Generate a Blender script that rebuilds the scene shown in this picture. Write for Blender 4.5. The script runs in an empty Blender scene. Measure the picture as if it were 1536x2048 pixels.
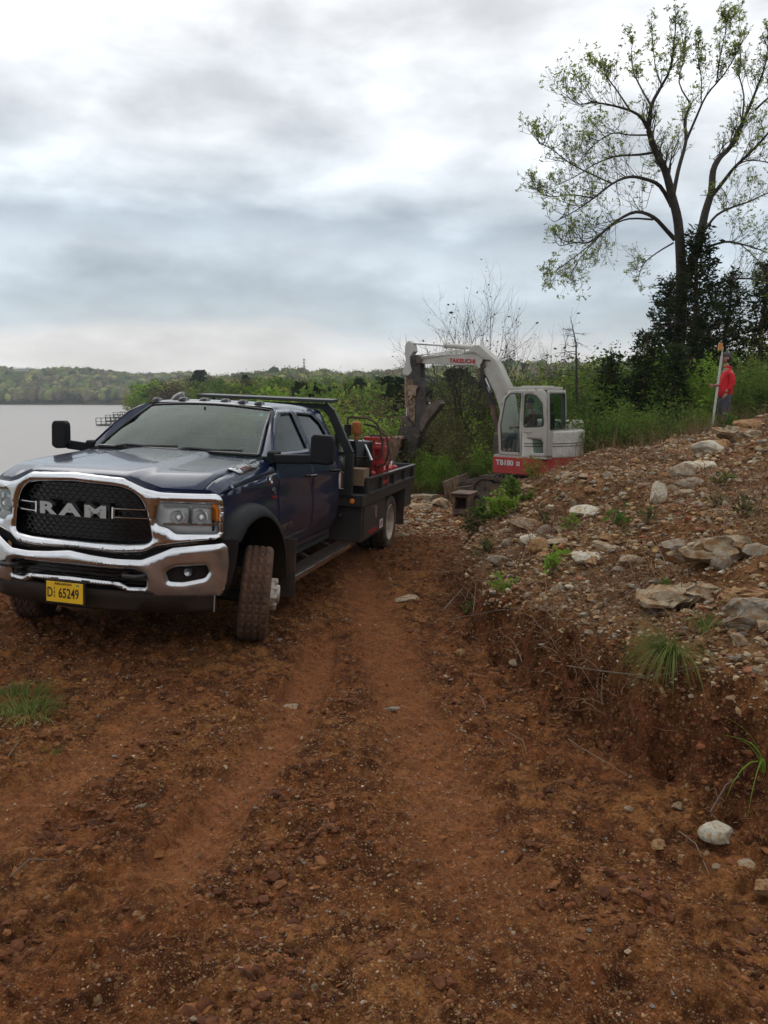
import bpy, bmesh, math, random
import numpy as np
from mathutils import Vector, Matrix
from mathutils.geometry import delaunay_2d_cdt
R = math.radians
SC = bpy.context.scene
COL = SC.collection

# ---------------------------------------------------------------- camera
PITCH = R(8.8); FPX = 1538.6; CAMZ = 1.6
cd = bpy.data.cameras.new("camera"); cam = bpy.data.objects.new("camera", cd); COL.objects.link(cam)
cam.location = (0, 0, CAMZ); cam.rotation_euler = (R(90) - PITCH, 0, 0)
cd.sensor_fit = 'VERTICAL'; cd.sensor_height = 36; cd.lens = FPX / 2048 * 36
cd.clip_start = 0.05; cd.clip_end = 6000
SC.camera = cam

# ---------------------------------------------------------------- sky and light
SUN_EL, SUN_AZ = R(52), R(-25)      # azimuth from +Y, clockwise positive
W = bpy.data.worlds.new("World"); SC.world = W; W.use_nodes = True
nt = W.node_tree; nt.nodes.clear()
class NG:
    """tiny helper for node graphs"""
    def __init__(s, tree): s.t = tree
    def n(s, typ, **kw):
        nd = s.t.nodes.new(typ)
        for k, v in kw.items():
            if k.startswith('i_'): nd.inputs[k[2:].replace('_', ' ')].default_value = v
            else: setattr(nd, k, v)
        return nd
    def l(s, a, b): s.t.links.new(a, b)
    def math(s, op, a, b=None, c=None, clamp=False):
        nd = s.t.nodes.new('ShaderNodeMath'); nd.operation = op; nd.use_clamp = clamp
        for i, v in enumerate((a, b, c)):
            if v is None: continue
            if hasattr(v, 'links') or hasattr(v, 'is_linked'): s.t.links.new(v, nd.inputs[i])
            else: nd.inputs[i].default_value = v
        return nd.outputs[0]
    def mix(s, f, a, b, blend='MIX'):
        nd = s.t.nodes.new('ShaderNodeMix'); nd.data_type = 'RGBA'; nd.blend_type = blend
        for i, v in ((0, f), (6, a), (7, b)):
            if hasattr(v, 'is_linked'): s.t.links.new(v, nd.inputs[i])
            elif i == 0: nd.inputs[0].default_value = v
            else: nd.inputs[i].default_value = tuple(v) + ((1,) if len(v) == 3 else ())
        return nd.outputs[2]
    def ramp(s, f, stops, interp='LINEAR'):
        nd = s.t.nodes.new('ShaderNodeValToRGB'); cr = nd.color_ramp; cr.interpolation = interp
        while len(cr.elements) < len(stops): cr.elements.new(0.5)
        for e, (p, c) in zip(cr.elements, stops):
            e.position = p; e.color = tuple(c) + (1,) if hasattr(c, '__len__') else (c, c, c, 1)
        if f is not None: s.t.links.new(f, nd.inputs[0])
        return nd.outputs[0]
    def noise(s, vec, scale, detail=4, rough=0.55, dist=0.0, dim='3D'):
        nd = s.t.nodes.new('ShaderNodeTexNoise'); nd.noise_dimensions = dim
        nd.inputs['Scale'].default_value = scale; nd.inputs['Detail'].default_value = detail
        nd.inputs['Roughness'].default_value = rough; nd.inputs['Distortion'].default_value = dist
        if vec is not None: s.t.links.new(vec, nd.inputs['Vector'])
        return nd.outputs[0]
g = NG(nt)
tc = g.n('ShaderNodeTexCoord'); sx = g.n('ShaderNodeSeparateXYZ'); g.l(tc.outputs['Generated'], sx.inputs[0])
mpv = g.n('ShaderNodeMapping'); g.l(tc.outputs['Generated'], mpv.inputs[0]); mpv.inputs['Scale'].default_value = (1.0, 1.0, 2.7); mpv.inputs['Location'].default_value = (2.35, 0.4, 1.3)
nB = g.noise(mpv.outputs[0], 2.4, 2, 0.5, 0.0)
n1 = g.noise(mpv.outputs[0], 5.2, 7, 0.50, 0.12)
mp2 = g.n('ShaderNodeMapping'); g.l(tc.outputs['Generated'], mp2.inputs[0]); mp2.inputs['Scale'].default_value = (1.0, 1.0, 2.0); mp2.inputs['Location'].default_value = (7.1, 3.4, 5.3)
n2 = g.noise(mp2.outputs[0], 9.0, 8, 0.55, 0.25)
# height of the cloud bands, bent by the noise so that they billow
el = g.math('ADD', sx.outputs[2], g.math('MULTIPLY', g.math('SUBTRACT', n1, 0.5), 0.13))
el = g.math('ADD', el, g.math('MULTIPLY', g.math('SUBTRACT', nB, 0.5), 0.10))
el = g.math('ADD', el, g.math('MULTIPLY', g.math('MAXIMUM', sx.outputs[0], -0.1), 0.05))
bandc = g.ramp(el, [(0.0, (0.67, 0.655, 0.65)), (0.054, (0.655, 0.64, 0.64)), (0.080, (0.42, 0.47, 0.51)), (0.12, (0.39, 0.45, 0.50)),
                    (0.165, (0.47, 0.52, 0.56)), (0.195, (0.40, 0.46, 0.51)), (0.245, (0.60, 0.64, 0.67)), (0.31, (0.70, 0.72, 0.735)),
                    (0.42, (0.80, 0.81, 0.815)), (0.60, (0.76, 0.78, 0.80)), (1.0, (0.70, 0.72, 0.74))], 'LINEAR')
mod = g.ramp(n1, [(0.34, 0.78), (0.46, 0.95), (0.54, 1.06), (0.66, 1.26)])
mod2 = g.ramp(n2, [(0.34, 0.90), (0.50, 1.0), (0.66, 1.10)])
cl = g.mix(1.0, bandc, mod, 'MULTIPLY'); cl = g.mix(1.0, cl, mod2, 'MULTIPLY')
# sky seen through the deck, for the blue cast
sky = g.n('ShaderNodeTexSky', sky_type='NISHITA'); sky.sun_disc = False
sky.sun_elevation = SUN_EL; sky.sun_rotation = SUN_AZ
skc = g.mix(1.0, sky.outputs[0], (0.10, 0.10, 0.10), 'MULTIPLY')
fin = g.mix(0.12, cl, skc)
bg = g.n('ShaderNodeBackground'); g.l(fin, bg.inputs[0]); bg.inputs[1].default_value = 1.0
wo = g.n('ShaderNodeOutputWorld'); g.l(bg.outputs[0], wo.inputs[0])

sl = bpy.data.lights.new("sun", 'SUN'); sun = bpy.data.objects.new("sun", sl); COL.objects.link(sun)
sl.energy = 0.7; sl.angle = R(58); sl.color = (1.0, 0.95, 0.88)
sd = Vector((math.sin(SUN_AZ) * math.cos(SUN_EL), math.cos(SUN_AZ) * math.cos(SUN_EL), math.sin(SUN_EL)))
sun.rotation_euler = sd.to_track_quat('Z', 'Y').to_euler(); sun.location = (0, 0, 50)
SC.view_settings.view_transform = 'Standard'; SC.view_settings.look = 'None'
SC.view_settings.exposure = 0.42; SC.view_settings.gamma = 1.0
SC.cycles.max_bounces = 6; SC.cycles.transparent_max_bounces = 12; SC.cycles.volume_bounces = 0
SC.cycles.caustics_reflective = False; SC.cycles.caustics_refractive = False

# ---------------------------------------------------------------- helpers
rng = np.random.default_rng(7); random.seed(7)

def tag(o, label=None, cat=None, group=None, kind=None):
    if label: o['label'] = label
    if cat: o['category'] = cat
    if group: o['group'] = group
    if kind: o['kind'] = kind
    return o

def empty(name, loc=(0, 0, 0), rot=(0, 0, 0)):
    o = bpy.data.objects.new(name, None); COL.objects.link(o); o.empty_display_size = 0.2
    o.location = loc; o.rotation_euler = rot
    return o

def copy_tree(o, parent=None):
    c = o.copy(); COL.objects.link(c)
    if parent is not None: c.parent = parent
    for ch in list(o.children): copy_tree(ch, c)
    return c

def mesh_np(name, V, F, smooth=False):
    """V (n,3) array, F (m,k) array of equal-size faces"""
    me = bpy.data.meshes.new(name); V = np.asarray(V, np.float32); F = np.asarray(F, np.int32)
    k = F.shape[1]
    me.vertices.add(len(V)); me.vertices.foreach_set('co', V.ravel())
    me.loops.add(F.size); me.loops.foreach_set('vertex_index', F.ravel())
    me.polygons.add(len(F)); me.polygons.foreach_set('loop_start', np.arange(0, F.size, k, dtype=np.int32))
    me.polygons.foreach_set('loop_total', np.full(len(F), k, np.int32))
    me.polygons.foreach_set('use_smooth', np.full(len(F), smooth))
    me.update(calc_edges=True); me.validate()
    return me

def link(name, me, mat=None, parent=None):
    o = bpy.data.objects.new(name, me); COL.objects.link(o)
    if mat is not None:
        for m in (mat if isinstance(mat, (list, tuple)) else [mat]): me.materials.append(m)
    if parent is not None: o.parent = parent
    return o

class MB:
    """collects shapes into ONE mesh"""
    def __init__(s): s.v = []; s.f = []; s.mi = []; s.m = 0
    def add(s, vs, fs):
        b = len(s.v); s.v += [tuple(p) for p in vs]
        for f in fs: s.f.append(tuple(b + i for i in f)); s.mi.append(s.m)
        return s
    def box(s, lo, hi, mat=None, ch=0.0):
        x0, y0, z0 = lo; x1, y1, z1 = hi
        if ch <= 0:
            vs = [(x, y, z) for z in (z0, z1) for y in (y0, y1) for x in (x0, x1)]
            fs = [(0, 2, 3, 1), (4, 5, 7, 6), (0, 1, 5, 4), (2, 6, 7, 3), (0, 4, 6, 2), (1, 3, 7, 5)]
        else:
            bm = bmesh.new(); bmesh.ops.create_cube(bm, size=1)
            for v in bm.verts: v.co = Vector(((x0 + x1) / 2 + v.co.x * (x1 - x0), (y0 + y1) / 2 + v.co.y * (y1 - y0), (z0 + z1) / 2 + v.co.z * (z1 - z0)))
            bmesh.ops.bevel(bm, geom=bm.edges[:], offset=min(ch, .45 * min(x1 - x0, y1 - y0, z1 - z0)), segments=2, affect='EDGES', profile=0.5)
            vs = [v.co.copy() for v in bm.verts]; fs = [[v.index for v in f.verts] for f in bm.faces]; bm.free()
        if mat is not None: vs = [mat @ Vector(p) for p in vs]
        return s.add(vs, fs)
    def prism(s, poly, axis, a, b, tf=None):
        """extrude a 2D outline along axis from a to b"""
        n = len(poly)
        def P(u, v, w): return {0: (w, u, v), 1: (u, w, v), 2: (u, v, w)}[axis]
        vs = [P(u, v, a) for u, v in poly] + [P(u, v, b) for u, v in poly]
        fs = [tuple(range(n))[::-1], tuple(range(n, 2 * n))] + [(i, (i + 1) % n, n + (i + 1) % n, n + i) for i in range(n)]
        if tf is not None: vs = [tf @ Vector(p) for p in vs]
        return s.add(vs, fs)
    def tube(s, pts, r, n=8, cap=True, flat=1.0):
        pts = [Vector(p) for p in pts]; m = len(pts)
        rs = r if hasattr(r, '__len__') else [r] * m
        vs = []; up = None
        for i, p in enumerate(pts):
            t = (pts[min(i + 1, m - 1)] - pts[max(i - 1, 0)])
            t = t.normalized() if t.length > 1e-9 else Vector((0, 0, 1))
            if up is None:
                up = Vector((0, 0, 1)) if abs(t.z) < .9 else Vector((1, 0, 0))
            x = up.cross(t)
            if x.length < 1e-4: x = Vector((0, 1, 0)).cross(t)
            x.normalize(); y = t.cross(x).normalized(); up = y
            for k in range(n):
                a = 2 * math.pi * (k + .5) / n
                vs.append(p + (x * math.cos(a) + y * math.sin(a) * flat) * rs[i])
        fs = [(i * n + k, i * n + (k + 1) % n, (i + 1) * n + (k + 1) % n, (i + 1) * n + k) for i in range(m - 1) for k in range(n)]
        if cap: fs += [tuple(range(n))[::-1], tuple((m - 1) * n + k for k in range(n))]
        return s.add(vs, fs)
    def bar(s, a, b, w, h, up=(0, 0, 1)):
        a = Vector(a); b = Vector(b); t = (b - a).normalized(); up = Vector(up)
        x = t.cross(up).normalized() * w / 2; y = x.normalized().cross(t) * h / 2
        vs = [p + sx * x + sy * y for p in (a, b) for sx, sy in ((-1, -1), (1, -1), (1, 1), (-1, 1))]
        return s.add(vs, [(3, 2, 1, 0), (4, 5, 6, 7), (0, 1, 5, 4), (1, 2, 6, 5), (2, 3, 7, 6), (3, 0, 4, 7)])
    def lathe(s, prof, axis='x', c=(0, 0, 0), n=32, close=False):
        """prof: list of (along, radius)"""
        vs = []; m = len(prof)
        for a, r in prof:
            for k in range(n):
                t = 2 * math.pi * k / n; u, v = r * math.cos(t), r * math.sin(t)
                p = {'x': (a, u, v), 'y': (u, a, v), 'z': (u, v, a)}[axis]
                vs.append((p[0] + c[0], p[1] + c[1], p[2] + c[2]))
        fs = [(i * n + k, i * n + (k + 1) % n, (i + 1) * n + (k + 1) % n, (i + 1) * n + k) for i in range(m - 1) for k in range(n)]
        if close: fs += [tuple(range(n))[::-1], tuple((m - 1) * n + k for k in range(n))]
        return s.add(vs, fs)
    def build(s, name, mat, parent=None, smooth=False, angle=35, bevel=0, tf=None):
        me = bpy.data.meshes.new(name)
        vs = s.v if tf is None else [tuple(tf @ Vector(p)) for p in s.v]
        me.from_pydata(vs, [], s.f); me.polygons.foreach_set('material_index', s.mi)
        bm = bmesh.new(); bm.from_mesh(me); bmesh.ops.remove_doubles(bm, verts=bm.verts, dist=1e-5)
        bmesh.ops.recalc_face_normals(bm, faces=bm.faces); bm.to_mesh(me); bm.free()
        if smooth:
            me.polygons.foreach_set('use_smooth', [True] * len(me.polygons)); me.set_sharp_from_angle(angle=R(angle))
        o = link(name, me, mat, parent)
        if bevel:
            b = o.modifiers.new('bevel', 'BEVEL'); b.width = bevel; b.segments = 2; b.limit_method = 'ANGLE'; b.angle_limit = R(40)
        return o

def densify(loop, step):
    out = []
    for i, a in enumerate(loop):
        b = loop[(i + 1) % len(loop)]; d = math.hypot(b[0] - a[0], b[1] - a[1]); k = max(1, int(math.ceil(d / step)))
        for j in range(k): out.append((a[0] + (b[0] - a[0]) * j / k, a[1] + (b[1] - a[1]) * j / k))
    return out

def rounded(loop, r, seg=4):
    """round the corners of a 2D loop"""
    out = []; n = len(loop)
    for i in range(n):
        p = Vector(loop[i]); a = Vector(loop[i - 1]) - p; b = Vector(loop[(i + 1) % n]) - p
        k = min(r, a.length * .45, b.length * .45); a = p + a.normalized() * k; b = p + b.normalized() * k
        for j in range(seg + 1):
            t = j / seg; q = a * (1 - t) ** 2 + p * 2 * t * (1 - t) + b * t * t; out.append((q.x, q.y))
    return out

def inside(P, loop):
    x, y = P[:, 0], P[:, 1]; r = np.zeros(len(P), bool); L = np.asarray(loop); n = len(L)
    for i in range(n):
        x0, y0 = L[i]; x1, y1 = L[(i + 1) % n]
        if y0 == y1: continue
        c = ((y0 > y) != (y1 > y)) & (x < (x1 - x0) * (y - y0) / (y1 - y0) + x0); r ^= c
    return r

def panel(outer, fn, step=.05, holes=(), mb=None, mirror=False, rings=()):
    """triangulated sheet with an exact outline, carried onto a surface by fn(u, v, distance to the edge)"""
    loops = [densify(outer, step)] + [densify(h, step) for h in holes]
    pts = []; edges = []
    for L in loops:
        b = len(pts); pts += L; edges += [(b + i, b + (i + 1) % len(L)) for i in range(len(L))]
    B = np.array(pts); lo = B.min(0); hi = B.max(0)
    gx, gy = np.meshgrid(np.arange(lo[0] + step * .5, hi[0], step), np.arange(lo[1] + step * .5, hi[1], step)); G = np.stack([gx.ravel(), gy.ravel()], 1)
    k = inside(G, loops[0])
    for L in loops[1:]: k &= ~inside(G, L)
    G = G[k]
    if len(G):
        d = np.sqrt(((G[:, None] - B[None]) ** 2).sum(2)).min(1); G = G[d > (step * .45 if not rings else rings[-1] + step * .35)]
    for q in rings:      # rows of points parallel to the edges, for clean rolled edges
        C_ = []
        for L in loops:
            A_ = np.array(L); T_ = np.roll(A_, -1, 0) - np.roll(A_, 1, 0); T_ /= np.linalg.norm(T_, axis=1)[:, None] + 1e-9; N_ = np.stack([-T_[:, 1], T_[:, 0]], 1)
            C_ += [A_ + N_ * q, A_ - N_ * q]
        C_ = np.vstack(C_); k = inside(C_, loops[0])
        for L in loops[1:]: k &= ~inside(C_, L)
        C_ = C_[k]; d = np.sqrt(((C_[:, None] - B[None]) ** 2).sum(2)).min(1); G = np.vstack([G, C_[d > q * .96]])
    allp = [Vector(p) for p in pts] + [Vector(p) for p in G]
    v2, _, f2, *_ = delaunay_2d_cdt(allp, edges, [], 0, 1e-6)
    v2 = np.array([tuple(v) for v in v2]); fs = [f for f in f2]
    C = np.array([v2[list(f)].mean(0) for f in fs]); k = inside(C, loops[0])
    for L in loops[1:]: k &= ~inside(C, L)
    fs = [f for f, q in zip(fs, k) if q]
    SA = np.array([pts[a] for a, b in edges]); SB = np.array([pts[b] for a, b in edges]); AB = SB - SA; L2 = (AB ** 2).sum(1) + 1e-12
    tt = np.clip(((v2[:, None] - SA[None]) * AB[None]).sum(2) / L2, 0, 1); dist = np.sqrt(((v2[:, None] - SA[None] - tt[..., None] * AB[None]) ** 2).sum(2)).min(1)
    vs = [fn(float(u), float(v), float(d)) for (u, v), d in zip(v2, dist)]
    mb = mb or MB(); mb.add(vs, fs)
    if mirror: mb.add([(-p[0], p[1], p[2]) for p in vs], [f[::-1] for f in fs])
    return mb

def solid(o, t, off=0.0):
    m = o.modifiers.new('thickness', 'SOLIDIFY'); m.thickness = t; m.offset = off; m.use_even_offset = False
    return o

def text(name, s, size, mat, parent, mtx, depth=.006, sx=1.0, bold=0.0, align='CENTER', spacing=1.0):
    """writing as real thin mesh; mtx maps the text plane (x right, y up, z out) into the parent's space"""
    cu = bpy.data.curves.new(name, 'FONT'); cu.body = s; cu.size = size; cu.extrude = depth / 2; cu.offset = bold
    cu.align_x = align; cu.align_y = 'CENTER'; cu.space_character = spacing; cu.resolution_u = 3
    t = bpy.data.objects.new(name, cu); COL.objects.link(t)
    bpy.context.view_layer.update()
    me = bpy.data.meshes.new_from_object(t.evaluated_get(bpy.context.evaluated_depsgraph_get()))
    bpy.data.objects.remove(t); bpy.data.curves.remove(cu)
    me.transform(mtx @ Matrix.Diagonal((sx, 1, 1, 1))); me.materials.clear()
    me.name = name
    return link(name, me, mat, parent)

def frame(o, x, y):
    """matrix with origin o, text-right x, text-up y"""
    x = Vector(x).normalized(); y = Vector(y); y = (y - x * y.dot(x)).normalized(); z = x.cross(y)
    m = Matrix((x, y, z)).transposed().to_4x4(); m.translation = Vector(o); return m

# ---------------------------------------------------------------- materials
def pmat(name, col, rough=.6, metal=0.0, var=.15, scale=6.0, bump=0.0, bscale=40.0, coat=0.0, col2=None, dust=None, spec=.5, coord='Object'):
    m = bpy.data.materials.new(name); m.use_nodes = True; t = m.node_tree; b = t.nodes['Principled BSDF']; G = NG(t)
    tcn = G.n('ShaderNodeTexCoord'); vec = tcn.outputs[coord]
    n = G.noise(vec, scale, 5, .6)
    c2 = col2 if col2 else tuple(c * (1 - var * 2.2) for c in col)
    f = G.ramp(n, [(0.35, 0.0), (0.65, 1.0)])
    c = G.mix(f, c2, col)
    ro = G.math('ADD', G.math('MULTIPLY', n, .25), rough - .12, clamp=True)
    if dust:   # (colour, z low, z high, amount)
        dc, z0, z1, am = dust
        sp = G.n('ShaderNodeSeparateXYZ'); G.l(vec, sp.inputs[0])
        h = G.n('ShaderNodeMapRange'); G.l(sp.outputs[2], h.inputs[0]); h.inputs[1].default_value = z1; h.inputs[2].default_value = z0
        n3 = G.noise(vec, 3.0, 8, .7)
        df = G.math('MULTIPLY', G.math('MULTIPLY', h.outputs[0], am), G.ramp(n3, [(0.25, 0.35), (0.65, 1.0)]), clamp=True)
        c = G.mix(df, c, dc); ro = G.math('ADD', ro, G.math('MULTIPLY', df, .6), clamp=True)
        if coat:
            cw = G.math('MULTIPLY', G.math('SUBTRACT', 1.0, df, clamp=True), coat); G.l(cw, b.inputs['Coat Weight'])
        if metal:
            mw = G.math('MULTIPLY', G.math('SUBTRACT', 1.0, df, clamp=True), metal); G.l(mw, b.inputs['Metallic'])
    G.l(c, b.inputs['Base Color']); G.l(ro, b.inputs['Roughness'])
    if not (dust and metal): b.inputs['Metallic'].default_value = metal
    if not (dust and coat): b.inputs['Coat Weight'].default_value = coat
    b.inputs['Coat Roughness'].default_value = .06; b.inputs['Specular IOR Level'].default_value = spec
    if bump:
        bn = G.noise(vec, bscale, 6, .65); bp = G.n('ShaderNodeBump'); bp.inputs['Strength'].default_value = bump
        bp.inputs['Distance'].default_value = .01; G.l(bn, bp.inputs['Height']); G.l(bp.outputs[0], b.inputs['Normal'])
    return m

def leafmat(name, c0, c1, trans=.35, scale=.9):
    """foliage: colour of each leaf from its own random value and a slow clumping noise"""
    m = bpy.data.materials.new(name); m.use_nodes = True; t = m.node_tree; t.nodes.clear(); G = NG(t)
    at = G.n('ShaderNodeAttribute'); at.attribute_name = 'rnd'; tcn = G.n('ShaderNodeTexCoord')
    n = G.noise(tcn.outputs['Object'], scale, 3, .5)
    oi = G.n('ShaderNodeObjectInfo')
    f = G.math('ADD', G.math('MULTIPLY', at.outputs['Fac'], .45), G.math('MULTIPLY', G.ramp(n, [(0.35, 0), (0.65, 1)]), .50))
    f = G.math('ADD', f, G.math('MULTIPLY', G.math('SUBTRACT', oi.outputs['Random'], .5), .35))
    c = G.ramp(f, [(0.15, c0), (0.85, c1)])
    d = G.n('ShaderNodeBsdfDiffuse'); tr = G.n('ShaderNodeBsdfTranslucent'); mx = G.n('ShaderNodeMixShader'); mx.inputs[0].default_value = trans
    G.l(c, d.inputs[0]); G.l(c, tr.inputs[0]); G.l(d.outputs[0], mx.inputs[1]); G.l(tr.outputs[0], mx.inputs[2])
    o = G.n('ShaderNodeOutputMaterial'); G.l(mx.outputs[0], o.inputs[0])
    return m

def stonemat(name):
    m = bpy.data.materials.new(name); m.use_nodes = True; t = m.node_tree; b = t.nodes['Principled BSDF']; G = NG(t)
    at = G.n('ShaderNodeAttribute'); at.attribute_name = 'tint'; tcn = G.n('ShaderNodeTexCoord'); v = tcn.outputs['Object']
    n = G.noise(v, 30, 5, .6); c = G.mix(1.0, at.outputs['Color'], G.ramp(n, [(0.3, .6), (0.7, 1.25)]), 'MULTIPLY')
    G.l(c, b.inputs['Base Color']); b.inputs['Roughness'].default_value = .9; b.inputs['Specular IOR Level'].default_value = .25
    return m

def rockmat(name, ca, cb, cc, soil=.5):
    """weathered limestone: pale faces, ochre staining, soil in the hollows"""
    m = bpy.data.materials.new(name); m.use_nodes = True; t = m.node_tree; b = t.nodes['Principled BSDF']; G = NG(t)
    tcn = G.n('ShaderNodeTexCoord'); v = tcn.outputs['Object']; oi = G.n('ShaderNodeObjectInfo')
    mp = G.n('ShaderNodeMapping'); G.l(v, mp.inputs[0]); cmb = G.n('ShaderNodeCombineXYZ')
    for i in range(3): G.l(G.math('MULTIPLY', oi.outputs['Random'], 37.0 + i * 11), cmb.inputs[i])
    G.l(cmb.outputs[0], mp.inputs['Location']); v = mp.outputs[0]
    n = G.noise(v, 9, 6, .65, .4); n2 = G.noise(v, 3.2, 5, .6, .3); n3 = G.noise(v, 60, 4, .7)
    c = G.mix(G.ramp(n, [(0.38, 0), (0.62, 1)]), ca, cb); c = G.mix(G.ramp(n2, [(0.46, 0), (0.62, 1)]), c, cc)
    c = G.mix(G.math('MULTIPLY', G.ramp(G.noise(v, 5.5, 7, .75), [(0.50, 0), (0.66, 1)]), soil), c, (0.10, 0.045, 0.02))
    c = G.mix(1.0, c, G.ramp(n3, [(0.3, .72), (0.7, 1.18)]), 'MULTIPLY')
    G.l(c, b.inputs['Base Color']); b.inputs['Roughness'].default_value = .85; b.inputs['Specular IOR Level'].default_value = .3
    bp = G.n('ShaderNodeBump'); bp.inputs['Strength'].default_value = .7; bp.inputs['Distance'].default_value = .012
    G.l(G.noise(v, 26, 8, .7), bp.inputs['Height']); G.l(bp.outputs[0], b.inputs['Normal'])
    return m

# ---------------------------------------------------------------- noise and terrain
def _h(ix, iy, s):
    a = (ix.astype(np.int64) * 374761393 + iy.astype(np.int64) * 668265263 + s * 974711) & 0xffffffff
    a = ((a ^ (a >> 13)) * 1274126177) & 0xffffffff; a = a ^ (a >> 16)
    return (a & 0xffff) / 65535.0
def vnoise(x, y, s=0):
    ix = np.floor(x); iy = np.floor(y); fx = x - ix; fy = y - iy; fx = fx * fx * fx * (fx * (fx * 6 - 15) + 10); fy = fy * fy * fy * (fy * (fy * 6 - 15) + 10)
    ix = ix.astype(np.int64); iy = iy.astype(np.int64)
    return ((_h(ix, iy, s) * (1 - fx) + _h(ix + 1, iy, s) * fx) * (1 - fy) + (_h(ix, iy + 1, s) * (1 - fx) + _h(ix + 1, iy + 1, s) * fx) * fy) * 2 - 1
def fbm(x, y, s=0, o=4, g_=.5):
    r = 0; a = 1; f = 1
    for i in range(o):
        c, sn = math.cos(i * 1.1), math.sin(i * 1.1)
        r = r + a * vnoise((x * c - y * sn) * f + i * 17.3, (x * sn + y * c) * f - i * 9.1, s + i); a *= g_; f *= 2.03
    return r
def sst(a, b, x):
    t = np.clip((x - a) / (b - a), 0, 1); return t * t * (3 - 2 * t)
def itp(x, T): return np.interp(x, [p[0] for p in T], [p[1] for p in T])

FOOT = [(-8, 3.2), (0, 2.75), (2, 2.25), (3.2, 1.80), (4.7, 1.36), (5.5, 1.02), (7, .68), (9.5, .78), (13.0, 1.33), (14.5, 2.1), (16, 3.6), (20, 6.2), (30, 9), (60, 14)]
CUT = [(-8, .5), (2.5, .52), (4.7, .40), (6, .30), (7, .2), (9, .12), (13, .08), (15, 0)]
SHORE = [(-400, -60), (0, -29), (60, -31), (120, -37), (200, -62), (262, -86), (300, -75), (340, -66), (420, -110), (560, -172), (800, -255), (900, -3000)]
LAKE = -10.5
def masks(x, y):
    xf = itp(y, FOOT) + .16 * fbm(x * .9, y * .9, 5, 3) + .05 * vnoise(x * 5, y * 5, 77)
    d = x - xf
    back = 1 - sst(13.6, 16.8, y - np.maximum(0, x - 4.4) * 1.05 + .5 * fbm(x * .5, y * .5, 61, 2))
    return d, back
def rut(x, y):
    """two worn wheel tracks in front of the truck"""
    c1 = -0.95 + .42 * np.sin((y - 2.2) * .42) * (y < 7) ; c2 = .35 - .10 * (y - 3)
    m = np.exp(-((x - c1) / .16) ** 4) * sst(2.4, 3.0, y) * (1 - sst(6.0, 7.0, y))
    m2 = np.exp(-((x - c2) / .26) ** 4) * sst(2.0, 3.2, y) * (1 - sst(12.0, 14.0, y))
    c3 = -1.75 + .18 * (y - 3); m3 = np.exp(-((x - c3) / .22) ** 4) * sst(1.8, 2.4, y) * (1 - sst(4.2, 5.2, y)) * .7
    return np.clip(m + .8 * m2 + m3, 0, 1)
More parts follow.
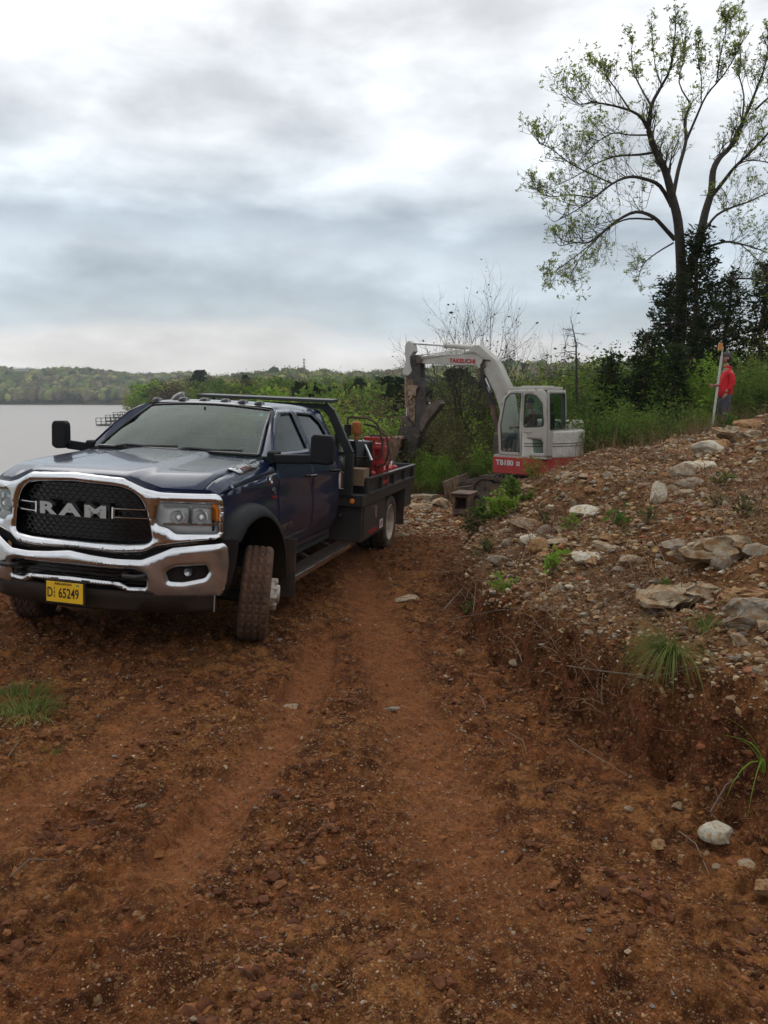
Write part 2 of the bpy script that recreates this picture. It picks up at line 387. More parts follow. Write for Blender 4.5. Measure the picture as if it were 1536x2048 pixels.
def H(x, y, fine=True):
    x = np.asarray(x, float); y = np.asarray(y, float); r = np.hypot(x, y)
    road = -.424 - .0467 * np.clip(x, -5, 3) - .0245 * np.minimum(y, 20) + .34 * (1 - sst(-.5, 6.0, y)) + .012 + .035 * np.exp(-((x + 1.1) / 1.2) ** 2 - ((y - 6.4) / 1.5) ** 2)
    d, back = masks(x, y); cut = itp(y, CUT); gy = itp(y, [(0, .22), (4, .26), (8, .62), (12, 1.0)])
    dd = np.maximum(d, 0); sl = itp(dd, [(0, 0), (1, .36), (2.1, .70), (3.6, .76), (4.6, .88), (5.4, 1.42), (6.5, 1.72), (12, 1.8)])
    mound = cut * sst(-.05, .30, d) + .80 * (1 - np.exp(-dd / 1.2)) * gy + sl
    mound += sst(.2, .9, d) * (.07 * fbm(x * 1.1, y * 1.1, 9, 3) + .05 * fbm(x * 3.1, y * 3.1, 19, 3))
    mound *= back * (1 - sst(6, 14, x) * .45)
    z = road + mound
    z += .028 * fbm(x * .8, y * .8, 3, 2) * sst(0, 2, r)
    # ground beyond the excavator falls into the valley; to the right it stays up
    fall = np.maximum(y - 19.5, 0)
    z = z - np.where(fall > 0, np.minimum(.30 * fall, 9) * (1 - .72 * sst(4, 13, x)), 0) + sst(5.0, 8.5, x) * sst(13, 18, y) * .33
    # left of the track the bank drops to the lake
    xl = -3.9 - .10 * np.maximum(y - 6, 0) + .25 * fbm(y * .4, x * .1, 31, 2)
    dl = np.maximum(xl - x, 0); zl = .34 * dl * dl / (dl + 1.5)
    z = z - np.minimum(zl, 12)
    # far land
    ds = np.maximum(x - (itp(y, SHORE) + 5 * fbm(y * .012, x * .006, 41, 3)), np.minimum(y - 800 + 22 * fbm(x * .004, 0 * x, 44, 3), 400))
    base = LAKE + np.clip(ds * .2, -3.5, 2.2)
    hill = sst(0, 230, y - 815) * (24 + 17 * sst(-250, -430, x * 900 / np.maximum(y, 300))) * (.85 + .22 * fbm(x * .006, y * .004, 51, 3))
    ridge = sst(300, 560, y) * 17 * sst(-250, -40, x * 560 / np.maximum(y, 200)) * (.8 + .22 * fbm(x * .008, y * .006, 52, 3))
    mid = sst(60, 170, y) * sst(-40, 40, x) * 6.0 * (1 - sst(250, 420, y) * .5)
    far = base + np.where(ds > 0, np.maximum(hill, ridge) + mid * sst(0, 40, ds), 0)
    w = np.maximum(sst(42, 75, y), sst(24, 34, -x))
    w = np.maximum(w, sst(60, 120, r) * (x > 0))
    z = z * (1 - w) + far * w
    z = np.where(ds < 0, np.minimum(z, LAKE - .3 + np.maximum(ds * .1, -3)), z)
    if fine:
        k = 1 - sst(9, 30, r); rt = rut(x, y); mm = sst(0, .3, d) * back
        z += k * (.017 * fbm(x * 4, y * 4, 11, 3) + (.012 * (1 - .6 * rt)) * fbm(x * 14, y * 14, 12, 3) + .007 * (1 - .7 * rt) * fbm(x * 42, y * 42, 13, 3)) - k * .055 * rt
        z += k * .03 * np.exp(-((rt - .30) / .22) ** 2) * (.6 + .8 * fbm(x * 8, y * 8, 55, 2)) * (rt > .02)
        z += k * .022 * np.abs(fbm(x * 6.5, y * 6.5, 71, 3)) * sst(-.15, .5, d)
        # clods thrown up beside the worn tracks
        z += k * .05 * np.clip(fbm(x * 7, y * 7, 15, 3) - .1, 0, 1) * (1 - rt) * (d < 0)
        # tread imprints in the wheel tracks
        z += k * .011 * rt * np.sin(y * 46 + np.abs(((x * 4) % 1) - .5) * 14)
        face = np.exp(-((d - .12) / .20) ** 2) * sst(.1, .3, cut); z += k * face * (.12 * fbm(x * 5, y * 5, 21, 3) + .06 * fbm(x * 17, y * 17, 22, 2))
    return z
def hz(x, y, fine=True): return float(H(np.array([x]), np.array([y]), fine)[0])

def pixdir(u, v):
    a = (u - 768) / FPX; b = (1024 - v) / FPX; c, s = math.cos(PITCH), math.sin(PITCH)
    return np.array([a, c + b * s, -s + b * c])
def at(u, v, y):
    d = pixdir(u, v); t = y / d[1]; return Vector((d[0] * t, y, CAMZ + d[2] * t))
def gp(u, v, tmin=1.0, tmax=60):
    """point of the ground seen at a photo pixel"""
    d = pixdir(u, v); t = np.geomspace(tmin, tmax, 1500); P = t[:, None] * d; P[:, 2] += CAMZ
    g_ = P[:, 2] - H(P[:, 0], P[:, 1], False); i = np.where(g_ < 0)[0]
    if not len(i) or P[i[0]][1] > 19: return at(u, v, 17.5)
    return Vector(P[i[0]])
# ================================================================ THE GROUND
def soilmat():
    m = bpy.data.materials.new('soil'); m.use_nodes = True; t = m.node_tree; b = t.nodes['Principled BSDF']; G = NG(t)
    tcn = G.n('ShaderNodeTexCoord'); v = tcn.outputs['Object']
    def att(nm): a = G.n('ShaderNodeAttribute'); a.attribute_name = nm; return a.outputs['Fac']
    mo, ve, ru, fa = att('bank'), att('veg'), att('rut'), att('cutface')
    n1 = G.noise(v, .9, 6, .62, .3); n2 = G.noise(v, 7, 7, .7, .2); n3 = G.noise(v, 40, 6, .7)
    road = G.mix(G.ramp(n1, [(0.44, 0), (0.56, 1)]), (0.150, 0.051, 0.017), (0.205, 0.084, 0.027))
    road = G.mix(G.ramp(n2, [(0.42, 0), (0.60, 1)]), (0.050, 0.018, 0.008), road)
    road = G.mix(G.math('MULTIPLY', ru, .75), road, (0.215, 0.082, 0.034))
    bank = G.mix(G.ramp(n1, [(0.38, 0), (0.62, 1)]), (0.25, 0.140, 0.062), (0.18, 0.078, 0.031))
    bank = G.mix(G.ramp(n2, [(0.40, 0), (0.62, 1)]), (0.060, 0.027, 0.013), bank)
    c = G.mix(mo, road, bank)
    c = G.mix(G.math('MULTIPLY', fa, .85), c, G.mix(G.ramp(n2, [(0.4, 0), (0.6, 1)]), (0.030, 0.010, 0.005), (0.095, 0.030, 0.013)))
    # pebbles bedded in the soil, three sizes, with warped outlines
    wn = G.n('ShaderNodeTexNoise'); wn.inputs['Scale'].default_value = 55; wn.inputs['Detail'].default_value = 3; G.l(v, wn.inputs['Vector'])
    va = G.n('ShaderNodeVectorMath', operation='MULTIPLY_ADD'); G.l(wn.outputs['Color'], va.inputs[0]); va.inputs[1].default_value = (.022, .022, .022); G.l(v, va.inputs[2]); wv = va.outputs[0]
    hgt = None
    for sc_, thr, am in ((34, .70, .7), (85, .68, .65), (190, .62, .5)):
        vo = G.n('ShaderNodeTexVoronoi'); vo.inputs['Scale'].default_value = sc_; G.l(wv, vo.inputs['Vector'])
        sp = G.n('ShaderNodeSeparateColor'); G.l(vo.outputs['Color'], sp.inputs[0])
        pc = G.ramp(sp.outputs[0], [(0.0, (0.10, 0.045, 0.02)), (0.35, (0.22, 0.10, 0.04)), (0.7, (0.22, 0.115, 0.045)), (0.95, (0.25, 0.15, 0.075)), (1.0, (0.27, 0.20, 0.13))])
        body = G.ramp(vo.outputs['Distance'], [(0.0, 1), (0.34, 1), (0.46, 0)])
        pres = G.math('GREATER_THAN', sp.outputs[1], thr)
        f = G.math('MULTIPLY', G.math('MULTIPLY', body, pres), G.math('SUBTRACT', am, G.math('MULTIPLY', ru, .35)))
        c = G.mix(f, c, pc)
        hh = G.math('MULTIPLY', G.math('MULTIPLY', G.math('SUBTRACT', .5, vo.outputs['Distance']), pres), 30.0 / sc_)
        hgt = hh if hgt is None else G.math('ADD', hgt, hh)
    c = G.mix(1.0, c, G.ramp(n3, [(0.3, .55), (0.7, 1.35)]), 'MULTIPLY')
    c = G.mix(1.0, c, G.ramp(G.noise(v, 130, 4, .7), [(0.32, .62), (0.68, 1.38)]), 'MULTIPLY')
    veg = G.mix(G.ramp(n2, [(0.4, 0), (0.6, 1)]), (0.035, 0.045, 0.014), (0.075, 0.06, 0.03))
    c = G.mix(ve, c, veg)
    G.l(c, b.inputs['Base Color']); b.inputs['Roughness'].default_value = .93; b.inputs['Specular IOR Level'].default_value = .06
    bp = G.n('ShaderNodeBump'); bp.inputs['Strength'].default_value = .75; bp.inputs['Distance'].default_value = .02
    G.l(G.math('ADD', hgt, G.math('ADD', G.math('MULTIPLY', n2, .6), G.math('MULTIPLY', n3, .5))), bp.inputs['Height']); G.l(bp.outputs[0], b.inputs['Normal'])
    return m

def build_ground():
    # one sheet out to the horizon: rings get closer together, and spokes denser, where the place is rich in detail
    rr = np.concatenate([np.geomspace(.25, 1.2, 14)[:-1], np.geomspace(1.2, 26, 760)[:-1], np.geomspace(26, 4200, 190)])
    a0 = np.arange(-46, 46.01, .125); a1 = np.arange(48, 312, 3.0)
    an = np.radians(np.concatenate([a0, a1])); n = len(an)
    Rr, A = np.meshgrid(rr, an, indexing='ij'); X = Rr * np.sin(A); Y = Rr * np.cos(A)
    Z = H(X.ravel(), Y.ravel()).reshape(X.shape)
    V = np.stack([X, Y, Z], -1).reshape(-1, 3)
    V = np.vstack([V, [[0, 0, hz(0, 0)]]])
    i = np.arange(len(rr) - 1)[:, None]; k = np.arange(n)[None]; k2 = (k + 1) % n
    F = np.stack([i * n + k, i * n + k2, (i + 1) * n + k2, (i + 1) * n + k], -1).reshape(-1, 4)[:, ::-1]
    me = mesh_np('ground', V, F, True)
    x, y = V[:, 0], V[:, 1]; d, back = masks(x, y); r = np.hypot(x, y)
    bank = sst(.12, .5, d) * back * (1 - sst(18, 26, y))
    veg = np.clip(np.maximum.reduce([sst(19, 22, y) , sst(4.6, 6.5, -x - .1 * np.maximum(y - 6, 0)) * .8, (1 - back) * sst(4.5, 7, x) * sst(12, 15, y), sst(9, 13, x)]) + .25 * fbm(x * .7, y * .7, 91, 3) * sst(15, 19, y), 0, 1)
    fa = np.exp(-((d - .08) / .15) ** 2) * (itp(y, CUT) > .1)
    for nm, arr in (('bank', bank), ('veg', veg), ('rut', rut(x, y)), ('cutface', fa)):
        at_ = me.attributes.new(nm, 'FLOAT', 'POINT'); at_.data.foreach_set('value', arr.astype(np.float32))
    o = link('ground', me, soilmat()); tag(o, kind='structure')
build_ground()

# ---------------------------------------------------------------- lake
def build_lake():
    m = bpy.data.materials.new('lake_water'); m.use_nodes = True; t = m.node_tree; b = t.nodes['Principled BSDF']; G = NG(t)
    tcn = G.n('ShaderNodeTexCoord'); mp = G.n('ShaderNodeMapping'); G.l(tcn.outputs['Object'], mp.inputs[0]); mp.inputs['Scale'].default_value = (1, 2.2, 1)
    b.inputs['Base Color'].default_value = (.30, .265, .235, 1); b.inputs['Roughness'].default_value = .35; b.inputs['IOR'].default_value = 1.33
    b.inputs['Specular IOR Level'].default_value = .6
    bp = G.n('ShaderNodeBump'); bp.inputs['Strength'].default_value = .5; bp.inputs['Distance'].default_value = .25
    G.l(G.noise(mp.outputs[0], .7, 5, .6), bp.inputs['Height']); G.l(bp.outputs[0], b.inputs['Normal'])
    V = [(-3000, -500, LAKE), (200, -500, LAKE), (200, 1500, LAKE), (-3000, 1500, LAKE)]
    tag(link('lake', mesh_np('lake', V, [[0, 1, 2, 3]]), m), kind='structure')
build_lake()

# ---------------------------------------------------------------- stones
def ico(sub):
    bm = bmesh.new(); bmesh.ops.create_icosphere(bm, subdivisions=sub, radius=1)
    V = np.array([v.co[:] for v in bm.verts]); F = np.array([[v.index for v in f.verts] for f in bm.faces]); bm.free(); return V, F
ICO0 = ico(1); ICO2 = ico(3)
def rock_shape(seed, flat=.6, cuts=9, sub=ICO2, rough=.05):
    r = np.random.default_rng(seed); V, F = sub; V = V.copy()
    for i in range(cuts):
        n = r.normal(size=3); n /= np.linalg.norm(n); h = r.uniform(.45, .82)
        k = V @ n - h; V -= np.outer(np.clip(k, 0, None), n)
    V *= np.array([1, r.uniform(.6, .95), flat * r.uniform(.8, 1.15)])
    p = V * 3 + seed
    V += rough * np.stack([fbm(p[:, 0], p[:, 1] + p[:, 2], seed + 1, 3), fbm(p[:, 1], p[:, 2] + p[:, 0], seed + 2, 3), fbm(p[:, 2], p[:, 0] + p[:, 1], seed + 3, 3)], 1)
    return V, F
M_ROCK = [rockmat('rock_tan', (.32, .235, .14), (.42, .35, .25), (.27, .14, .055)),
          rockmat('rock_grey', (.24, .205, .155), (.34, .30, .235), (.25, .155, .08)),
          rockmat('rock_ochre', (.30, .17, .07), (.38, .24, .11), (.20, .07, .03))]
M_PALE = rockmat('rock_pale', (.50, .45, .36), (.58, .54, .44), (.40, .28, .14), .25)
M_STONE = stonemat('loose_stones')

def scatter_stones(name, X, Y, S, tints, seed, sink=.35):
    S = np.minimum(S, .030 + .0035 * np.hypot(X, Y))
    """many small loose stones as one uncountable mass"""
    r = np.random.default_rng(seed); n = len(X); Z = H(X, Y)
    shapes = [rock_shape(100 + seed + i, .65, 6, ICO0, .12)[0] for i in range(12)]; F0 = ICO0[1]; nv = len(shapes[0])
    S3 = np.stack(shapes)[r.integers(0, 12, n)] * np.stack([S, S * r.uniform(.7, 1.1, n), S * r.uniform(.6, 1.0, n)], 1)[:, None]
    a = r.uniform(0, 6.283, n); b = r.normal(0, .45, n); ca, sa, cb, sb = np.cos(a), np.sin(a), np.cos(b), np.sin(b)
    x = S3[..., 0]; y = S3[..., 1] * cb[:, None] - S3[..., 2] * sb[:, None]; z = S3[..., 1] * sb[:, None] + S3[..., 2] * cb[:, None]
    xx = x * ca[:, None] - y * sa[:, None]; yy = x * sa[:, None] + y * ca[:, None]
    V = np.stack([xx + X[:, None], yy + Y[:, None], z + (Z + S * (.45 - sink))[:, None]], -1).reshape(-1, 3)
    F = (F0[None] + (np.arange(n) * nv)[:, None, None]).reshape(-1, 3)
    me = mesh_np(name, V, F, False)
    ti = np.asarray(tints)[r.integers(0, len(tints), n)] * r.uniform(.7, 1.25, (n, 1))
    c = np.concatenate([np.repeat(ti, nv, 0), np.ones((n * nv, 1))], 1).astype(np.float32)
    me.attributes.new('tint', 'FLOAT_COLOR', 'POINT').data.foreach_set('color', c.ravel())
    o = link(name, me, M_STONE); tag(o, kind='stuff'); return o

def polar(n, r0, r1, seed, a=33, p=1.0):
    r = np.random.default_rng(seed); rr = r0 * (r1 / r0) ** (r.random(n) ** p); an = np.radians(r.uniform(-a, a, n)); return rr * np.sin(an), rr * np.cos(an), rr, r
T_ROAD = [(.30, .16, .05), (.26, .15, .07), (.24, .10, .04), (0.1464, 0.0526, 0.0189), (0.122, 0.0448, 0.0168), (0.183, 0.0784, 0.0294), (0.2318, 0.112, 0.042), (0.0854, 0.0336, 0.0147), (0.1708, 0.0672, 0.0252), (0.2684, 0.1568, 0.0788), (0.1464, 0.0448, 0.0158), (0.2074, 0.1008, 0.0368), (0.1342, 0.0504, 0.0189), (0.1586, 0.0616, 0.0231), (0.1098, 0.0392, 0.0147), (0.1952, 0.084, 0.0315), (0.3294, 0.2352, 0.1575), (0.1952, 0.168, 0.147)]
T_BANK = [(.34, .25, .15), (.28, .17, .09), (.22, .12, .06), (.38, .29, .18), (.26, .22, .17), (.25, .10, .045), (.36, .23, .10), (.17, .09, .05), (.40, .34, .24), (.30, .19, .10), (.20, .10, .05)]
x, y, rr, r_ = polar(95000, 1.5, 24, 1); d, bk = masks(x, y); k = (d < .12) & (x > -4.6 - .1 * np.maximum(y - 6, 0)) & (r_.random(len(x)) > .55 * rut(x, y)) & (fbm(x * .75, y * .75, 8, 3) > -.40 + .45 * r_.random(len(x)))
s = (.0028 + .0016 * rr) * np.exp(r_.normal(0, .45, len(x))) * .62
tag(scatter_stones('gravel', x[k], y[k], s[k], T_ROAD, 1), 'small brown stones and clods strewn over the red dirt track', 'gravel')
x, y, rr, r_ = polar(85000, 2.2, 21, 2, 33, .75); d, bk = masks(x, y); k = (d > .16) & (bk > .15) & (x < 12)
s = (.004 + .0022 * rr) * np.exp(r_.normal(0, .55, len(x))) * .72
tag(scatter_stones('rubble', x[k], y[k], s[k], T_BANK, 2, .25), 'broken tan and grey stone rubble covering the cut bank', 'rubble')

def rock_obj(name, V, F, mat, loc, rot, sc, label, group=None, cat='rock'):
    me = mesh_np(name, V, F, True); me.set_sharp_from_angle(angle=R(28)); o = link(name, me, mat)
    o.location = loc; o.rotation_euler = rot; o.scale = sc; tag(o, label, cat, group); return o
def place_rock(u, v, wpx, seed, mat, label, flat=.6, rot=0, stretch=1.0, sink=.25, cuts=9, rough=.05):
    if wpx > 80 and seed > 15: rough = .20; cuts = 13; flat = max(flat, .42); stretch = min(stretch, 1.3)
    p = gp(u, v + wpx * .2)
    if p is None: return None
    s = wpx / FPX * p.y / math.cos(PITCH) * (.50 if wpx > 80 else .56)
    V, F = rock_shape(seed, flat, cuts, ico(4) if wpx > 80 else ICO2, rough)
    return rock_obj('rock', V, F, mat, (p.x, p.y, hz(p.x, p.y) + s * flat * (.5 - sink)), (random.uniform(-.15, .15), random.uniform(-.15, .15), R(rot)), (s * stretch, s, s), label)
BIG = [ # u, v, width px, seed, material, flat, rot, stretch, label
 (1432, 1672, 84, 3, 0, .62, 15, 1.0, 'cream white chunk of stone on the dirt at the foot of the cut bank'),
 (1490, 1738, 50, 4, 1, .55, 40, 1.1, 'small tan wedge shaped stone just beyond the cream white chunk'),
 (1528, 1784, 66, 5, 3, .7, 10, 1.0, 'yellow ochre block of stone cut by the right edge of the photo near the bottom'),
 (1431, 1738, 22, 6, 1, .9, 0, .8, 'little pointed pink stone below the cream white chunk'),
 (1318, 1700, 44, 7, 3, .5, 70, 1.0, 'flat rust brown stone half buried left of the cream white chunk'),
 (1256, 1625, 20, 8, 1, .8, 0, 1.0, 'small tan stone on the dirt left of the cut bank'),
 (1356, 1608, 30, 9, 1, .6, 30, 1.0, 'tan brown angular stone under the cut bank above the cream white chunk'),
 (783, 1404, 30, 10, 2, .4, 10, 1.2, 'small flat blue grey stone alone in the middle of the track'),
 (582, 1392, 34, 11, 1, .5, 20, 1.0, 'tan stone on the ridge of clods in front of the truck'),
 (284, 1622, 24, 12, 2, .4, 30, 1.1, 'small blue grey chip of stone on the left of the track'),
 (812, 1193, 40, 13, 1, .35, 20, 1.3, 'flat pale tan slab on the track beside the truck'),
 (1030, 1318, 24, 14, 1, .6, 0, 1.0, 'small tan stone below the tussock bank near the track'),
 (1500, 1215, 150, 20, 2, .45, -8, 1.3, 'long pale grey limestone ledge sticking out of the bank at the right edge'),
 (1370, 1178, 170, 21, 1, .30, -14, 1.5, 'broad cracked tan limestone ledge overhanging the red cut'),
 (1500, 1178, 90, 22, 3, .4, 5, 1.4, 'orange stained slab on top of the ledge at the right edge'),
 (1440, 1092, 150, 23, 1, .35, -5, 1.5, 'wide yellowish layered boulder lying above the ledge'),
 (1352, 1090, 64, 24, 2, .8, 15, .9, 'rounded grey and white boulder at the left end of the layered boulder'),
 (1440, 1128, 56, 25, 2, .8, 60, .8, 'upright blue grey stone in the middle of the rubble above the ledge'),
 (1520, 1098, 60, 26, 2, .6, 0, 1.1, 'pale grey boulder cut by the right edge above the orange slab'),
 (1484, 1100, 44, 27, 1, .5, 20, 1.2, 'smooth tan boulder between the layered boulder and the pale grey one'),
 (1172, 1106, 80, 28, 0, .35, -18, 1.2, 'low white limestone slab half buried in the middle of the bank'),
 (1210, 1090, 54, 29, 1, .5, -25, 1.1, 'tan slab leaning against the low white slab'),
 (1264, 1120, 56, 30, 1, .6, 20, 1.0, 'ochre topped tan boulder right of the leaning tan slab'),
 (1235, 1140, 34, 31, 2, .6, 0, 1.0, 'pale grey pointed stone below the ochre topped boulder'),
 (1172, 1018, 52, 32, 0, .5, 30, 1.3, 'tilted white stone on the slope among dry weeds'),
 (1316, 990, 50, 33, 0, .9, 0, .8, 'square cream block standing upright near the top of the bank'),
 (1298, 964, 40, 34, 2, .3, 10, 1.3, 'thin grey slab above the square cream block'),
 (1358, 944, 60, 35, 2, .7, 50, .8, 'tall tilted pale grey boulder near the crest of the bank'),
 (1390, 926, 66, 36, 0, .35, -8, 1.3, 'long white slab lying on the crest right of the tilted boulder'),
 (1328, 955, 28, 37, 3, .9, 0, .9, 'rust yellow upright stone beside the tilted boulder'),
 (1383, 958, 62, 38, 2, .25, 25, 1.4, 'blue grey leaning slab right of the tilted boulder'),
 (1368, 980, 40, 39, 1, .4, 25, 1.2, 'small cream slab below the blue grey leaning slab'),
 (1430, 890, 64, 40, 0, .5, 0, 1.3, 'big pale limestone boulder on the skyline below the person'),
 (1476, 862, 110, 41, 1, .22, 12, 1.5, 'wide flat ledge on the skyline right of the pale boulder'),
 (1508, 842, 70, 42, 3, .4, 20, 1.2, 'orange brown rock mass on the skyline at the right edge'),
 (1050, 1045, 64, 43, 1, .45, -25, 1.2, 'tan rock at the left foot of the rubble slope below the weeds'),
 (1060, 1075, 54, 44, 0, .4, 10, 1.2, 'cream flat rock below the tan rock at the left foot of the slope'),
 (1105, 1080, 50, 45, 1, .4, 0, 1.3, 'low buff slab right of the cream flat rock'),
 (1000, 1120, 46, 46, 2, .5, 10, 1.1, 'dull grey stone near the left edge of the bank'),
 (850, 988, 64, 47, 2, .3, 12, 1.5, 'long weathered grey slab lying behind the flatbed'),
 (838, 1010, 40, 48, 1, .5, 0, 1.2, 'buff rock in the spoil heap behind the flatbed'),
 (884, 1006, 40, 49, 1, .6, 0, 1.0, 'brown rock between the spoil heap and the dozer blade'),
 (806, 1066, 26, 50, 1, .5, 0, 1.2, 'small pink tan rock beside the rear wheel of the truck'),
 (796, 1046, 24, 51, 0, .5, 0, 1.0, 'small pale rock just behind the rear wheel'),
 (1530, 1252, 60, 52, 1, .5, 0, 1.1, 'buff block under the ledge at the right edge'),
 (1330, 1208, 50, 53, 3, .5, 0, 1.2, 'rusty brown block under the left end of the ledge'),
 (1150, 1110, 30, 54, 3, .5, 0, 1.2, 'small rusty stone left of the low white slab'),
 (1190, 1195, 30, 55, 3, .7, 0, 1.0, 'small orange brown cube of stone above the red cut'),
 (920, 1300, 30, 56, 3, .8, 0, .8, 'reddish lump of clay at the foot of the bank by the track'),
]
M_LEDGE = rockmat('ledge_rock', (.30, .24, .16), (.40, .36, .29), (.26, .15, .07), .65)
BM_ = [M_PALE, M_ROCK[0], M_ROCK[1], M_ROCK[2]]
for u, v, w_, sd_, mi, fl, ro, st, lb in BIG: place_rock(u, v, w_, sd_, BM_[mi], lb, fl, ro, st)
# individual rocks of the rubble bank: copies of ten shapes in three colours
RL = {0: 'loose angular tan limestone rock lying on the rubble bank', 1: 'loose angular grey limestone rock lying on the rubble bank', 2: 'loose angular rust ochre rock lying on the rubble bank'}
RG = {0: 'tan rocks on the bank', 1: 'grey rocks on the bank', 2: 'rust ochre rocks on the bank'}
protos = []
for i in range(12):
    V, F = rock_shape(300 + i, .4 + .3 * (i % 3) / 2, 9, ico(2), .06); me = mesh_np('rock', V, F, True); me.set_sharp_from_angle(angle=R(28)); me.materials.append(M_ROCK[i % 3]); protos.append(me)
x, y, rr, r_ = polar(1500, 4.2, 15.5, 5, 31, .7); d, bk = masks(x, y); k = np.where((d > .35) & (bk > .3) & (x < 8))[0][:250]
for j, i in enumerate(k):
    q = int(r_.integers(0, 12)); o = bpy.data.objects.new('rock', protos[q]); COL.objects.link(o); s = .029 * math.exp(r_.normal(0, .38)) * (1 + .10 * rr[i])
    o.location = (x[i], y[i], hz(x[i], y[i]) + s * .15); o.rotation_euler = (r_.normal(0, .3), r_.normal(0, .3), r_.uniform(0, 6.28)); o.scale = (s * 1.15, s, s)
    tag(o, RL[q % 3], 'rock', RG[q % 3])
x, y, rr, r_ = polar(16000, 3.6, 18, 15, 33, .72); d, bk = masks(x, y); k = (d > .28) & (bk > .2) & (x < 12) & (fbm(x * 1.1, y * 1.1, 83, 3) > -.35)
tag(scatter_stones('rubble', x[k], y[k], ((.012 + .0022 * rr) * np.exp(r_.normal(0, .42, len(x))))[k], T_BANK, 9, .2), 'coarser broken stone spread over the upper part of the cut bank', 'rubble')
# spoil beside the track behind the truck
x, y, rr, r_ = polar(6000, 12.5, 19, 6, 8, .8); x = x + 1.0; d, bk = masks(x, y); k = (d < .2)
tag(scatter_stones('spoil', x[k], y[k], (.02 * np.exp(r_.normal(0, .6, len(x))) + .01)[k], T_BANK, 6), 'pale broken stone spoil on the track behind the truck', 'spoil')
# ================================================================ THE TRUCK
DIRT = (.115, .060, .032)
M_PAINT = pmat('navy_paint', (.005, .015, .052), .30, .15, .1, 3, coat=.8, spec=.15, dust=((.085, .048, .028), .45, 1.15, .75))
M_CHROME = pmat('chrome', (.72, .72, .73), .16, 1.0, .05, 8, dust=(DIRT, .35, 1.0, .30))
M_BLACKP = pmat('black_plastic', (.006, .0065, .0075), .55, 0, .2, 12, bump=.15, bscale=300, dust=(DIRT, .2, 1.1, .42), spec=.25)
M_GLOSSK = pmat('gloss_black', (.006, .006, .007), .18, 0, .1)
M_STEEL = pmat('black_steel', (.022, .022, .022), .42, .1, .2, 7, bump=.1, dust=((.10, .062, .04), .2, 1.3, .32))
M_TYRE = pmat('tyre_rubber', (.030, .024, .020), .85, 0, .2, 8, bump=.4, bscale=60, col2=(.085, .046, .026))
M_TYRE2 = pmat('muddy_tyre_rubber', (.062, .033, .020), .9, 0, .2, 9, bump=.6, bscale=60, col2=(.125, .060, .032))
M_RIM = pmat('rim_paint', (.50, .45, .38), .5, .2, .2, 9, col2=(.26, .19, .13))
M_DARK = pmat('dark_underside', (.012, .010, .009), .8, 0)
M_FLAP = pmat('muddy_rubber', (.030, .022, .017), .85, 0, .2, 6, col2=(.075, .042, .026))
M_SGLASS = pmat('tinted_glass', (.004, .006, .006), .14, 0, .0, spec=.28)
M_LETTER = pmat('silver_letters', (.55, .55, .56), .22, 1.0, .05)
M_AMBER = pmat('amber_lens', (.75, .20, .02), .15, 0, .1)
M_RED = pmat('red_paint', (.42, .025, .022), .4, 0, .15, 9, col2=(.22, .02, .02))
M_WOOD = pmat('weathered_deck', (.16, .085, .05), .8, .0, .2, 12, bump=.3)
M_CARD = pmat('brown_board', (.20, .125, .07), .8, 0, .12, 5)
M_YEL = pmat('plate_yellow', (.80, .46, .01), .45, 0, .03)
M_INK = pmat('black_ink', (.012, .012, .012), .5)
M_WHITE = pmat('white_letters', (.62, .62, .60), .5)
M_SEAT = pmat('cab_interior', (.11, .115, .11), .7)
M_SHINE = pmat('lamp_reflector', (.97, .97, .97), .5, .0, .01)
M_RAML = pmat('smoked_chrome_letters', (.48, .48, .48), .16, 1.0, .05)
def glassmat(name, tint, gloss_r=.02, k=1.0):
    m = bpy.data.materials.new(name); m.use_nodes = True; t = m.node_tree; t.nodes.clear(); G = NG(t)
    fr = G.n('ShaderNodeFresnel'); fr.inputs[0].default_value = 1.55
    a = G.n('ShaderNodeBsdfTransparent'); a.inputs[0].default_value = tint + (1,); b = G.n('ShaderNodeBsdfGlossy'); b.inputs['Roughness'].default_value = gloss_r; b.inputs[0].default_value = (.88, 1.0, .96, 1)
    mx = G.n('ShaderNodeMixShader'); G.l(G.math('MULTIPLY', fr.outputs[0], k, clamp=True), mx.inputs[0]); G.l(a.outputs[0], mx.inputs[1]); G.l(b.outputs[0], mx.inputs[2])
    o = G.n('ShaderNodeOutputMaterial'); G.l(mx.outputs[0], o.inputs[0]); return m
M_WIND = glassmat('windshield_glass', (.48, .78, .70), .06, .68)
M_LENS = glassmat('clear_lens', (.92, .93, .93), .03, 1.0)
M_CABG = glassmat('cab_glass', (.60, .72, .68), .03, .55)

truck = empty('flatbed_truck'); TR = truck
a_, b_, c_ = -0.22278, -0.03422, 0.03992
truck.matrix_world = Matrix.Translation((-2.15822, 6.64252, -0.48605)) @ Matrix.Rotation(a_, 4, 'Z') @ Matrix.Rotation(b_, 4, 'X') @ Matrix.Rotation(c_, 4, 'Y')
tag(truck, 'dark navy crew cab flatbed pickup truck with chrome grille parked on the dirt track', 'truck')
TM = truck.matrix_world.copy()

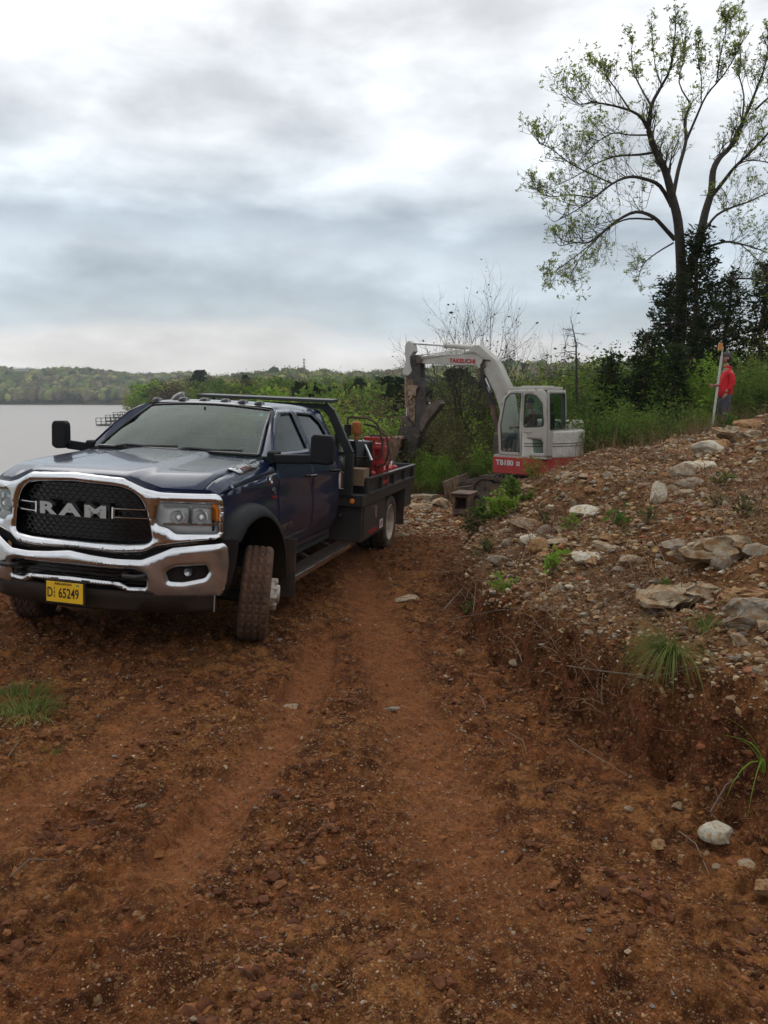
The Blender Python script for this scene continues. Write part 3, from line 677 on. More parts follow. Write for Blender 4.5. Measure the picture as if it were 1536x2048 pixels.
def Yf(x): return -.98 + .36 * abs(x) ** 2.5
def Yb(x): return -1.05 + .33 * abs(x) ** 2.5
def s1(a, b, x): t = min(max((x - a) / (b - a), 0), 1); return t * t * (3 - 2 * t)
def sideX(y, z):
    b = 1.0
    if z < 1.0: b -= .10 * ((1.0 - z) / .4) ** 2
    elif z < 1.57: b -= .045 * ((z - 1.0) / .57) ** 2
    else: b = .955 - .52 * (z - 1.57)
    b += .012 * math.exp(-((z - 1.34) / .035) ** 2) - .010 * math.exp(-((z - 1.18) / .08) ** 2) + .006 * math.exp(-((z - .82) / .03) ** 2)
    if z > 1.97: b -= .9 * (z - 1.97)
    if y < -.2: b -= .07 * ((-.2 - y) / .5) ** 2
    return b
def Ztop(x, y):
    a = abs(x); t = min(max((y + .95) / 1.75, 0), 1)
    z = 1.452 + .135 * t ** .8
    w = .40 - .06 * t
    z += .028 * (1 - s1(w, w + .07, a)) * s1(-.02, .35, t + .25)
    z -= .026 * (a / .88) ** 2
    if a > .84: z -= .125 * ((a - .84) / .16) ** 1.5
    f = max(0, 1 - (y - Yf(x)) / .34)
    z -= .085 * s1(.40, .60, a) * f ** 2 + .012 * f ** 4
    return z
def part(mb, name, mat, parent=None, **k): return mb.build(name, mat, parent or TR, **k)

# ---- hood and fenders
hood = panel(rounded([(-.86, .56), (-.90, -.40), (-.90, -.70), (-.64, Yf(.64) - .005), (-.42, Yf(.42) - .01), (0, -.985), (.42, Yf(.42) - .01), (.64, Yf(.64) - .005), (.90, -.70), (.90, -.40), (.86, .56), (.45, .50), (0, .48), (-.45, .50)], .05), lambda u, v, d: (u, v, Ztop(u, v) - .008 * max(0, 1 - d / .02)), .035)
ho = part(hood, 'hood', M_PAINT, smooth=True, angle=50); solid(ho, .02, -1)
# front lip of the hood dropping to the chrome
lip = panel([(-.98, 1.33), (-.62, 1.335), (-.5, 1.36), (-.40, 1.42), (.40, 1.42), (.5, 1.36), (.62, 1.335), (.98, 1.33), (.94, 1.37), (.64, 1.385), (.42, 1.465), (-.42, 1.465), (-.64, 1.385), (-.94, 1.37)], lambda u, v, d: (u, Yf(u) + .012 + (v - 1.34) * .05, v), .05)
lo_ = part(lip, 'hood_lip', M_PAINT, ho, smooth=True)
arch_in = [(-.50, .60), (-.50, .85), (-.42, 1.0), (-.25, 1.10), (-.02, 1.13), (.22, 1.09), (.42, .97), (.55, .80), (.60, .62)]
for s in (1, -1):
    fo = [(-.62, 1.02), (-.64, 1.30), (-.60, 1.345), (.0, 1.40), (.655, 1.445), (.655, .62)] + arch_in[::-1][:] + []
    fo = [(.665, .62), (.665, 1.42), (.0, 1.375), (-.60, 1.315), (-.63, 1.02), (-.50, .98)] + arch_in[2:-1] + [(.60, .62)]
    f = panel(fo, lambda u, v, d: (s * sideX(u, v), u, v), .05)
    # top of the fender curving in to the hood
    panel([(.89, -.66), (.905, -.40), (.865, .60), (.90, .66), (.998, .66), (.998, -.2), (.985, -.60)], lambda u, v, d: (s * (u if u < .93 else .93 + (sideX(v, Ztop(u, v)) - .93) * (u - .93) / .068), v, Ztop(u, v)), .03, mb=f)
    fe = part(f, 'fender', M_PAINT, smooth=True, angle=60); solid(fe, .012, 0)
    # strip closing the shoulder between both sheets
    st = MB(); ys = np.linspace(-.61, .665, 22); vs = []
    for yy in ys:
        za = Ztop(.998, yy); zb = 1.375 + (.045 * (yy / .665) if yy > 0 else .06 * (yy / .60)); xa = .93 + (sideX(yy, za) - .93)
        for q in range(5):
            t = q / 4; vs.append((s * (xa * (1 - t) + sideX(yy, zb - .01) * t + .004 * math.sin(t * 3.14)), yy, za * (1 - t) + (zb - .01) * t))
    st.add(vs, [(i * 5 + j, i * 5 + j + 1, i * 5 + j + 6, i * 5 + j + 5) for i in range(21) for j in range(4)])
    part(st, 'fender_shoulder', M_PAINT, fe, smooth=True, angle=80)
    # wheel arch flare of dull black plastic
    oy = [(-.60, .985), (-.51, 1.10), (-.36, 1.177), (-.15, 1.215), (.08, 1.205), (.33, 1.125), (.53, 1.0), (.66, .83), (.716, .666), (.74, .45)]
    iy = [(-.47, .955), (-.40, 1.02), (-.28, 1.075), (-.12, 1.10), (.06, 1.09), (.25, 1.02), (.41, .91), (.53, .76), (.585, .62), (.61, .45)]
    N = 28; fl = MB(); vs = []
    def cat(L, t):
        k = t * (len(L) - 1); i = min(int(k), len(L) - 2); q = k - i
        p0, p1, p2, p3 = L[max(i - 1, 0)], L[i], L[i + 1], L[min(i + 2, len(L) - 1)]
        return tuple(.5 * (2 * p1[c] + (p2[c] - p0[c]) * q + (2 * p0[c] - 5 * p1[c] + 4 * p2[c] - p3[c]) * q * q + (3 * p1[c] - p0[c] - 3 * p2[c] + p3[c]) * q ** 3) for c in (0, 1))
    for i in range(N + 1):
        o_ = cat(oy, i / N); n_ = cat(iy, i / N)
        row = [(sideX(max(o_[0], -.6), min(o_[1], 1.3)) - .01, o_, 0), (1.045, o_, .12), (1.10, o_, .45), (1.125, n_, .15), (1.125, n_, 0), (1.05, n_, 0), (.80, n_, 0)]
        for X, base, k in row:
            other = n_ if base is o_ else o_
            vs.append((s * X, base[0] * (1 - k) + other[0] * k, base[1] * (1 - k) + other[1] * k))
    m_ = 7; fl.add(vs, [(i * m_ + j, i * m_ + j + 1, (i + 1) * m_ + j + 1, (i + 1) * m_ + j) for i in range(N) for j in range(m_ - 1)])
    part(fl, 'wheel_flare', M_BLACKP, fe, smooth=True, angle=45)
    # black corner between flare and bumper
    cn = MB(); rows = []
    for t in np.linspace(0, 1, 9):
        z = .985 - .44 * t; yb = -.58 + .02 * t - .02 * math.sin(3.1 * t); yf = -.50 + .02 * t - .10 * t * t
        rows += [(s * (1.035 - .06 * t), -.665 + .03 * t, z), (s * (1.085 - .05 * t), yb, z + .005), (s * (1.12 - .07 * t * t), yf - .02, z - .01), (s * (.98), yf + .02, z - .02)]
    cn.add(rows, [(i * 4 + j, i * 4 + j + 1, i * 4 + j + 5, i * 4 + j + 4) for i in range(8) for j in range(3)])
    part(cn, 'flare_corner', M_BLACKP, fe, smooth=True, angle=60)
    # inner liner
    ln = MB(); ln.box((s * .55 if s > 0 else -.60, -.52, .35), (.60 if s > 0 else -.55, .66, 1.12)); part(ln, 'wheel_liner', M_DARK, fe)
    fb = MB(); fb.box((min(s * .93, s * 1.17), .715, .235), (max(s * .93, s * 1.17), .73, .80)); part(fb, 'mud_flap', M_FLAP, bevel=.004)

# ---- chrome nose with holes for the grille and the headlights
gr_r = [(0, 1.402), (.33, 1.388), (.437, 1.366), (.505, 1.31), (.548, 1.23), (.568, 1.14), (.59, 1.0), (.575, .972), (.545, .957), (.41, .946), (0, .948)]
grl = rounded(gr_r + [(-a, b) for a, b in gr_r[::-1][1:-1]], .03)
out_r = [(0, 1.462), (.384, 1.440), (.463, 1.402), (.54, 1.368), (.64, 1.343), (.985, 1.333), (1.012, 1.30), (1.022, 1.18), (1.015, .985), (.78, .955), (.61, .935), (.541, .893), (.33, .880), (0, .900)]
outl = rounded(out_r + [(-a, b) for a, b in out_r[::-1][1:-1]], .02)
hl = [(.625, 1.283), (.985, 1.270), (1.0, 1.24), (1.005, 1.04), (.985, 1.022), (.735, 1.030), (.69, 1.075), (.612, 1.098), (.605, 1.15)]
hlr = rounded(hl, .025); hll = [(-a, b) for a, b in hlr][::-1]
def nose(u, v, d): return (u, Yf(u) - .030 * math.sin(min(d / .035, 1) * 1.57) + .02 * max(0, (1.0 - v) / .1) * -.6, v)
ch = panel(outl, nose, .022, [grl, hlr, hll], rings=(.004, .009, .015, .022, .030)); co = part(ch, 'grille_surround', M_CHROME, smooth=True, angle=50); solid(co, .025, 0)
# grille insert
gm = panel([(-.60, 1.40), (.60, 1.40), (.60, .945), (-.60, .945)], lambda u, v, d: (u, Yf(u) + .075, v), .1); go = part(gm, 'grille', M_GLOSSK)
hx = MB(); cw, chh = .062, .036
for r_i in range(15):
    for c_i in range(-11, 12):
        cx = c_i * cw + (r_i % 2) * cw / 2; cz = .955 + r_i * .031
        if not inside(np.array([[cx, cz]]), grl)[0]: continue
        pts = [(cx + cw * .5 * a, cz + .0205 * b) for a, b in ((-1, 0), (-.55, 1), (.55, 1), (1, 0))]
        pts = [(u, Yf(u) + .045 + .0 * v, v) for u, v in pts]
        hx.tube(pts, .0042, 4, False)
part(hx, 'grille_mesh', M_GLOSSK, go)
for s in (1, -1):
    bars = MB()
    a0, a1 = (.30, .585) if s > 0 else (-.60, -.355)
    for z in (1.215, 1.150): bars.tube([(x_, Yf(x_) + .012, z - .0) for x_ in np.linspace(a0, a1, 8)], .0075, 6)
    xx = .30 if s > 0 else -.355
    bars.tube([(xx, Yf(xx) + .008, 1.225), (xx, Yf(xx) + .004, 1.14)], .012, 6)
    part(bars, 'grille_bar', M_CHROME, go, smooth=True)
for i, (ch_, xc) in enumerate((('R', -.235), ('A', -.035), ('M', .175))):
    text('letter_border', ch_, .126, M_GLOSSK, go, frame((xc, Yf(xc) + .014, 1.182), (1, (Yf(xc + .1) - Yf(xc - .1)) / .2, 0), (0, 0, 1)), .03, 1.95, .013)  # black border of the emblem, slightly larger, behind each letter
    text('letter', ch_, .120, M_RAML, go, frame((xc, Yf(xc) - .004, 1.182), (1, Yf(xc + .1) - Yf(xc - .1) and (Yf(xc + .1) - Yf(xc - .1)) / .2, 0), (0, 0, 1)), .03, 1.95, .0060)
# ---- headlights
for s in (1, -1):
    O_ = hlr if s > 0 else hll
    b = panel(O_, lambda u, v, d: (u, Yf(u) + .045 * min(d / .03, 1) + .012 * math.sin(u * 45) ** 2 * (d > .03), v), .02); h = part(b, 'headlight', M_SHINE, smooth=True, angle=40)
    bk = MB()
    for cx, r0 in ((.745, .052), (.885, .056)):
        bk.lathe([(-.05, r0), (-.03, r0 * .97), (.01, r0 * .6), (.02, .02)], 'y', (s * cx, Yf(cx) + .050, 1.165), 20)
        bk.lathe([(-.062, .001), (-.055, .022), (-.035, .030), (-.0, .030)], 'y', (s * cx, Yf(cx) + .05, 1.165), 16)
    part(bk, 'reflector', M_SHINE, h, smooth=True)
    dk = MB(); dk.bar((s * .64, Yf(.64) + .03, 1.11), (s * .99, Yf(.99) + .03, 1.10), .03, .014); dk.bar((s * .64, Yf(.64) + .03, 1.245), (s * .99, Yf(.99) + .03, 1.235), .03, .010)
    dk.bar((s * .815, Yf(.81) + .03, 1.10), (s * .82, Yf(.82) + .03, 1.24), .02, .02, (0, 1, 0)); part(dk, 'lamp_bezel', M_LETTER, h)
    am = panel([(.955, 1.262), (.998, 1.255), (1.002, 1.13), (.975, 1.12), (.955, 1.15)], lambda u, v, d: (s * u, Yf(u) + .006, v), .02); ao = part(am, 'side_marker', M_AMBER, h, smooth=True); solid(ao, .02, 0)
    ln = panel(O_, lambda u, v, d: (u, Yf(u) - .012 * min(d / .03, 1), v), .03); part(ln, 'lens', M_LENS, h, smooth=True, angle=60)

# ---- bumper
bt = [(0, .884), (.175, .862), (.372, .846), (.553, .846), (.639, .883), (.756, .938), (.924, .956), (1.06, .965), (1.078, .93), (1.085, .80), (1.07, .66), (1.03, .556), (.63, .565), (.60, .600), (.452, .602), (.385, .628), (.352, .648), (0, .652)]
lo_op = [(0, .790), (.503, .783), (.575, .755), (.586, .70), (.578, .632), (.44, .634), (.39, .668), (0, .683)]
fog = rounded([(.705, .766), (.769, .807), (.965, .815), (.985, .757), (.955, .702), (.816, .673), (.723, .682)], .02)
bl = rounded(bt + [(-a, b) for a, b in bt[::-1][1:-1]], .015); ol = rounded(lo_op + [(-a, b) for a, b in lo_op[::-1][1:-1]], .02)
def bump_(u, v, d):
    k = math.sin(min(d / .035, 1) * 1.57)
    return (u, Yb(u) - .028 * k + .22 * max(0, abs(u) - 1.02) + .04 * ((.80 - v) / .2) ** 2 * (v < .8), v)
bu = panel(bl, bump_, .024, [ol, fog, [(-a, b) for a, b in fog][::-1]], rings=(.004, .009, .015, .022, .030)); bo = part(bu, 'front_bumper', M_CHROME, smooth=True, angle=50); solid(bo, .02, 0)
gp_ = panel([(-.60, .80), (.60, .80), (.60, .62), (-.60, .62)], lambda u, v, d: (u, Yb(u) + .085, v), .1); part(gp_, 'lower_grille', M_GLOSSK, bo)
lg = MB()
for i in range(5): lg.tube([(x_, Yb(x_) + .06, .655 + .03 * i + .004 * math.sin(x_ * 60)) for x_ in np.linspace(-.57, .57, 40)], .004, 4, False)
part(lg, 'lower_mesh', M_BLACKP, bo)
for s in (1, -1):
    pk = panel([(.68, .83), (1.0, .83), (1.0, .66), (.68, .66)], lambda u, v, d: (s * u, Yb(u) + .07, v), .1); po = part(pk, 'fog_pocket', M_BLACKP)
    fg = MB(); fg.lathe([(-.03, .001), (-.028, .028), (-.015, .036), (.03, .036)], 'y', (s * .835, Yb(.835) + .045, .750), 20); part(fg, 'fog_light', M_LENS, po, smooth=True)
    fg = MB(); fg.lathe([(.0, .001), (-.005, .02), (-.012, .033), (.03, .034)], 'y', (s * .835, Yb(.835) + .052, .750), 20); part(fg, 'fog_reflector', M_LETTER, po, smooth=True)
    hk = MB(); xc = .50 if s > 0 else -.555
    hk.tube([(xc - .075, Yb(.5) + .05, .735), (xc - .075, Yb(.5) - .03, .735), (xc - .05, Yb(.5) - .065, .735), (xc + .05, Yb(.5) - .065, .735), (xc + .075, Yb(.5) - .03, .735), (xc + .075, Yb(.5) + .05, .735)], .017, 8)
    hk.box((xc - .10, Yb(.5) + .0, .70), (xc + .10, Yb(.5) + .08, .72)); part(hk, 'tow_hook', M_STEEL, bo, smooth=True)
va = panel([(-1.0, .60), (-1.01, .425), (-.5, .44), (.5, .44), (1.01, .425), (1.0, .60)], lambda u, v, d: (u, Yb(u) + .045 + .12 * (.60 - v), v), .08); vo_ = part(va, 'valance', M_BLACKP, smooth=True); solid(vo_, .02, 0)
ed = MB(); ed.tube([(1.005, Yb(1.0) + .03, .575), (1.0, Yb(1.0) + .035, .43)], .006, 6); part(ed, 'valance_edge', M_CHROME, vo_)
tx = text('bumper_sticker', '23131', .034, M_WHITE, bo, frame((.19, Yb(.19) - .034, .825), (1, 0, 0), (0, 0, 1)), .002, 1.5)
# dark panel across the gap between nose and bumper
sl_ = panel([(-1.0, .99), (-.6, .95), (-.54, .905), (0, .912), (.54, .905), (.6, .95), (1.0, .99), (1.03, .90), (.6, .84), (-.6, .84), (-1.03, .90)], lambda u, v, d: (u, Yf(u) + .035, v), .08); part(sl_, 'bumper_gap_panel', M_DARK)
# plate
pl = MB(); pl.box((-.168, -1.115, .488), (.168, -1.100, .672), ch=.006); po = part(pl, 'license_plate', M_BLACKP)
pl = MB(); pl.box((-.153, -1.119, .503), (.153, -1.1135, .657), ch=.002); part(pl, 'plate_face', M_YEL, po)
def plt(n, s_, sz, x_, z_, mat=M_INK, sx=1.0, b=0): return text(n, s_, sz, mat, po, frame((x_, -1.1205, z_), (1, 0, 0), (0, 0, 1)), .002, sx, b)
plt('plate_number', 'D', .105, -.122, .571, sx=.62, b=.0012); plt('plate_number', '65249', .105, .036, .571, sx=.66, b=.0012)
for i, c_ in enumerate('TRK'): plt('plate_mark', c_, .026, -.083, .603 - .027 * i, sx=.9)
plt('plate_state', 'ARKANSAS', .028, -.01, .643, sx=1.05); 
pk = MB(); pk.box((.098, -1.1215, .634), (.124, -1.1185, .650)); part(pk, 'plate_sticker', pmat('sticker_green', (.25, .35, .08), .5), po)

# ---- cab
def SP(s): return lambda u, v, d: (s * sideX(u, v), u, v)
winF = rounded([(.70, 1.60), (.90, 1.76), (1.10, 1.885), (1.27, 1.945), (1.64, 1.962), (1.645, 1.60)], .03)
winR = rounded([(1.775, 1.60), (1.765, 1.962), (2.28, 1.945), (2.46, 1.85), (2.55, 1.60)], .03)
dF = rounded([(.675, .64), (.675, 1.58), (.88, 1.78), (1.08, 1.92), (1.28, 1.990), (1.700, 2.003), (1.705, 1.60), (1.705, .64)], .02)
dR = rounded([(1.716, .64), (1.716, 1.60), (1.711, 2.003), (2.32, 1.985), (2.53, 1.88), (2.63, 1.60), (2.64, 1.25), (2.64, .64)], .02)
cabm = MB()
for s in (1, -1):
    # inner shell behind the doors, pillar and rocker
    panel([(.62, .60), (.62, 1.57), (.85, 1.78), (1.05, 1.92), (1.28, 2.0), (2.34, 2.0), (2.54, 1.89), (2.64, 1.60), (2.735, 1.60), (2.735, .60)], lambda u, v, d: (s * (sideX(u, v) - .014), u, v), .12, mb=cabm, holes=[winF, winR])
    panel([(2.65, .62), (2.65, 1.27), (2.64, 1.60), (2.54, 1.89), (2.33, 1.995), (2.38, 2.01), (2.66, 1.96), (2.735, 1.60), (2.735, .62)], lambda u, v, d: (s * (sideX(u, v) - .001), u, v), .06, mb=cabm)
    # A pillar: ruled skin from the door frame to the glass
    A = [(.655, 1.56), (.86, 1.78), (1.06, 1.92), (1.28, 2.005)]; Wp = [(.83, .60, 1.565), (.78, .83, 1.71), (.72, 1.07, 1.86), (.665, 1.30, 1.985)]
    vs = []
    for i in range(4):
        y0, z0 = A[i]; p0 = Vector((sideX(y0, z0), y0, z0)); p1 = Vector(Wp[i])
        for q in range(6):
            t = q / 5; p = p0.lerp(p1, t); nrm = Vector((.75, -.6, .25)); p += nrm * .012 * math.sin(t * math.pi); vs.append((s * p.x, p.y, p.z))
    cabm.add(vs, [(i * 6 + j, i * 6 + j + 1, i * 6 + j + 7, i * 6 + j + 6) for i in range(3) for j in range(5)])
def Zr(x, y):
    return 2.072 - .040 * (max(0, 1.9 - y) / .72) ** 2 - .035 * (max(0, y - 1.9) / .8) ** 2 - .038 * (abs(x) / .8) ** 3 - (.9 * (abs(x) - .66) ** 2 / .06 if abs(x) > .66 else 0)
panel([(-.665, 1.305), (-.34, 1.275), (0, 1.265), (.34, 1.275), (.665, 1.305), (.715, 1.30), (.72, 1.4), (.72, 2.3), (.72, 2.60), (.68, 2.73), (-.68, 2.73), (-.72, 2.60), (-.72, 2.3), (-.72, 1.4), (-.715, 1.30)], lambda u, v, d: (u, v, Zr(u, v) - (.012 * max(0, 1 - d / .03) if v < 1.4 else 0)), .06, mb=cabm)
# rear wall and cowl
panel([(-.90, .62), (-.95, 1.57), (-.73, 2.0), (-.68, 2.02), (.68, 2.02), (.73, 2.0), (.95, 1.57), (.90, .62)], lambda u, v, d: (u, 2.733 - .10 * max(0, (v - 1.6)), v), .15, mb=cabm, holes=[rounded([(-.58, 1.62), (-.54, 1.93), (.54, 1.93), (.58, 1.62)], .04)])
cabm.box((-.90, .70, .55), (.90, 2.70, .64))
cabo = part(cabm, 'cab_body', M_PAINT, smooth=True, angle=40)
rwg = panel(rounded([(-.59, 1.61), (-.55, 1.94), (.55, 1.94), (.59, 1.61)], .04), lambda u, v, d: (u, 2.728 - .10 * max(0, (v - 1.6)), v), .3); part(rwg, 'rear_window', glassmat('privacy_glass', (.20, .24, .23), .04, 1.0))
cw_ = MB(); panel([(-.88, .55), (-.45, .49), (0, .47), (.45, .49), (.88, .55), (.86, .66), (-.86, .66)], lambda u, v, d: (u, v, 1.556), .06, mb=cw_); cw_.box((-.86, .62, 1.30), (.86, .66, 1.50)); cwo = part(cw_, 'cowl', M_BLACKP)
for s in (1, -1):
    for nm, dl, wl, wn in (('front_door', dF, winF, 'door_glass'), ('rear_door', dR, winR, 'door_glass')):
        p = panel(dl, SP(s), .05, [wl]); do = part(p, nm, M_PAINT, smooth=True, angle=50); solid(do, .018, 0)
        gl = panel(wl, lambda u, v, d: (s * (sideX(u, v) - .012), u, v), .10); part(gl, wn, M_SGLASS, do, smooth=True)
        fr = MB(); L = densify(wl, .08); fr.tube([(s * (sideX(u, v) + .002), u, v) for u, v in L] + [(s * (sideX(*L[0]) + .002), L[0][0], L[0][1])], .009, 5, False); part(fr, 'window_trim', M_GLOSSK, do, smooth=True)
        hy = 1.56 if nm == 'front_door' else 2.44
        hd = MB(); X = sideX(hy, 1.33); hd.tube([(s * (X + .005), hy - .12, 1.335), (s * (X + .045), hy - .09, 1.335), (s * (X + .048), hy + .09, 1.330), (s * (X + .005), hy + .12, 1.328)], .016, 8); part(hd, 'door_handle', M_GLOSSK, do, smooth=True)
    text('door_badge', 'RAM', .085, M_LETTER, TR, frame((s * 1.0, .92, .895), (0, s, 0), (0, 0, 1)), .01, 1.7, .002)
    if s > 0:
        bd = panel(rounded([(.865, -.20), (.865, .19), (.936, .27), (.936, -.09)], .015), lambda u, v, d: (u, v, Ztop(u, v) + .006), .04)
        bo2 = part(bd, 'hood_badge', M_LETTER, smooth=True); solid(bo2, .012, 1)
        bd = panel(rounded([(.877, -.13), (.877, .165), (.925, .22), (.925, -.055)], .01), lambda u, v, d: (u, v, Ztop(u, v) + .0205), .04); part(bd, 'badge_face', M_INK, bo2)
        zb_ = (Ztop(.915, .06) - Ztop(.885, .06)) / .03; za_ = (Ztop(.9, .16) - Ztop(.9, -.04)) / .2
        text('badge_number', '5500', .040, M_WHITE, bo2, frame((.893, .04, Ztop(.893, .04) + .023), (0, 1, za_), (-1, 0, -zb_)), .004, 2.4, .002); text('badge_number', 'HEAVY DUTY', .014, M_RED, bo2, frame((.917, .08, Ztop(.917, .08) + .023), (0, 1, za_), (-1, 0, -zb_)), .004, 2.2, .001)
    eb = MB(); eb.lathe([(0, .001), (s * .012, .03), (.0, .042)], 'x', (s * 1.0, .45, 1.365), 16); part(eb, 'fender_badge', M_LETTER, TR, smooth=True)
    text('fender_mark', 'C', .07, M_LETTER, TR, frame((s * 1.0, .56, 1.26), (0, s, 0), (0, 0, 1)), .008, 1.0, .004)
    text('fender_mark', 'TURBO', .03, M_RED, TR, frame((s * 1.0, .57, 1.20), (0, s, 0), (0, 0, 1)), .006, 1.2, .001)
# windshield
WB = [(-.82, .60, 1.572), (-.44, .54, 1.578), (0, .52, 1.58), (.44, .54, 1.578), (.82, .60, 1.572)]; WT = [(-.66, 1.305, 1.985), (-.34, 1.27, 2.010), (0, 1.26, 2.020), (.34, 1.27, 2.010), (.66, 1.305, 1.985)]
def cat3(L, t):
    k = t * (len(L) - 1); i = min(int(k), len(L) - 2); q = k - i; return Vector(L[i]).lerp(Vector(L[i + 1]), q)
def bez(L, t):
    pts = [Vector(p) for p in L]
    out = Vector((0, 0, 0)); n = len(pts)
    for i, p in enumerate(pts):
        w = 1.0
        for j in range(n):
            if j != i: w *= (t * (n - 1) - j) / (i - j)
        out += p * w
    return out
wm = MB(); nu, nv = 16, 8; vs = []
for j in range(nv + 1):
    for i in range(nu + 1): vs.append(bez(WB, i / nu).lerp(bez(WT, i / nu), j / nv) + Vector((0, -.012, .012)) * math.sin(j / nv * 3.14))
wm.add(vs, [(j * (nu + 1) + i, j * (nu + 1) + i + 1, (j + 1) * (nu + 1) + i + 1, (j + 1) * (nu + 1) + i) for j in range(nv) for i in range(nu)])
wo_ = part(wm, 'windshield', M_WIND, smooth=True, angle=80)
sk = MB(); b_l = [vs[i] for i in range(nu + 1)]; t_l = [vs[nv * (nu + 1) + i] for i in range(nu + 1)]; le = [vs[j * (nu + 1)] for j in range(nv + 1)]; ri = [vs[j * (nu + 1) + nu] for j in range(nv + 1)]
for L, r__ in ((b_l, .016), (t_l, .010), (le, .014), (ri, .014)): sk.tube([p + Vector((0, -.004, .002)) for p in L], r__, 6)
part(sk, 'windshield_seal', M_GLOSSK, wo_, smooth=True)
st_ = MB(); c0 = bez(WB, .93).lerp(bez(WT, .93), .88) + Vector((0, .0, -.006)); st_.bar(c0 - Vector((.018, 0, 0)), c0 + Vector((.018, 0, 0)), .004, .035, (0, .6, .5)); part(st_, 'inspection_sticker', pmat('sticker_teal', (.25, .55, .45), .6), wo_)
for xa, xb in ((-.62, -.02), (.02, .62)):
    wp = MB(); t0 = (xa + .85) / 1.7; t1 = (xb + .85) / 1.7
    A_ = [bez(WB, t).lerp(bez(WT, t), h) + Vector((0, -.022, .008)) for t, h in ((t0 + .08, .02), (t0 * .5 + t1 * .5, .03), (t1 + .03, .06))]
    wp.tube(A_, .010, 5); wp.tube([A_[0] + Vector((-.08, -.06, -.01)), A_[0] + Vector((0, -.01, .01)), A_[1]], .012, 5); part(wp, 'wiper', M_INK, smooth=True)
# cab interior seen through the glass
it = MB(); it.prism([(.66, 1.0), (.70, 1.50), (.95, 1.52), (1.15, 1.46), (1.20, 1.15), (1.2, 1.0)], 0, -.80, .80); part(it, 'dashboard', M_SEAT, smooth=True)
sw = MB(); cS = Vector((.38, 1.30, 1.42)); ring = [cS + Vector((.19 * math.cos(a), .19 * math.sin(a) * .42, .19 * math.sin(a) * .9)) for a in np.linspace(0, 6.283, 25)]; sw.tube(ring, .015, 6, False); sw.bar(ring[12], ring[0], .05, .03); sw.tube([cS, cS + Vector((0, -.25, -.12))], .03, 6); part(sw, 'steering_wheel', M_SEAT, smooth=True)
for xs_ in (-.40, .40):
    se = MB(); se.box((xs_ - .26, 1.35, .95), (xs_ + .26, 1.85, 1.15), ch=.06); se.box((xs_ - .25, 1.78, 1.1), (xs_ + .25, 1.95, 1.68), ch=.06); se.box((xs_ - .13, 1.82, 1.70), (xs_ + .13, 1.93, 1.88), ch=.04); part(se, 'cab_seat', M_SEAT, smooth=True)
rv = MB(); rv.box((-.13, 1.15, 1.86), (.13, 1.18, 1.93), ch=.01); rv.tube([(0, 1.16, 1.93), (0, 1.17, 1.99)], .01, 5); part(rv, 'rear_view_mirror', M_GLOSSK)
# roof lamps and antenna fin
for x_ in (-.649, -.347, -.11, .124, .315, .495):
    l = MB(); z_ = Zr(x_, 1.40) - .004; l.add([(x_ + sx_ * w_, 1.40 + sy_ * h_, z_ + k) for k, w_, h_ in ((0, .040, .055), (.026, .030, .042), (.034, .020, .025)) for sx_, sy_ in ((-1, -1), (0, -1.25), (1, -1), (1, 1), (-1, 1))], [(0 + i, (i + 1) % 5, 5 + (i + 1) % 5, 5 + i) for i in range(5)] + [(5 + i, 5 + (i + 1) % 5, 10 + (i + 1) % 5, 10 + i) for i in range(5)] + [(10, 11, 12, 13, 14)])
    part(l, 'roof_lamp', M_GLOSSK, smooth=True, angle=60)
fn_ = MB(); z0 = Zr(-.5, 1.75)
for k, (yy, hh, ww) in enumerate(((1.44, .0, .01), (1.50, .035, .028), (1.60, .075, .034), (1.68, .085, .030), (1.74, .0, .03))): pass
fn_.add([(-.50 + sx_ * w_, yy, z0 - .01 + h_) for yy, h_, w_ in ((1.42, .0, .012), (1.50, .05, .045), (1.60, .085, .05), (1.68, .09, .04), (1.72, .0, .045)) for sx_, h_, w_ in ((-1, 0, w_), (-.55, h_ * .8, w_), (0, h_, w_), (.55, h_ * .8, w_), (1, 0, w_))], [(i * 5 + j, i * 5 + j + 1, i * 5 + j + 6, i * 5 + j + 5) for i in range(4) for j in range(4)])
part(fn_, 'antenna_fin', M_GLOSSK, smooth=True, angle=70)
# mirrors on long arms
for s in (1, -1):
    R_ = (1.36, 1.575) if s > 0 else (1.075, 1.235)      # the driver side one is pulled out
    a, b = R_; m = MB(); bm_ = rounded([(a, 1.54), (a + .005, 1.775), (a + .03, 1.80), (b - .02, 1.795), (b, 1.76), (b, 1.555), (b - .04, 1.53)], .03)
    m.prism([(s * u, v) for u, v in bm_], 1, .44, .53); mo = part(m, 'side_mirror', M_BLACKP, bevel=.018)
    gl = MB(); gl.prism([(s * (u - (a + b) / 2) * .86 + s * (a + b) / 2, (v - 1.665) * .86 + 1.665) for u, v in bm_], 1, .531, .536); part(gl, 'mirror_glass', M_LETTER, mo)
    ar = MB(); ar.bar((s * .93, .63, 1.545), (s * (a + .03), .50, 1.575), .06, .085); ar.box((min(s * .90, s * .97), .58, 1.49), (max(s * .90, s * .97), .80, 1.62), ch=.02)
    ar.bar((s * (a - .02), .50, 1.575), (s * (b - .02), .49, 1.58), .05, .05)
    part(ar, 'mirror_arm', M_BLACKP, mo, bevel=.012)
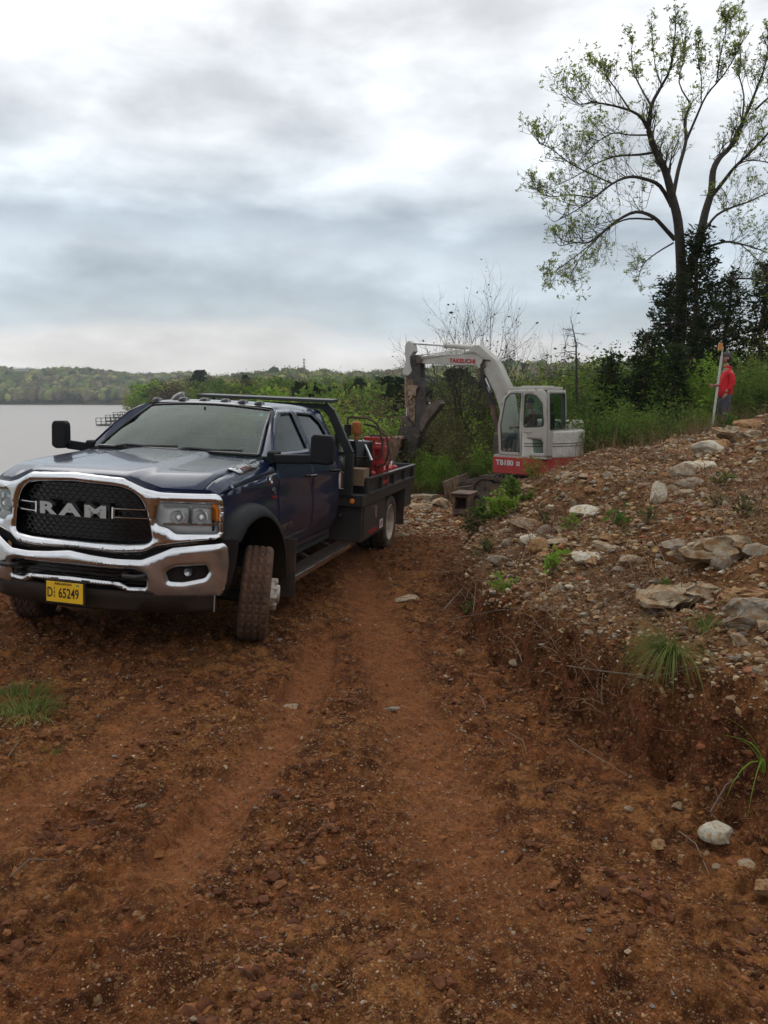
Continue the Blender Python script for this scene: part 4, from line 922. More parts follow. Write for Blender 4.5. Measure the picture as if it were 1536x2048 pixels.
# running boards
for s in (1, -1):
    a, b = sorted((s * .93, s * 1.13)); m = MB(); m.box((a, .76, .385), (b, 2.82, .425), ch=.008); ro = part(m, 'running_board', M_BLACKP)
    t_ = MB()
    for i in range(62): 
        for j in range(4): t_.box((s * (.955 + j * .038) - .010, .80 + i * .0325, .425), (s * (.955 + j * .038) + .010, .812 + i * .0325, .431))
    part(t_, 'step_tread', M_STEEL, ro)
    e = MB(); a, b = sorted((s * 1.12, s * 1.15)); e.box((a, .755, .372), (b, 2.83, .432), ch=.008); part(e, 'step_edge', M_LETTER, ro)
    br = MB()
    for yy in (1.0, 1.8, 2.6): br.bar((s * .60, yy, .55), (s * 1.0, yy, .39), .05, .03)
    part(br, 'step_bracket', M_STEEL, ro)
# ---- chassis
cf = MB()
for s in (1, -1): cf.box((s * .43 - .04, -.85, .50), (s * .43 + .04, 6.3, .72))
cf.box((-.50, -.80, .48), (.50, .6, .62)); cf.box((-.9, .66, .50), (.9, 2.7, .58)); cf.tube([(-1.0, 0, .40), (1.0, 0, .40)], .055, 8); cf.tube([(-.9, 5.01, .405), (.9, 5.01, .405)], .07, 8)  # wide flat boxes: black undertray added to make the space beneath dark
cf.lathe([(-.16, .05), (-.1, .15), (.1, .15), (.16, .05)], 'x', (.28, 0, .42), 12, True); cf.lathe([(-.2, .06), (-.1, .19), (.1, .19), (.2, .06)], 'x', (0, 5.01, .42), 12, True)
cf.box((-.78, -.70, .66), (.78, -.56, 1.33)); cf.tube([(-.75, -.2, .42), (.7, -.22, .44)], .03, 6)
for s in (1, -1):
    cf.tube([(s * .62, -.02, .45), (s * .62, -.02, 1.05)], .05, 8); cf.tube([(s * .5, .1, .42), (s * .45, 1.2, .56)], .035, 6)
cf.tube([(-.5, 3.1, .52), (-.5, 4.3, .52)], .22, 12)
part(cf, 'chassis', M_DARK)
# ---- wheels
def tyre(outer_r=.405, w=.225, mat=M_TYRE, seg=120, parent=None, mtx=None, name='tyre'):
    prof = [(-.075, .255), (-.105, .30), (-.112, .34), (-.108, .375), (-.098, .393), (-.088, .401)] + [(a, .405) for a in (-.078, -.062, -.058, -.040, -.036, -.014, -.010, .010, .014, .036, .040, .058, .062, .078)] + [(.088, .401), (.098, .393), (.108, .375), (.112, .34), (.105, .30), (.075, .255)]
    prof = [(a * w / .225, r) for a, r in prof]; m = MB(); vs = []; n = seg; k = len(prof)
    for i, (a, r) in enumerate(prof):
        for j in range(n):
            q = r
            if 5 < i < 20:
                band = (i - 6) // 2; gap = ((j + band * 2) % 4 == 0); rib = i in (7, 8, 11, 12, 15, 16)
                if (i in (8, 9, 12, 13) and False): pass
                if gap or (i - 6) in (1, 2, 5, 6, 9, 10) and ((i - 6) % 4 in (1, 2)) and (j % 2 == 0 or True) and (i - 6) in (2, 6, 10): q = r - .013
            elif i in (4, 5, 20, 21) and j % 3 == 0: q = r - .008
            t = 2 * math.pi * j / n; vs.append((a, q * math.cos(t), q * math.sin(t)))
    m.add(vs, [(i * n + j, i * n + (j + 1) % n, (i + 1) * n + (j + 1) % n, (i + 1) * n + j) for i in range(k - 1) for j in range(n)])
    return m.build(name, mat, parent, smooth=True, angle=30)
def wheel(loc, steer, s, front):
    w = empty('wheel'); w.parent = TR; w.location = loc; w.rotation_euler = (0, R(3.5) if front and s > 0 else 0, steer)
    tyre(parent=w, mat=M_TYRE2 if front else M_TYRE, w=.25 if front else .225)
    m = MB()
    if front:   # disc pushed out, with bolt ring and tall hub
        m.lathe([(-.09 * s, .262), (.06 * s, .258), (.085 * s, .262), (.092 * s, .25), (.080 * s, .235), (.070 * s, .19), (.105 * s, .165), (.115 * s, .150), (.115 * s, .10)], 'x', n=40)
        rim = m.build('rim', M_RIM, w, smooth=True, angle=50)
        h = MB(); h.lathe([(.115 * s, .135), (.150 * s, .130), (.160 * s, .115), (.165 * s, .085), (.20 * s, .080), (.205 * s, .055), (.206 * s, .001)], 'x', n=30)
        for i in range(10):
            t = i * math.pi / 5; h.lathe([(.11 * s, .020), (.175 * s, .020), (.182 * s, .013), (.183 * s, .001)], 'x', (0, .118 * math.cos(t), .118 * math.sin(t)), 8)
        h.build('hub', M_RIM, w, smooth=True, angle=40)
    else:
        m.lathe([(-.30 * s, .262), (-.08 * s, .255), (.05 * s, .240), (.075 * s, .258), (.095 * s, .266), (.100 * s, .258), (.082 * s, .245), (.05 * s, .228), (-.02 * s, .222), (-.10 * s, .205), (-.125 * s, .150), (-.118 * s, .11), (-.118 * s, .001)], 'x', n=40)
        for i in range(10):
            t = i * math.pi / 5; m.lathe([(-.12 * s, .018), (-.08 * s, .018), (-.078 * s, .001)], 'x', (0, .118 * math.cos(t), .118 * math.sin(t)), 6)
        m.lathe([(-.12 * s, .085), (-.02 * s, .08), (-.01 * s, .001)], 'x', n=20)
        m.build('rim', M_RIM, w, smooth=True, angle=50)
        t2 = tyre(parent=w, seg=60, name='inner_tyre'); t2.location = (-.26 * s, 0, 0)
    return w
wheel((1.065, 0, .435), R(20), 1, True); wheel((-1.065, 0, .405), R(17), -1, True)
wheel((1.055, 5.01, .405), 0, 1, False); wheel((-1.055, 5.01, .405), 0, -1, False)
# ---- flatbed
dk = MB(); dk.box((-1.20, 3.0, .955), (1.20, 6.32, .995)); fb = part(dk, 'flatbed_deck', M_WOOD)
sr = MB()
for s in (1, -1):
    x0, x1 = sorted((s * 1.195, s * 1.235)); sr.box((x0, 3.22, .865), (x1, 6.34, 1.0)); sr.box((x0, 3.22, 1.155), (x1, 6.34, 1.195)); x2, x3 = sorted((s * 1.19, s * 1.26)); sr.box((x2, 3.22, 1.19), (x3, 6.34, 1.20)); sr.box((x2, 3.22, .995), (x3, 6.34, 1.005))
    for yy in (3.22, 3.98, 4.76, 5.54, 6.28): sr.box((x0, yy, 1.0), (x1, yy + .06, 1.16))
    sr.box((min(s * 1.17, s * 1.185), 3.22, 1.005), (max(s * 1.17, s * 1.185), 6.3, 1.155))
sr.box((-1.235, 6.34, .865), (1.235, 6.38, 1.20)); sr.box((-1.235, 2.96, .86), (1.235, 3.21, .998))
for yy in np.arange(3.4, 6.3, .45): sr.box((-1.19, yy, .87), (1.19, yy + .05, .95))
part(sr, 'side_rail', M_STEEL, fb, bevel=.004)
for s in (1, -1):
    ml = MB(); ml.lathe([(0, .032), (-.012, .030), (-.018, .001)], 'y', (s * 1.10, 2.958, .925), 14); part(ml, 'marker_lamp', M_AMBER, fb, smooth=True)
    x0, x1 = sorted((s * .72, s * 1.20)); tb = MB(); tb.box((x0, 3.08, .40), (x1, 4.38, .858)); to = part(tb, 'toolbox', M_STEEL, bevel=.008)
    x0, x1 = sorted((s * 1.201, s * 1.212)); dr = MB(); dr.box((x0, 3.15, .43), (x1, 4.33, .835)); dro = part(dr, 'toolbox_door', M_STEEL, to, bevel=.004)
    lt = MB(); x0, x1 = sorted((s * 1.212, s * 1.226)); lt.prism(rounded([(3.70, .66), (3.70, .80), (3.80, .80), (3.80, .66), (3.75, .62)], .02), 0, x0, x1); part(lt, 'latch', M_LETTER, to)
    text('toolbox_mark', 'TRUCK BEDS', .075, M_RED, to, frame((s * 1.214, 3.66, .475), (0, s, 0), (0, 0, 1)), .004, 1.05, .002)
    b2 = MB(); x0, x1 = sorted((s * 1.2125, s * 1.216)); b2.box((x0, 4.04, .45), (x1, 4.22, .57)); part(b2, 'toolbox_logo', M_WHITE, to)
    text('toolbox_mark', 'CM', .085, M_RED, to, frame((s * 1.2165, 4.13, .508), (0, s, 0), (0, 0, 1)), .002, 1.0, .002)
    mf = MB(); x0, x1 = sorted((s * .66, s * 1.20)); mf.box((x0, 5.78, .27), (x1, 5.80, .86)); part(mf, 'mud_flap', M_FLAP)
    fl2 = MB(); x0, x1 = sorted((s * .72, s * 1.21)); fl2.box((x0, 5.76, .55), (x1, 6.30, .86)); part(fl2, 'rear_skirt', M_STEEL)
    ex = MB(); ex.lathe([(-.05, .05), (.02, .055), (.06, .05)], 'y', (s * .93, 2.93, .74), 14, True); part(ex, 'filler_cap', M_LETTER, smooth=True)
# headache rack
rk = MB()
for s in (1, -1):
    P_ = [(s * 1.045, 2.97, .99), (s * 1.045, 2.97, 1.50), (s * .80, 2.97, 1.98), (s * .70, 2.97, 2.07)]
    for i in range(3): rk.bar(P_[i], P_[i + 1], .10, .075, (0, 1, 0))
    rk.bar((s * .88, 2.97, 1.0), (s * .88, 2.97, 1.78), .05, .05, (0, 1, 0))
rk.bar((-.76, 2.97, 2.055), (.76, 2.97, 2.055), .10, .06, (0, 0, 1)); rk.bar((-1.0, 2.97, 1.50), (1.0, 2.97, 1.50), .06, .05)
rk.bar((-1.0, 2.97, 1.03), (1.0, 2.97, 1.03), .06, .08)
for i in range(9): rk.bar((-.86 + .02 * i, 2.97, 1.09 + i * .045), (.86 - .02 * i, 2.97, 1.09 + i * .045), .05, .006, (0, 1, .6))
rko = part(rk, 'headache_rack', M_STEEL, bevel=.006)
vz = MB(); vz.prism([(2.74, 2.10), (2.74, 2.135), (3.02, 2.155), (3.02, 2.12)], 0, -.86, .86); part(vz, 'rack_visor', M_STEEL, rko, bevel=.005)
tl = MB()
for s in (1, -1): tl.box((s * 1.0 - .08, 6.385, .9), (s * 1.0 + .08, 6.40, 1.0))
part(tl, 'tail_lamp', M_RED, fb)

# ---- cargo: things of their own standing on the deck, written in truck space and set down with its matrix
def cargo(name, label, cat, loc, group=None):
    e = empty(name); e.matrix_world = TM @ Matrix.Translation(loc); return tag(e, label, cat, group)
t = cargo('fuel_drum', 'black cylindrical drum with a hand pump on top, standing on the flatbed behind the cab', 'drum', (.94, 3.72, .997))
m = MB(); m.lathe([(0, .001), (0, .20), (.02, .205), (.62, .205), (.64, .20), (.645, .001)], 'z', n=32); m.lathe([(.20, .208), (.215, .212), (.23, .208)], 'z', n=32); m.lathe([(.42, .208), (.435, .212), (.45, .208)], 'z', n=32); m.build('drum_body', M_GLOSSK, t, smooth=True, angle=40)
m = MB(); m.lathe([(.645, .03), (.72, .03), (.72, .055), (.735, .062), (.87, .062), (.885, .045), (.895, .001)], 'z', (-.02, 0, 0), 18); m.build('pump_motor', pmat('rusty_orange', (.42, .13, .03), .6, 0, .2, 20), t, smooth=True, angle=40)
m = MB(); m.lathe([(.645, .02), (.70, .02), (.70, .05), (.84, .05), (.85, .001)], 'z', (-.135, -.02, 0), 14); m.build('filter', M_BLACKP, t, smooth=True, angle=40)
m = MB(); m.tube([(-.14, -.02, .84), (-.14, -.02, .925), (-.10, -.02, .94), (.12, 0, .935), (.24, .02, .88), (.30, .04, .74), (.32, .06, .60), (.30, .08, .45), (.22, .10, .40)], .016, 7); m.tube([(.06, .05, .86), (.20, .1, .83), (.36, .12, .70), (.40, .14, .50), (.34, .16, .34), (.24, .18, .30)], .016, 7); m.build('hose', M_TYRE, t, smooth=True, angle=70)
m = MB(); m.tube([(.10, -.12, .66), (.18, -.16, .52), (.24, -.19, .40)], [.012, .018, .026], 7); m.build('nozzle', M_LETTER, t, smooth=True)
t = cargo('red_rack', 'tall red steel carrier frame standing on the flatbed beyond the black drum', 'carrier', (1.06, 4.30, .997))
m = MB()
for x_ in (-.13, .0, .13):
    for y_ in (-.16, .16): m.box((x_ - .018, y_ - .018, 0), (x_ + .018, y_ + .018, .66))
for z_ in (.05, .30, .52, .64): m.box((-.15, -.185, z_), (.15, -.155, z_ + .04)); m.box((-.15, .155, z_), (.15, .185, z_ + .04)); m.box((-.155, -.17, z_), (-.125, .17, z_ + .04)); m.box((.125, -.17, z_), (.155, .17, z_ + .04))
m.build('frame', M_RED, t, bevel=.004)
m = MB(); m.box((-.10, -.12, .02), (.10, .12, .60), ch=.03); m.build('tank', M_RED, t)
m = MB(); m.tube([(-.08, -.1, .66), (-.05, -.1, .70), (.06, -.1, .70), (.09, -.1, .66)], .012, 6); m.build('handle', M_BLACKP, t, smooth=True)
LB = ['red can nearest the cab in the row along the flatbed rail', 'second red can from the cab in the row along the flatbed rail', 'third red can from the cab in the row along the flatbed rail', 'red can farthest from the cab in the row along the flatbed rail']
for i, yy in enumerate((3.98, 4.62, 5.02, 5.40)):
    t = cargo('red_can', LB[i], 'can', (1.06, yy, .997), 'red cans along the bed rail')
    m = MB(); m.lathe([(0, .001), (0, .085), (.21, .085), (.235, .06), (.24, .001)], 'z', n=18); m.build('can_body', M_RED, t, smooth=True, angle=40)
    m = MB(); m.lathe([(.24, .035), (.27, .035), (.272, .001)], 'z', n=12); m.build('lid', M_LETTER, t, smooth=True, angle=40)
    m = MB(); m.tube([(0, -.07, .22), (0, -.05, .29), (0, .05, .29), (0, .07, .22)], .008, 6); m.build('handle', M_LETTER, t, smooth=True)
t = cargo('board_box', 'plain brown box standing on the flatbed just behind the rack post', 'box', (1.075, 3.33, .997))
m = MB(); m.box((-.10, -.14, .0), (.10, .14, .31), ch=.004); m.build('carton', M_CARD, t); m = MB(); m.box((-.105, -.145, .0), (.105, .145, .10)); m.build('dark_lower_band', M_GLOSSK, t)  # carton with a black band around its lower part
# ================================================================ THE EXCAVATOR (a forward, b towards its cab side, c up)
PHI = R(37)
F_ = Vector((-math.cos(PHI), math.sin(PHI), 0)); B_ = Vector((-math.sin(PHI), -math.cos(PHI), 0))
EO = Vector((3.70, 18.6, -1.0))
EX = empty('excavator'); em = Matrix((F_, B_, Vector((0, 0, 1)))).transposed().to_4x4(); em.translation = EO
# a, b, c make a right-handed frame: F x B = up
EX.matrix_world = em
tag(EX, 'grey and red tracked excavator with its boom raised, working beyond the flatbed truck', 'excavator')
MUD = (.13, .07, .04)
M_GREY = pmat('light_grey_paint', (.48, .47, .43), .5, 0, .2, 3, bump=.05, bscale=12, col2=(.38, .355, .31), dust=((.22, .16, .11), .6, 3.6, .55))
M_EXRED = pmat('machine_red', (.42, .015, .02), .42, 0, .12, 6, dust=(MUD, .6, 1.4, .4))
M_RUST = pmat('rusty_steel', (.17, .10, .065), .75, .1, .2, 5, bump=.3, col2=(.05, .032, .024))
M_MUDST = pmat('muddy_dark_steel', (.055, .042, .034), .75, .1, .2, 6, bump=.3, col2=(.14, .10, .075))
M_TRACK = pmat('track_rubber', (.035, .028, .024), .85, 0, .2, 8, bump=.4, col2=(.11, .07, .045))
M_ARM = pmat('weathered_shaded_steel', (.022, .019, .017), .6, .1, .2, 8, bump=.4, col2=(.060, .046, .036))  # near-black tone holds the arm's shade along with its weathering
M_STREAK = pmat('streaked_rust', (.26, .17, .10), .8, 0, .2, 11, bump=.5, col2=(.045, .030, .022))
M_TAN = pmat('tan_dusty_steel', (.36, .26, .18), .7, 0, .2, 8, col2=(.15, .085, .05))
M_BUCK = pmat('rust_brown_bucket', (.24, .13, .085), .8, 0, .2, 6, bump=.3, col2=(.13, .07, .045))
M_HOSE = pmat('hydraulic_hose', (.015, .015, .015), .5)
def ep(mb, name, mat, parent=None, **k): return mb.build(name, mat, parent or EX, **k)
# --- undercarriage: turned its own way below the house
UC = R(16)
def U(a, b, c): return (a * math.cos(UC) - b * math.sin(UC), a * math.sin(UC) + b * math.cos(UC), c)
for s in (1, -1):
    tk = MB(); L = []; r0 = .31; h0 = .34
    for i in range(13): t = math.pi / 2 + math.pi * i / 12; L.append((-1.02 + r0 * math.cos(t), h0 + r0 * math.sin(t)))
    for x_ in np.linspace(-.85, .85, 9): L.append((x_, .03))
    for i in range(13): t = -math.pi / 2 + math.pi * i / 12; L.append((1.02 + r0 * math.cos(t), h0 + r0 * math.sin(t)))
    for i, x_ in enumerate(np.linspace(.85, -.85, 9)): L.append((x_, .64 - .02 * math.sin(i * .8) ** 2))
    n = len(L); b0, b1 = s * .68, s * 1.10; vs = []
    for (x_, z_) in L:
        cx = max(-1.02, min(1.02, x_)); dx, dz = x_ - cx, z_ - h0; ln_ = math.hypot(dx, dz) or 1
        for bb, k in ((b0, 0), (b1, 0), (b1, -.05), (b0, -.05)): vs.append(U(x_ + dx / ln_ * k, bb, z_ + dz / ln_ * k))
    tk.add(vs, [(i * 4 + j, i * 4 + (j + 1) % 4, ((i + 1) % n) * 4 + (j + 1) % 4, ((i + 1) % n) * 4 + j) for i in range(n) for j in range(4)])
    per = densify(L, .11)
    for (x_, z_) in per:
        cx = max(-1.02, min(1.02, x_)); dx, dz = x_ - cx, z_ - h0; ln_ = math.hypot(dx, dz) or 1; nx, nz = dx / ln_, dz / ln_
        p0 = Vector(U(x_ + nx * .015, b0 + .02 * s, z_ + nz * .015)); p1 = Vector(U(x_ + nx * .015, b1 - .02 * s, z_ + nz * .015)); tk.bar(p0, p1, .05, .035, Vector(U(nx, 0, nz)))
    to = ep(tk, 'track', M_TRACK)
    fr = MB(); q = [U(a, b, c) for b in (s * .72, s * 1.085) for a, c in ((-.92, .24), (.86, .22), (.92, .50), (-.95, .54))]; fr.add(q, [(0, 1, 2, 3), (7, 6, 5, 4), (0, 4, 5, 1), (1, 5, 6, 2), (2, 6, 7, 3), (3, 7, 4, 0)]); ep(fr, 'track_frame', M_RUST, to)
    for a_, r_ in ((-1.02, .25), (1.02, .25), (-.55, .10), (-.18, .10), (.18, .10), (.55, .10)):
        w_ = MB(); c_ = .34 if r_ > .2 else .15; P = [(s * .74, .02), (s * .74, r_), (s * 1.02, r_), (s * 1.03, r_ * .7), (s * 1.01, .02)]
        vs = []
        for bb, rr_ in P:
            for k in range(16): t = k * math.pi / 8; vs.append(U(a_ + rr_ * math.cos(t), bb, c_ + rr_ * math.sin(t)))
        w_.add(vs, [(i * 16 + k, i * 16 + (k + 1) % 16, (i + 1) * 16 + (k + 1) % 16, (i + 1) * 16 + k) for i in range(4) for k in range(16)]); ep(w_, 'track_wheel' if r_ > .2 else 'roller', M_MUDST, to, smooth=True, angle=40)
cf = MB(); cf.add([U(a, b, c) for c in (.30, .62) for a, b in ((-.6, -.75), (.6, -.75), (.6, .75), (-.6, .75))], [(0, 3, 2, 1), (4, 5, 6, 7), (0, 1, 5, 4), (1, 2, 6, 5), (2, 3, 7, 6), (3, 0, 4, 7)]); cf.lathe([(.60, .01), (.60, .45), (.80, .45), (.80, .01)], 'z', n=28); ep(cf, 'swing_ring', M_MUDST)
# dozer blade on two arms, ahead of the tracks
bl_ = MB(); prof = [(1.95, .02), (1.90, .20), (1.92, .38), (2.0, .50), (2.05, .50), (1.99, .36), (1.97, .20), (2.03, .02)]
vs = [U(a, b, c) for b in (-1.15, 1.15) for a, c in prof]; n = len(prof); bl_.add(vs, [tuple(range(n)), tuple(range(2 * n - 1, n - 1, -1))] + [(i, (i + 1) % n, n + (i + 1) % n, n + i) for i in range(n)])
bo_ = ep(bl_, 'dozer_blade', M_RUST)
ar = MB()
for s in (1, -1): ar.bar(U(.9, s * .45, .38), U(1.94, s * .62, .22), .12, .16)
ar.bar(U(.8, 0, .62), U(1.93, 0, .34), .10, .10); ep(ar, 'blade_arm', M_MUDST, bo_)
# --- house
hs = MB(); 
def arcpts(r, a0, a1, n): return [(r * math.cos(t), r * math.sin(t)) for t in np.linspace(a0, a1, n)]
tail = arcpts(1.12, R(100), R(260), 22)
low = [(.62, -1.02), (.62, 1.06), (-.20, 1.08)] + tail
hs.prism(low, 2, .74, 1.12); ho_ = ep(hs, 'lower_skirt', M_EXRED, bevel=.02)
cw = MB(); tl2 = arcpts(1.10, R(98), R(262), 24); cw.prism([(-.10, 1.04), *tl2, (-.10, -1.04)], 2, 1.125, 1.74); cwo_ = ep(cw, 'counterweight', pmat('dusty_white_paint', (.60, .58, .53), .5, 0, .15, 4, col2=(.45, .42, .36)), bevel=.06)
for zz in (1.40, 1.46): 
    g_ = MB(); g_.tube([(a * 1.004, b * 1.004, zz) for a, b in arcpts(1.10, R(100), R(258), 30)], .008, 5); ep(g_, 'groove', M_MUDST, cwo_)
eh = MB(); eh.prism([(.55, -1.0), (.55, -.52), (-.2, -.10), (-.55, .1), (-.8, -.9), (-.5, -1.0)], 2, 1.125, 1.95); ep(eh, 'engine_hood', M_GREY, bevel=.06)
fd = MB(); fd.box((-.74, .06, 1.12), (.60, 1.05, 1.165)); ep(fd, 'cab_floor', M_GREY)
text('model_mark', 'TB180', .17, M_WHITE, ho_, frame((.30, 1.075, .985), (-1, 0, 0), (0, 0, 1)), .01, 1.0, .004, spacing=1.0)
fb_ = MB(); fb_.box((-.09, 1.072, .935), (-.005, 1.080, 1.03)); ep(fb_, 'model_badge', M_WHITE, ho_); text('model_mark', 'FR', .07, M_EXRED, ho_, frame((-.048, 1.082, .983), (-1, 0, 0), (0, 0, 1)), .006, .9)
# cab: grey shell with real openings
side_o = rounded([(.46, 1.165), (.50, 1.85), (.38, 2.50), (.24, 2.66), (-.60, 2.68), (-.70, 2.58), (-.745, 1.80), (-.745, 1.165)], .05)
doorW = rounded([(.40, 1.26), (.44, 1.84), (.33, 2.46), (.20, 2.58), (-.06, 2.58), (-.06, 1.26)], .05)      # open front half of the side
upW = rounded([(-.17, 1.83), (-.17, 2.57), (-.42, 2.55), (-.60, 2.36), (-.655, 1.86)], .06)
loW = rounded([(-.17, 1.25), (-.17, 1.58), (-.60, 1.56), (-.655, 1.50), (-.655, 1.25)], .03)
for s, b_ in ((1, 1.05), (0, .06)):
    hol = [doorW, upW, loW] if s else [rounded([(.40, 1.5), (.44, 1.84), (.33, 2.46), (.20, 2.58), (-.60, 2.56), (-.66, 1.8), (-.66, 1.5)], .05)]
    p = panel(side_o, lambda u, v, d: (u, b_ - (.03 * ((v - 1.9) / .8) ** 2 if s else -.02), v), .06, hol); po = ep(p, 'cab_side', M_GREY, smooth=True, angle=40); solid(po, .05, 0)
    for hq in hol[(1 if s else 0):]:
        g_ = panel(hq, lambda u, v, d: (u, b_ - .01 - (.03 * ((v - 1.9) / .8) ** 2 if s else 0), v), .2); ep(g_, 'side_glass', M_CABG, po)
    if s:
        g_ = panel(doorW, lambda u, v, d: (u, b_ - .02, v), .2); ep(g_, 'side_glass', M_CABG, po)
        dn = MB(); dn.tube([(-.105, 1.07, 1.98), (-.105, 1.10, 2.0), (-.105, 1.10, 2.18), (-.105, 1.07, 2.20)], .012, 6); dn.tube([(-.16, 1.07, 1.735), (-.16, 1.09, 1.72), (-.36, 1.09, 1.72), (-.36, 1.07, 1.735)], .010, 6); ep(dn, 'door_handle', M_GREY, po, smooth=True)
        lk = MB(); lk.box((-.50, 1.045, 1.60), (-.40, 1.07, 1.80), ch=.01); lk.box((-.27, 1.045, 1.62), (-.22, 1.065, 1.66)); lk.box((-.27, 1.045, 1.70), (-.22, 1.065, 1.74)); ep(lk, 'latch', M_HOSE, po)
        sm = MB(); sm.tube([(-.06, 1.066, 1.22), (-.06, 1.07, 2.60)], .008, 4); sm.tube([(-.12, 1.068, 1.2), (-.12, 1.07, 1.8), (-.12, 1.066, 2.62)], .005, 4); ep(sm, 'door_seam', M_HOSE, po)
        se = MB(); L = densify(upW, .08); se.tube([(u, b_ - .03 * ((v - 1.9) / .8) ** 2 + .027, v) for u, v in L + [L[0]]], .012, 5, False); L = densify(doorW, .08); se.tube([(u, b_ + .004, v) for u, v in L + [L[0]]], .010, 5, False); ep(se, 'window_seal', M_HOSE, po, smooth=True)
rf = MB(); rf.prism(rounded([(.26, .07), (.26, 1.03), (-.66, 1.03), (-.66, .07)], .08), 2, 2.66, 2.735); rf.prism(rounded([(.05, .2), (.05, .85), (-.5, .85), (-.5, .2)], .05), 2, 2.735, 2.76); ep(rf, 'cab_roof', M_GREY, bevel=.02)
rw = panel(rounded([(.08, 1.165), (.08, 2.66), (1.03, 2.66), (1.03, 1.165)], .05), lambda u, v, d: (-.745 + .05 * max(0, v - 1.9), u, v), .1, [rounded([(.16, 1.78), (.16, 2.58), (.96, 2.58), (.96, 1.78)], .05)])
rwo = ep(rw, 'cab_back', M_GREY, smooth=True); solid(rwo, .04, 0)
g_ = panel(rounded([(.14, 1.76), (.14, 2.60), (.98, 2.60), (.98, 1.76)], .05), lambda u, v, d: (-.750 + .05 * max(0, v - 1.9), u, v), .2); ep(g_, 'rear_glass', M_CABG, rwo)
se = MB(); L = densify(rounded([(.16, 1.78), (.16, 2.58), (.96, 2.58), (.96, 1.78)], .05), .1); se.tube([(-.768 + .05 * max(0, v - 1.9), u, v) for u, v in L + [L[0]]], .014, 5, False); ep(se, 'window_seal', M_HOSE, rwo)
ft = MB()
for b_ in (.10, 1.0): ft.tube([(.47, b_, 1.17), (.49, b_, 1.86), (.36, b_, 2.50), (.24, b_, 2.67)], .028, 6)
ft.bar((.48, .08, 1.5), (.48, 1.02, 1.5), .04, .04); ft.bar((.26, .08, 2.66), (.26, 1.02, 2.66), .05, .05); ep(ft, 'cab_front_frame', M_GREY, smooth=True)
st = MB(); st.box((-.52, .35, 1.30), (-.02, .80, 1.52), ch=.05); st.box((-.62, .35, 1.45), (-.46, .80, 2.15), ch=.05); st.box((-.60, .44, 2.17), (-.50, .72, 2.36), ch=.03); ep(st, 'seat', M_HOSE)
cs = MB(); cs.box((-.35, .83, 1.3), (.05, .95, 1.72), ch=.02); cs.box((-.35, .18, 1.3), (.05, .30, 1.72), ch=.02); cs.tube([(.02, .88, 1.7), (.05, .88, 1.86)], .016, 6); cs.tube([(.30, .7, 1.18), (.24, .7, 1.75)], .018, 6); cs.tube([(.30, .5, 1.18), (.24, .5, 1.75)], .018, 6); ep(cs, 'control_console', M_GREY)
# tall tail lamps / mirror bracket
# --- boom in its own plane
BB = -.30
def plate2d(name, poly, b0, b1, mat, parent=None, bev=.015, extra=None):
    m = MB(); m.prism(poly, 1, b0, b1)
    # prism axis 1 keeps (u, w, v)
    if extra: extra(m)
    return ep(m, name, mat, parent, bevel=bev)
boom = [(.68, 1.55), (1.05, 1.50), (1.12, 2.15), (1.29, 2.60), (1.49, 2.95), (1.64, 3.14), (1.84, 3.285), (2.40, 3.30), (3.05, 3.345), (3.60, 3.38), (3.70, 3.47), (3.62, 3.575), (2.9, 3.56), (2.25, 3.60), (2.08, 3.64), (2.0, 3.74), (1.90, 3.80), (1.76, 3.79), (1.51, 3.59), (1.29, 3.42), (1.16, 3.22), (1.06, 3.03), (.92, 2.78), (.80, 2.40)]
bo = plate2d('boom', boom, BB - .14, BB + .14, M_GREY)
pp = MB(); 
for k, zz in enumerate((.02, .055)): pp.tube([(1.0 - .02 * k, BB + .16, 2.55), (1.25, BB + .16, 3.0 + zz), (1.55, BB + .16, 3.42 + zz), (1.85, BB + .16, 3.60 + zz * .6), (2.4, BB + .16, 3.60 + zz), (3.0, BB + .16, 3.53 + zz), (3.5, BB + .16, 3.49 + zz)], .013, 5)
pp.tube([(2.0, BB + .10, 3.71), (2.5, BB + .10, 3.68), (3.1, BB + .10, 3.62), (3.55, BB + .12, 3.60)], .014, 5); ep(pp, 'oil_pipe', M_GREY, bo, smooth=True)
pn = MB(); pn.lathe([(-.19, .001), (-.19, .07), (.19, .07), (.19, .001)], 'y', (1.62, BB, 3.28), 14); pn.lathe([(-.17, .001), (-.17, .13), (.17, .13), (.17, .001)], 'y', (1.70, BB, 3.10), 14); pn.lathe([(-.17, .001), (-.17, .10), (.17, .10), (.17, .001)], 'y', (3.56, BB, 3.47), 14); ep(pn, 'pivot_pin', M_MUDST, bo, smooth=True)
hz_ = MB()
for k in range(3): hz_.tube([(1.22 + .05 * k, BB + .18, 2.3), (1.42 + .05 * k, BB + .22, 2.72), (1.58 + .03 * k, BB + .22, 3.0), (1.66, BB + .20, 3.25), (1.60 - .03 * k, BB + .19, 3.42), (1.46 - .03 * k, BB + .19, 3.40)], .016, 5)
ep(hz_, 'hose', M_HOSE, bo, smooth=True)
text('boom_mark', 'TAKEUCHI', .145, M_EXRED, bo, frame((2.24, BB + .148, 3.405), (-1, 0, -.06), (-.06, 0, 1)), .008, 1.12, .004)
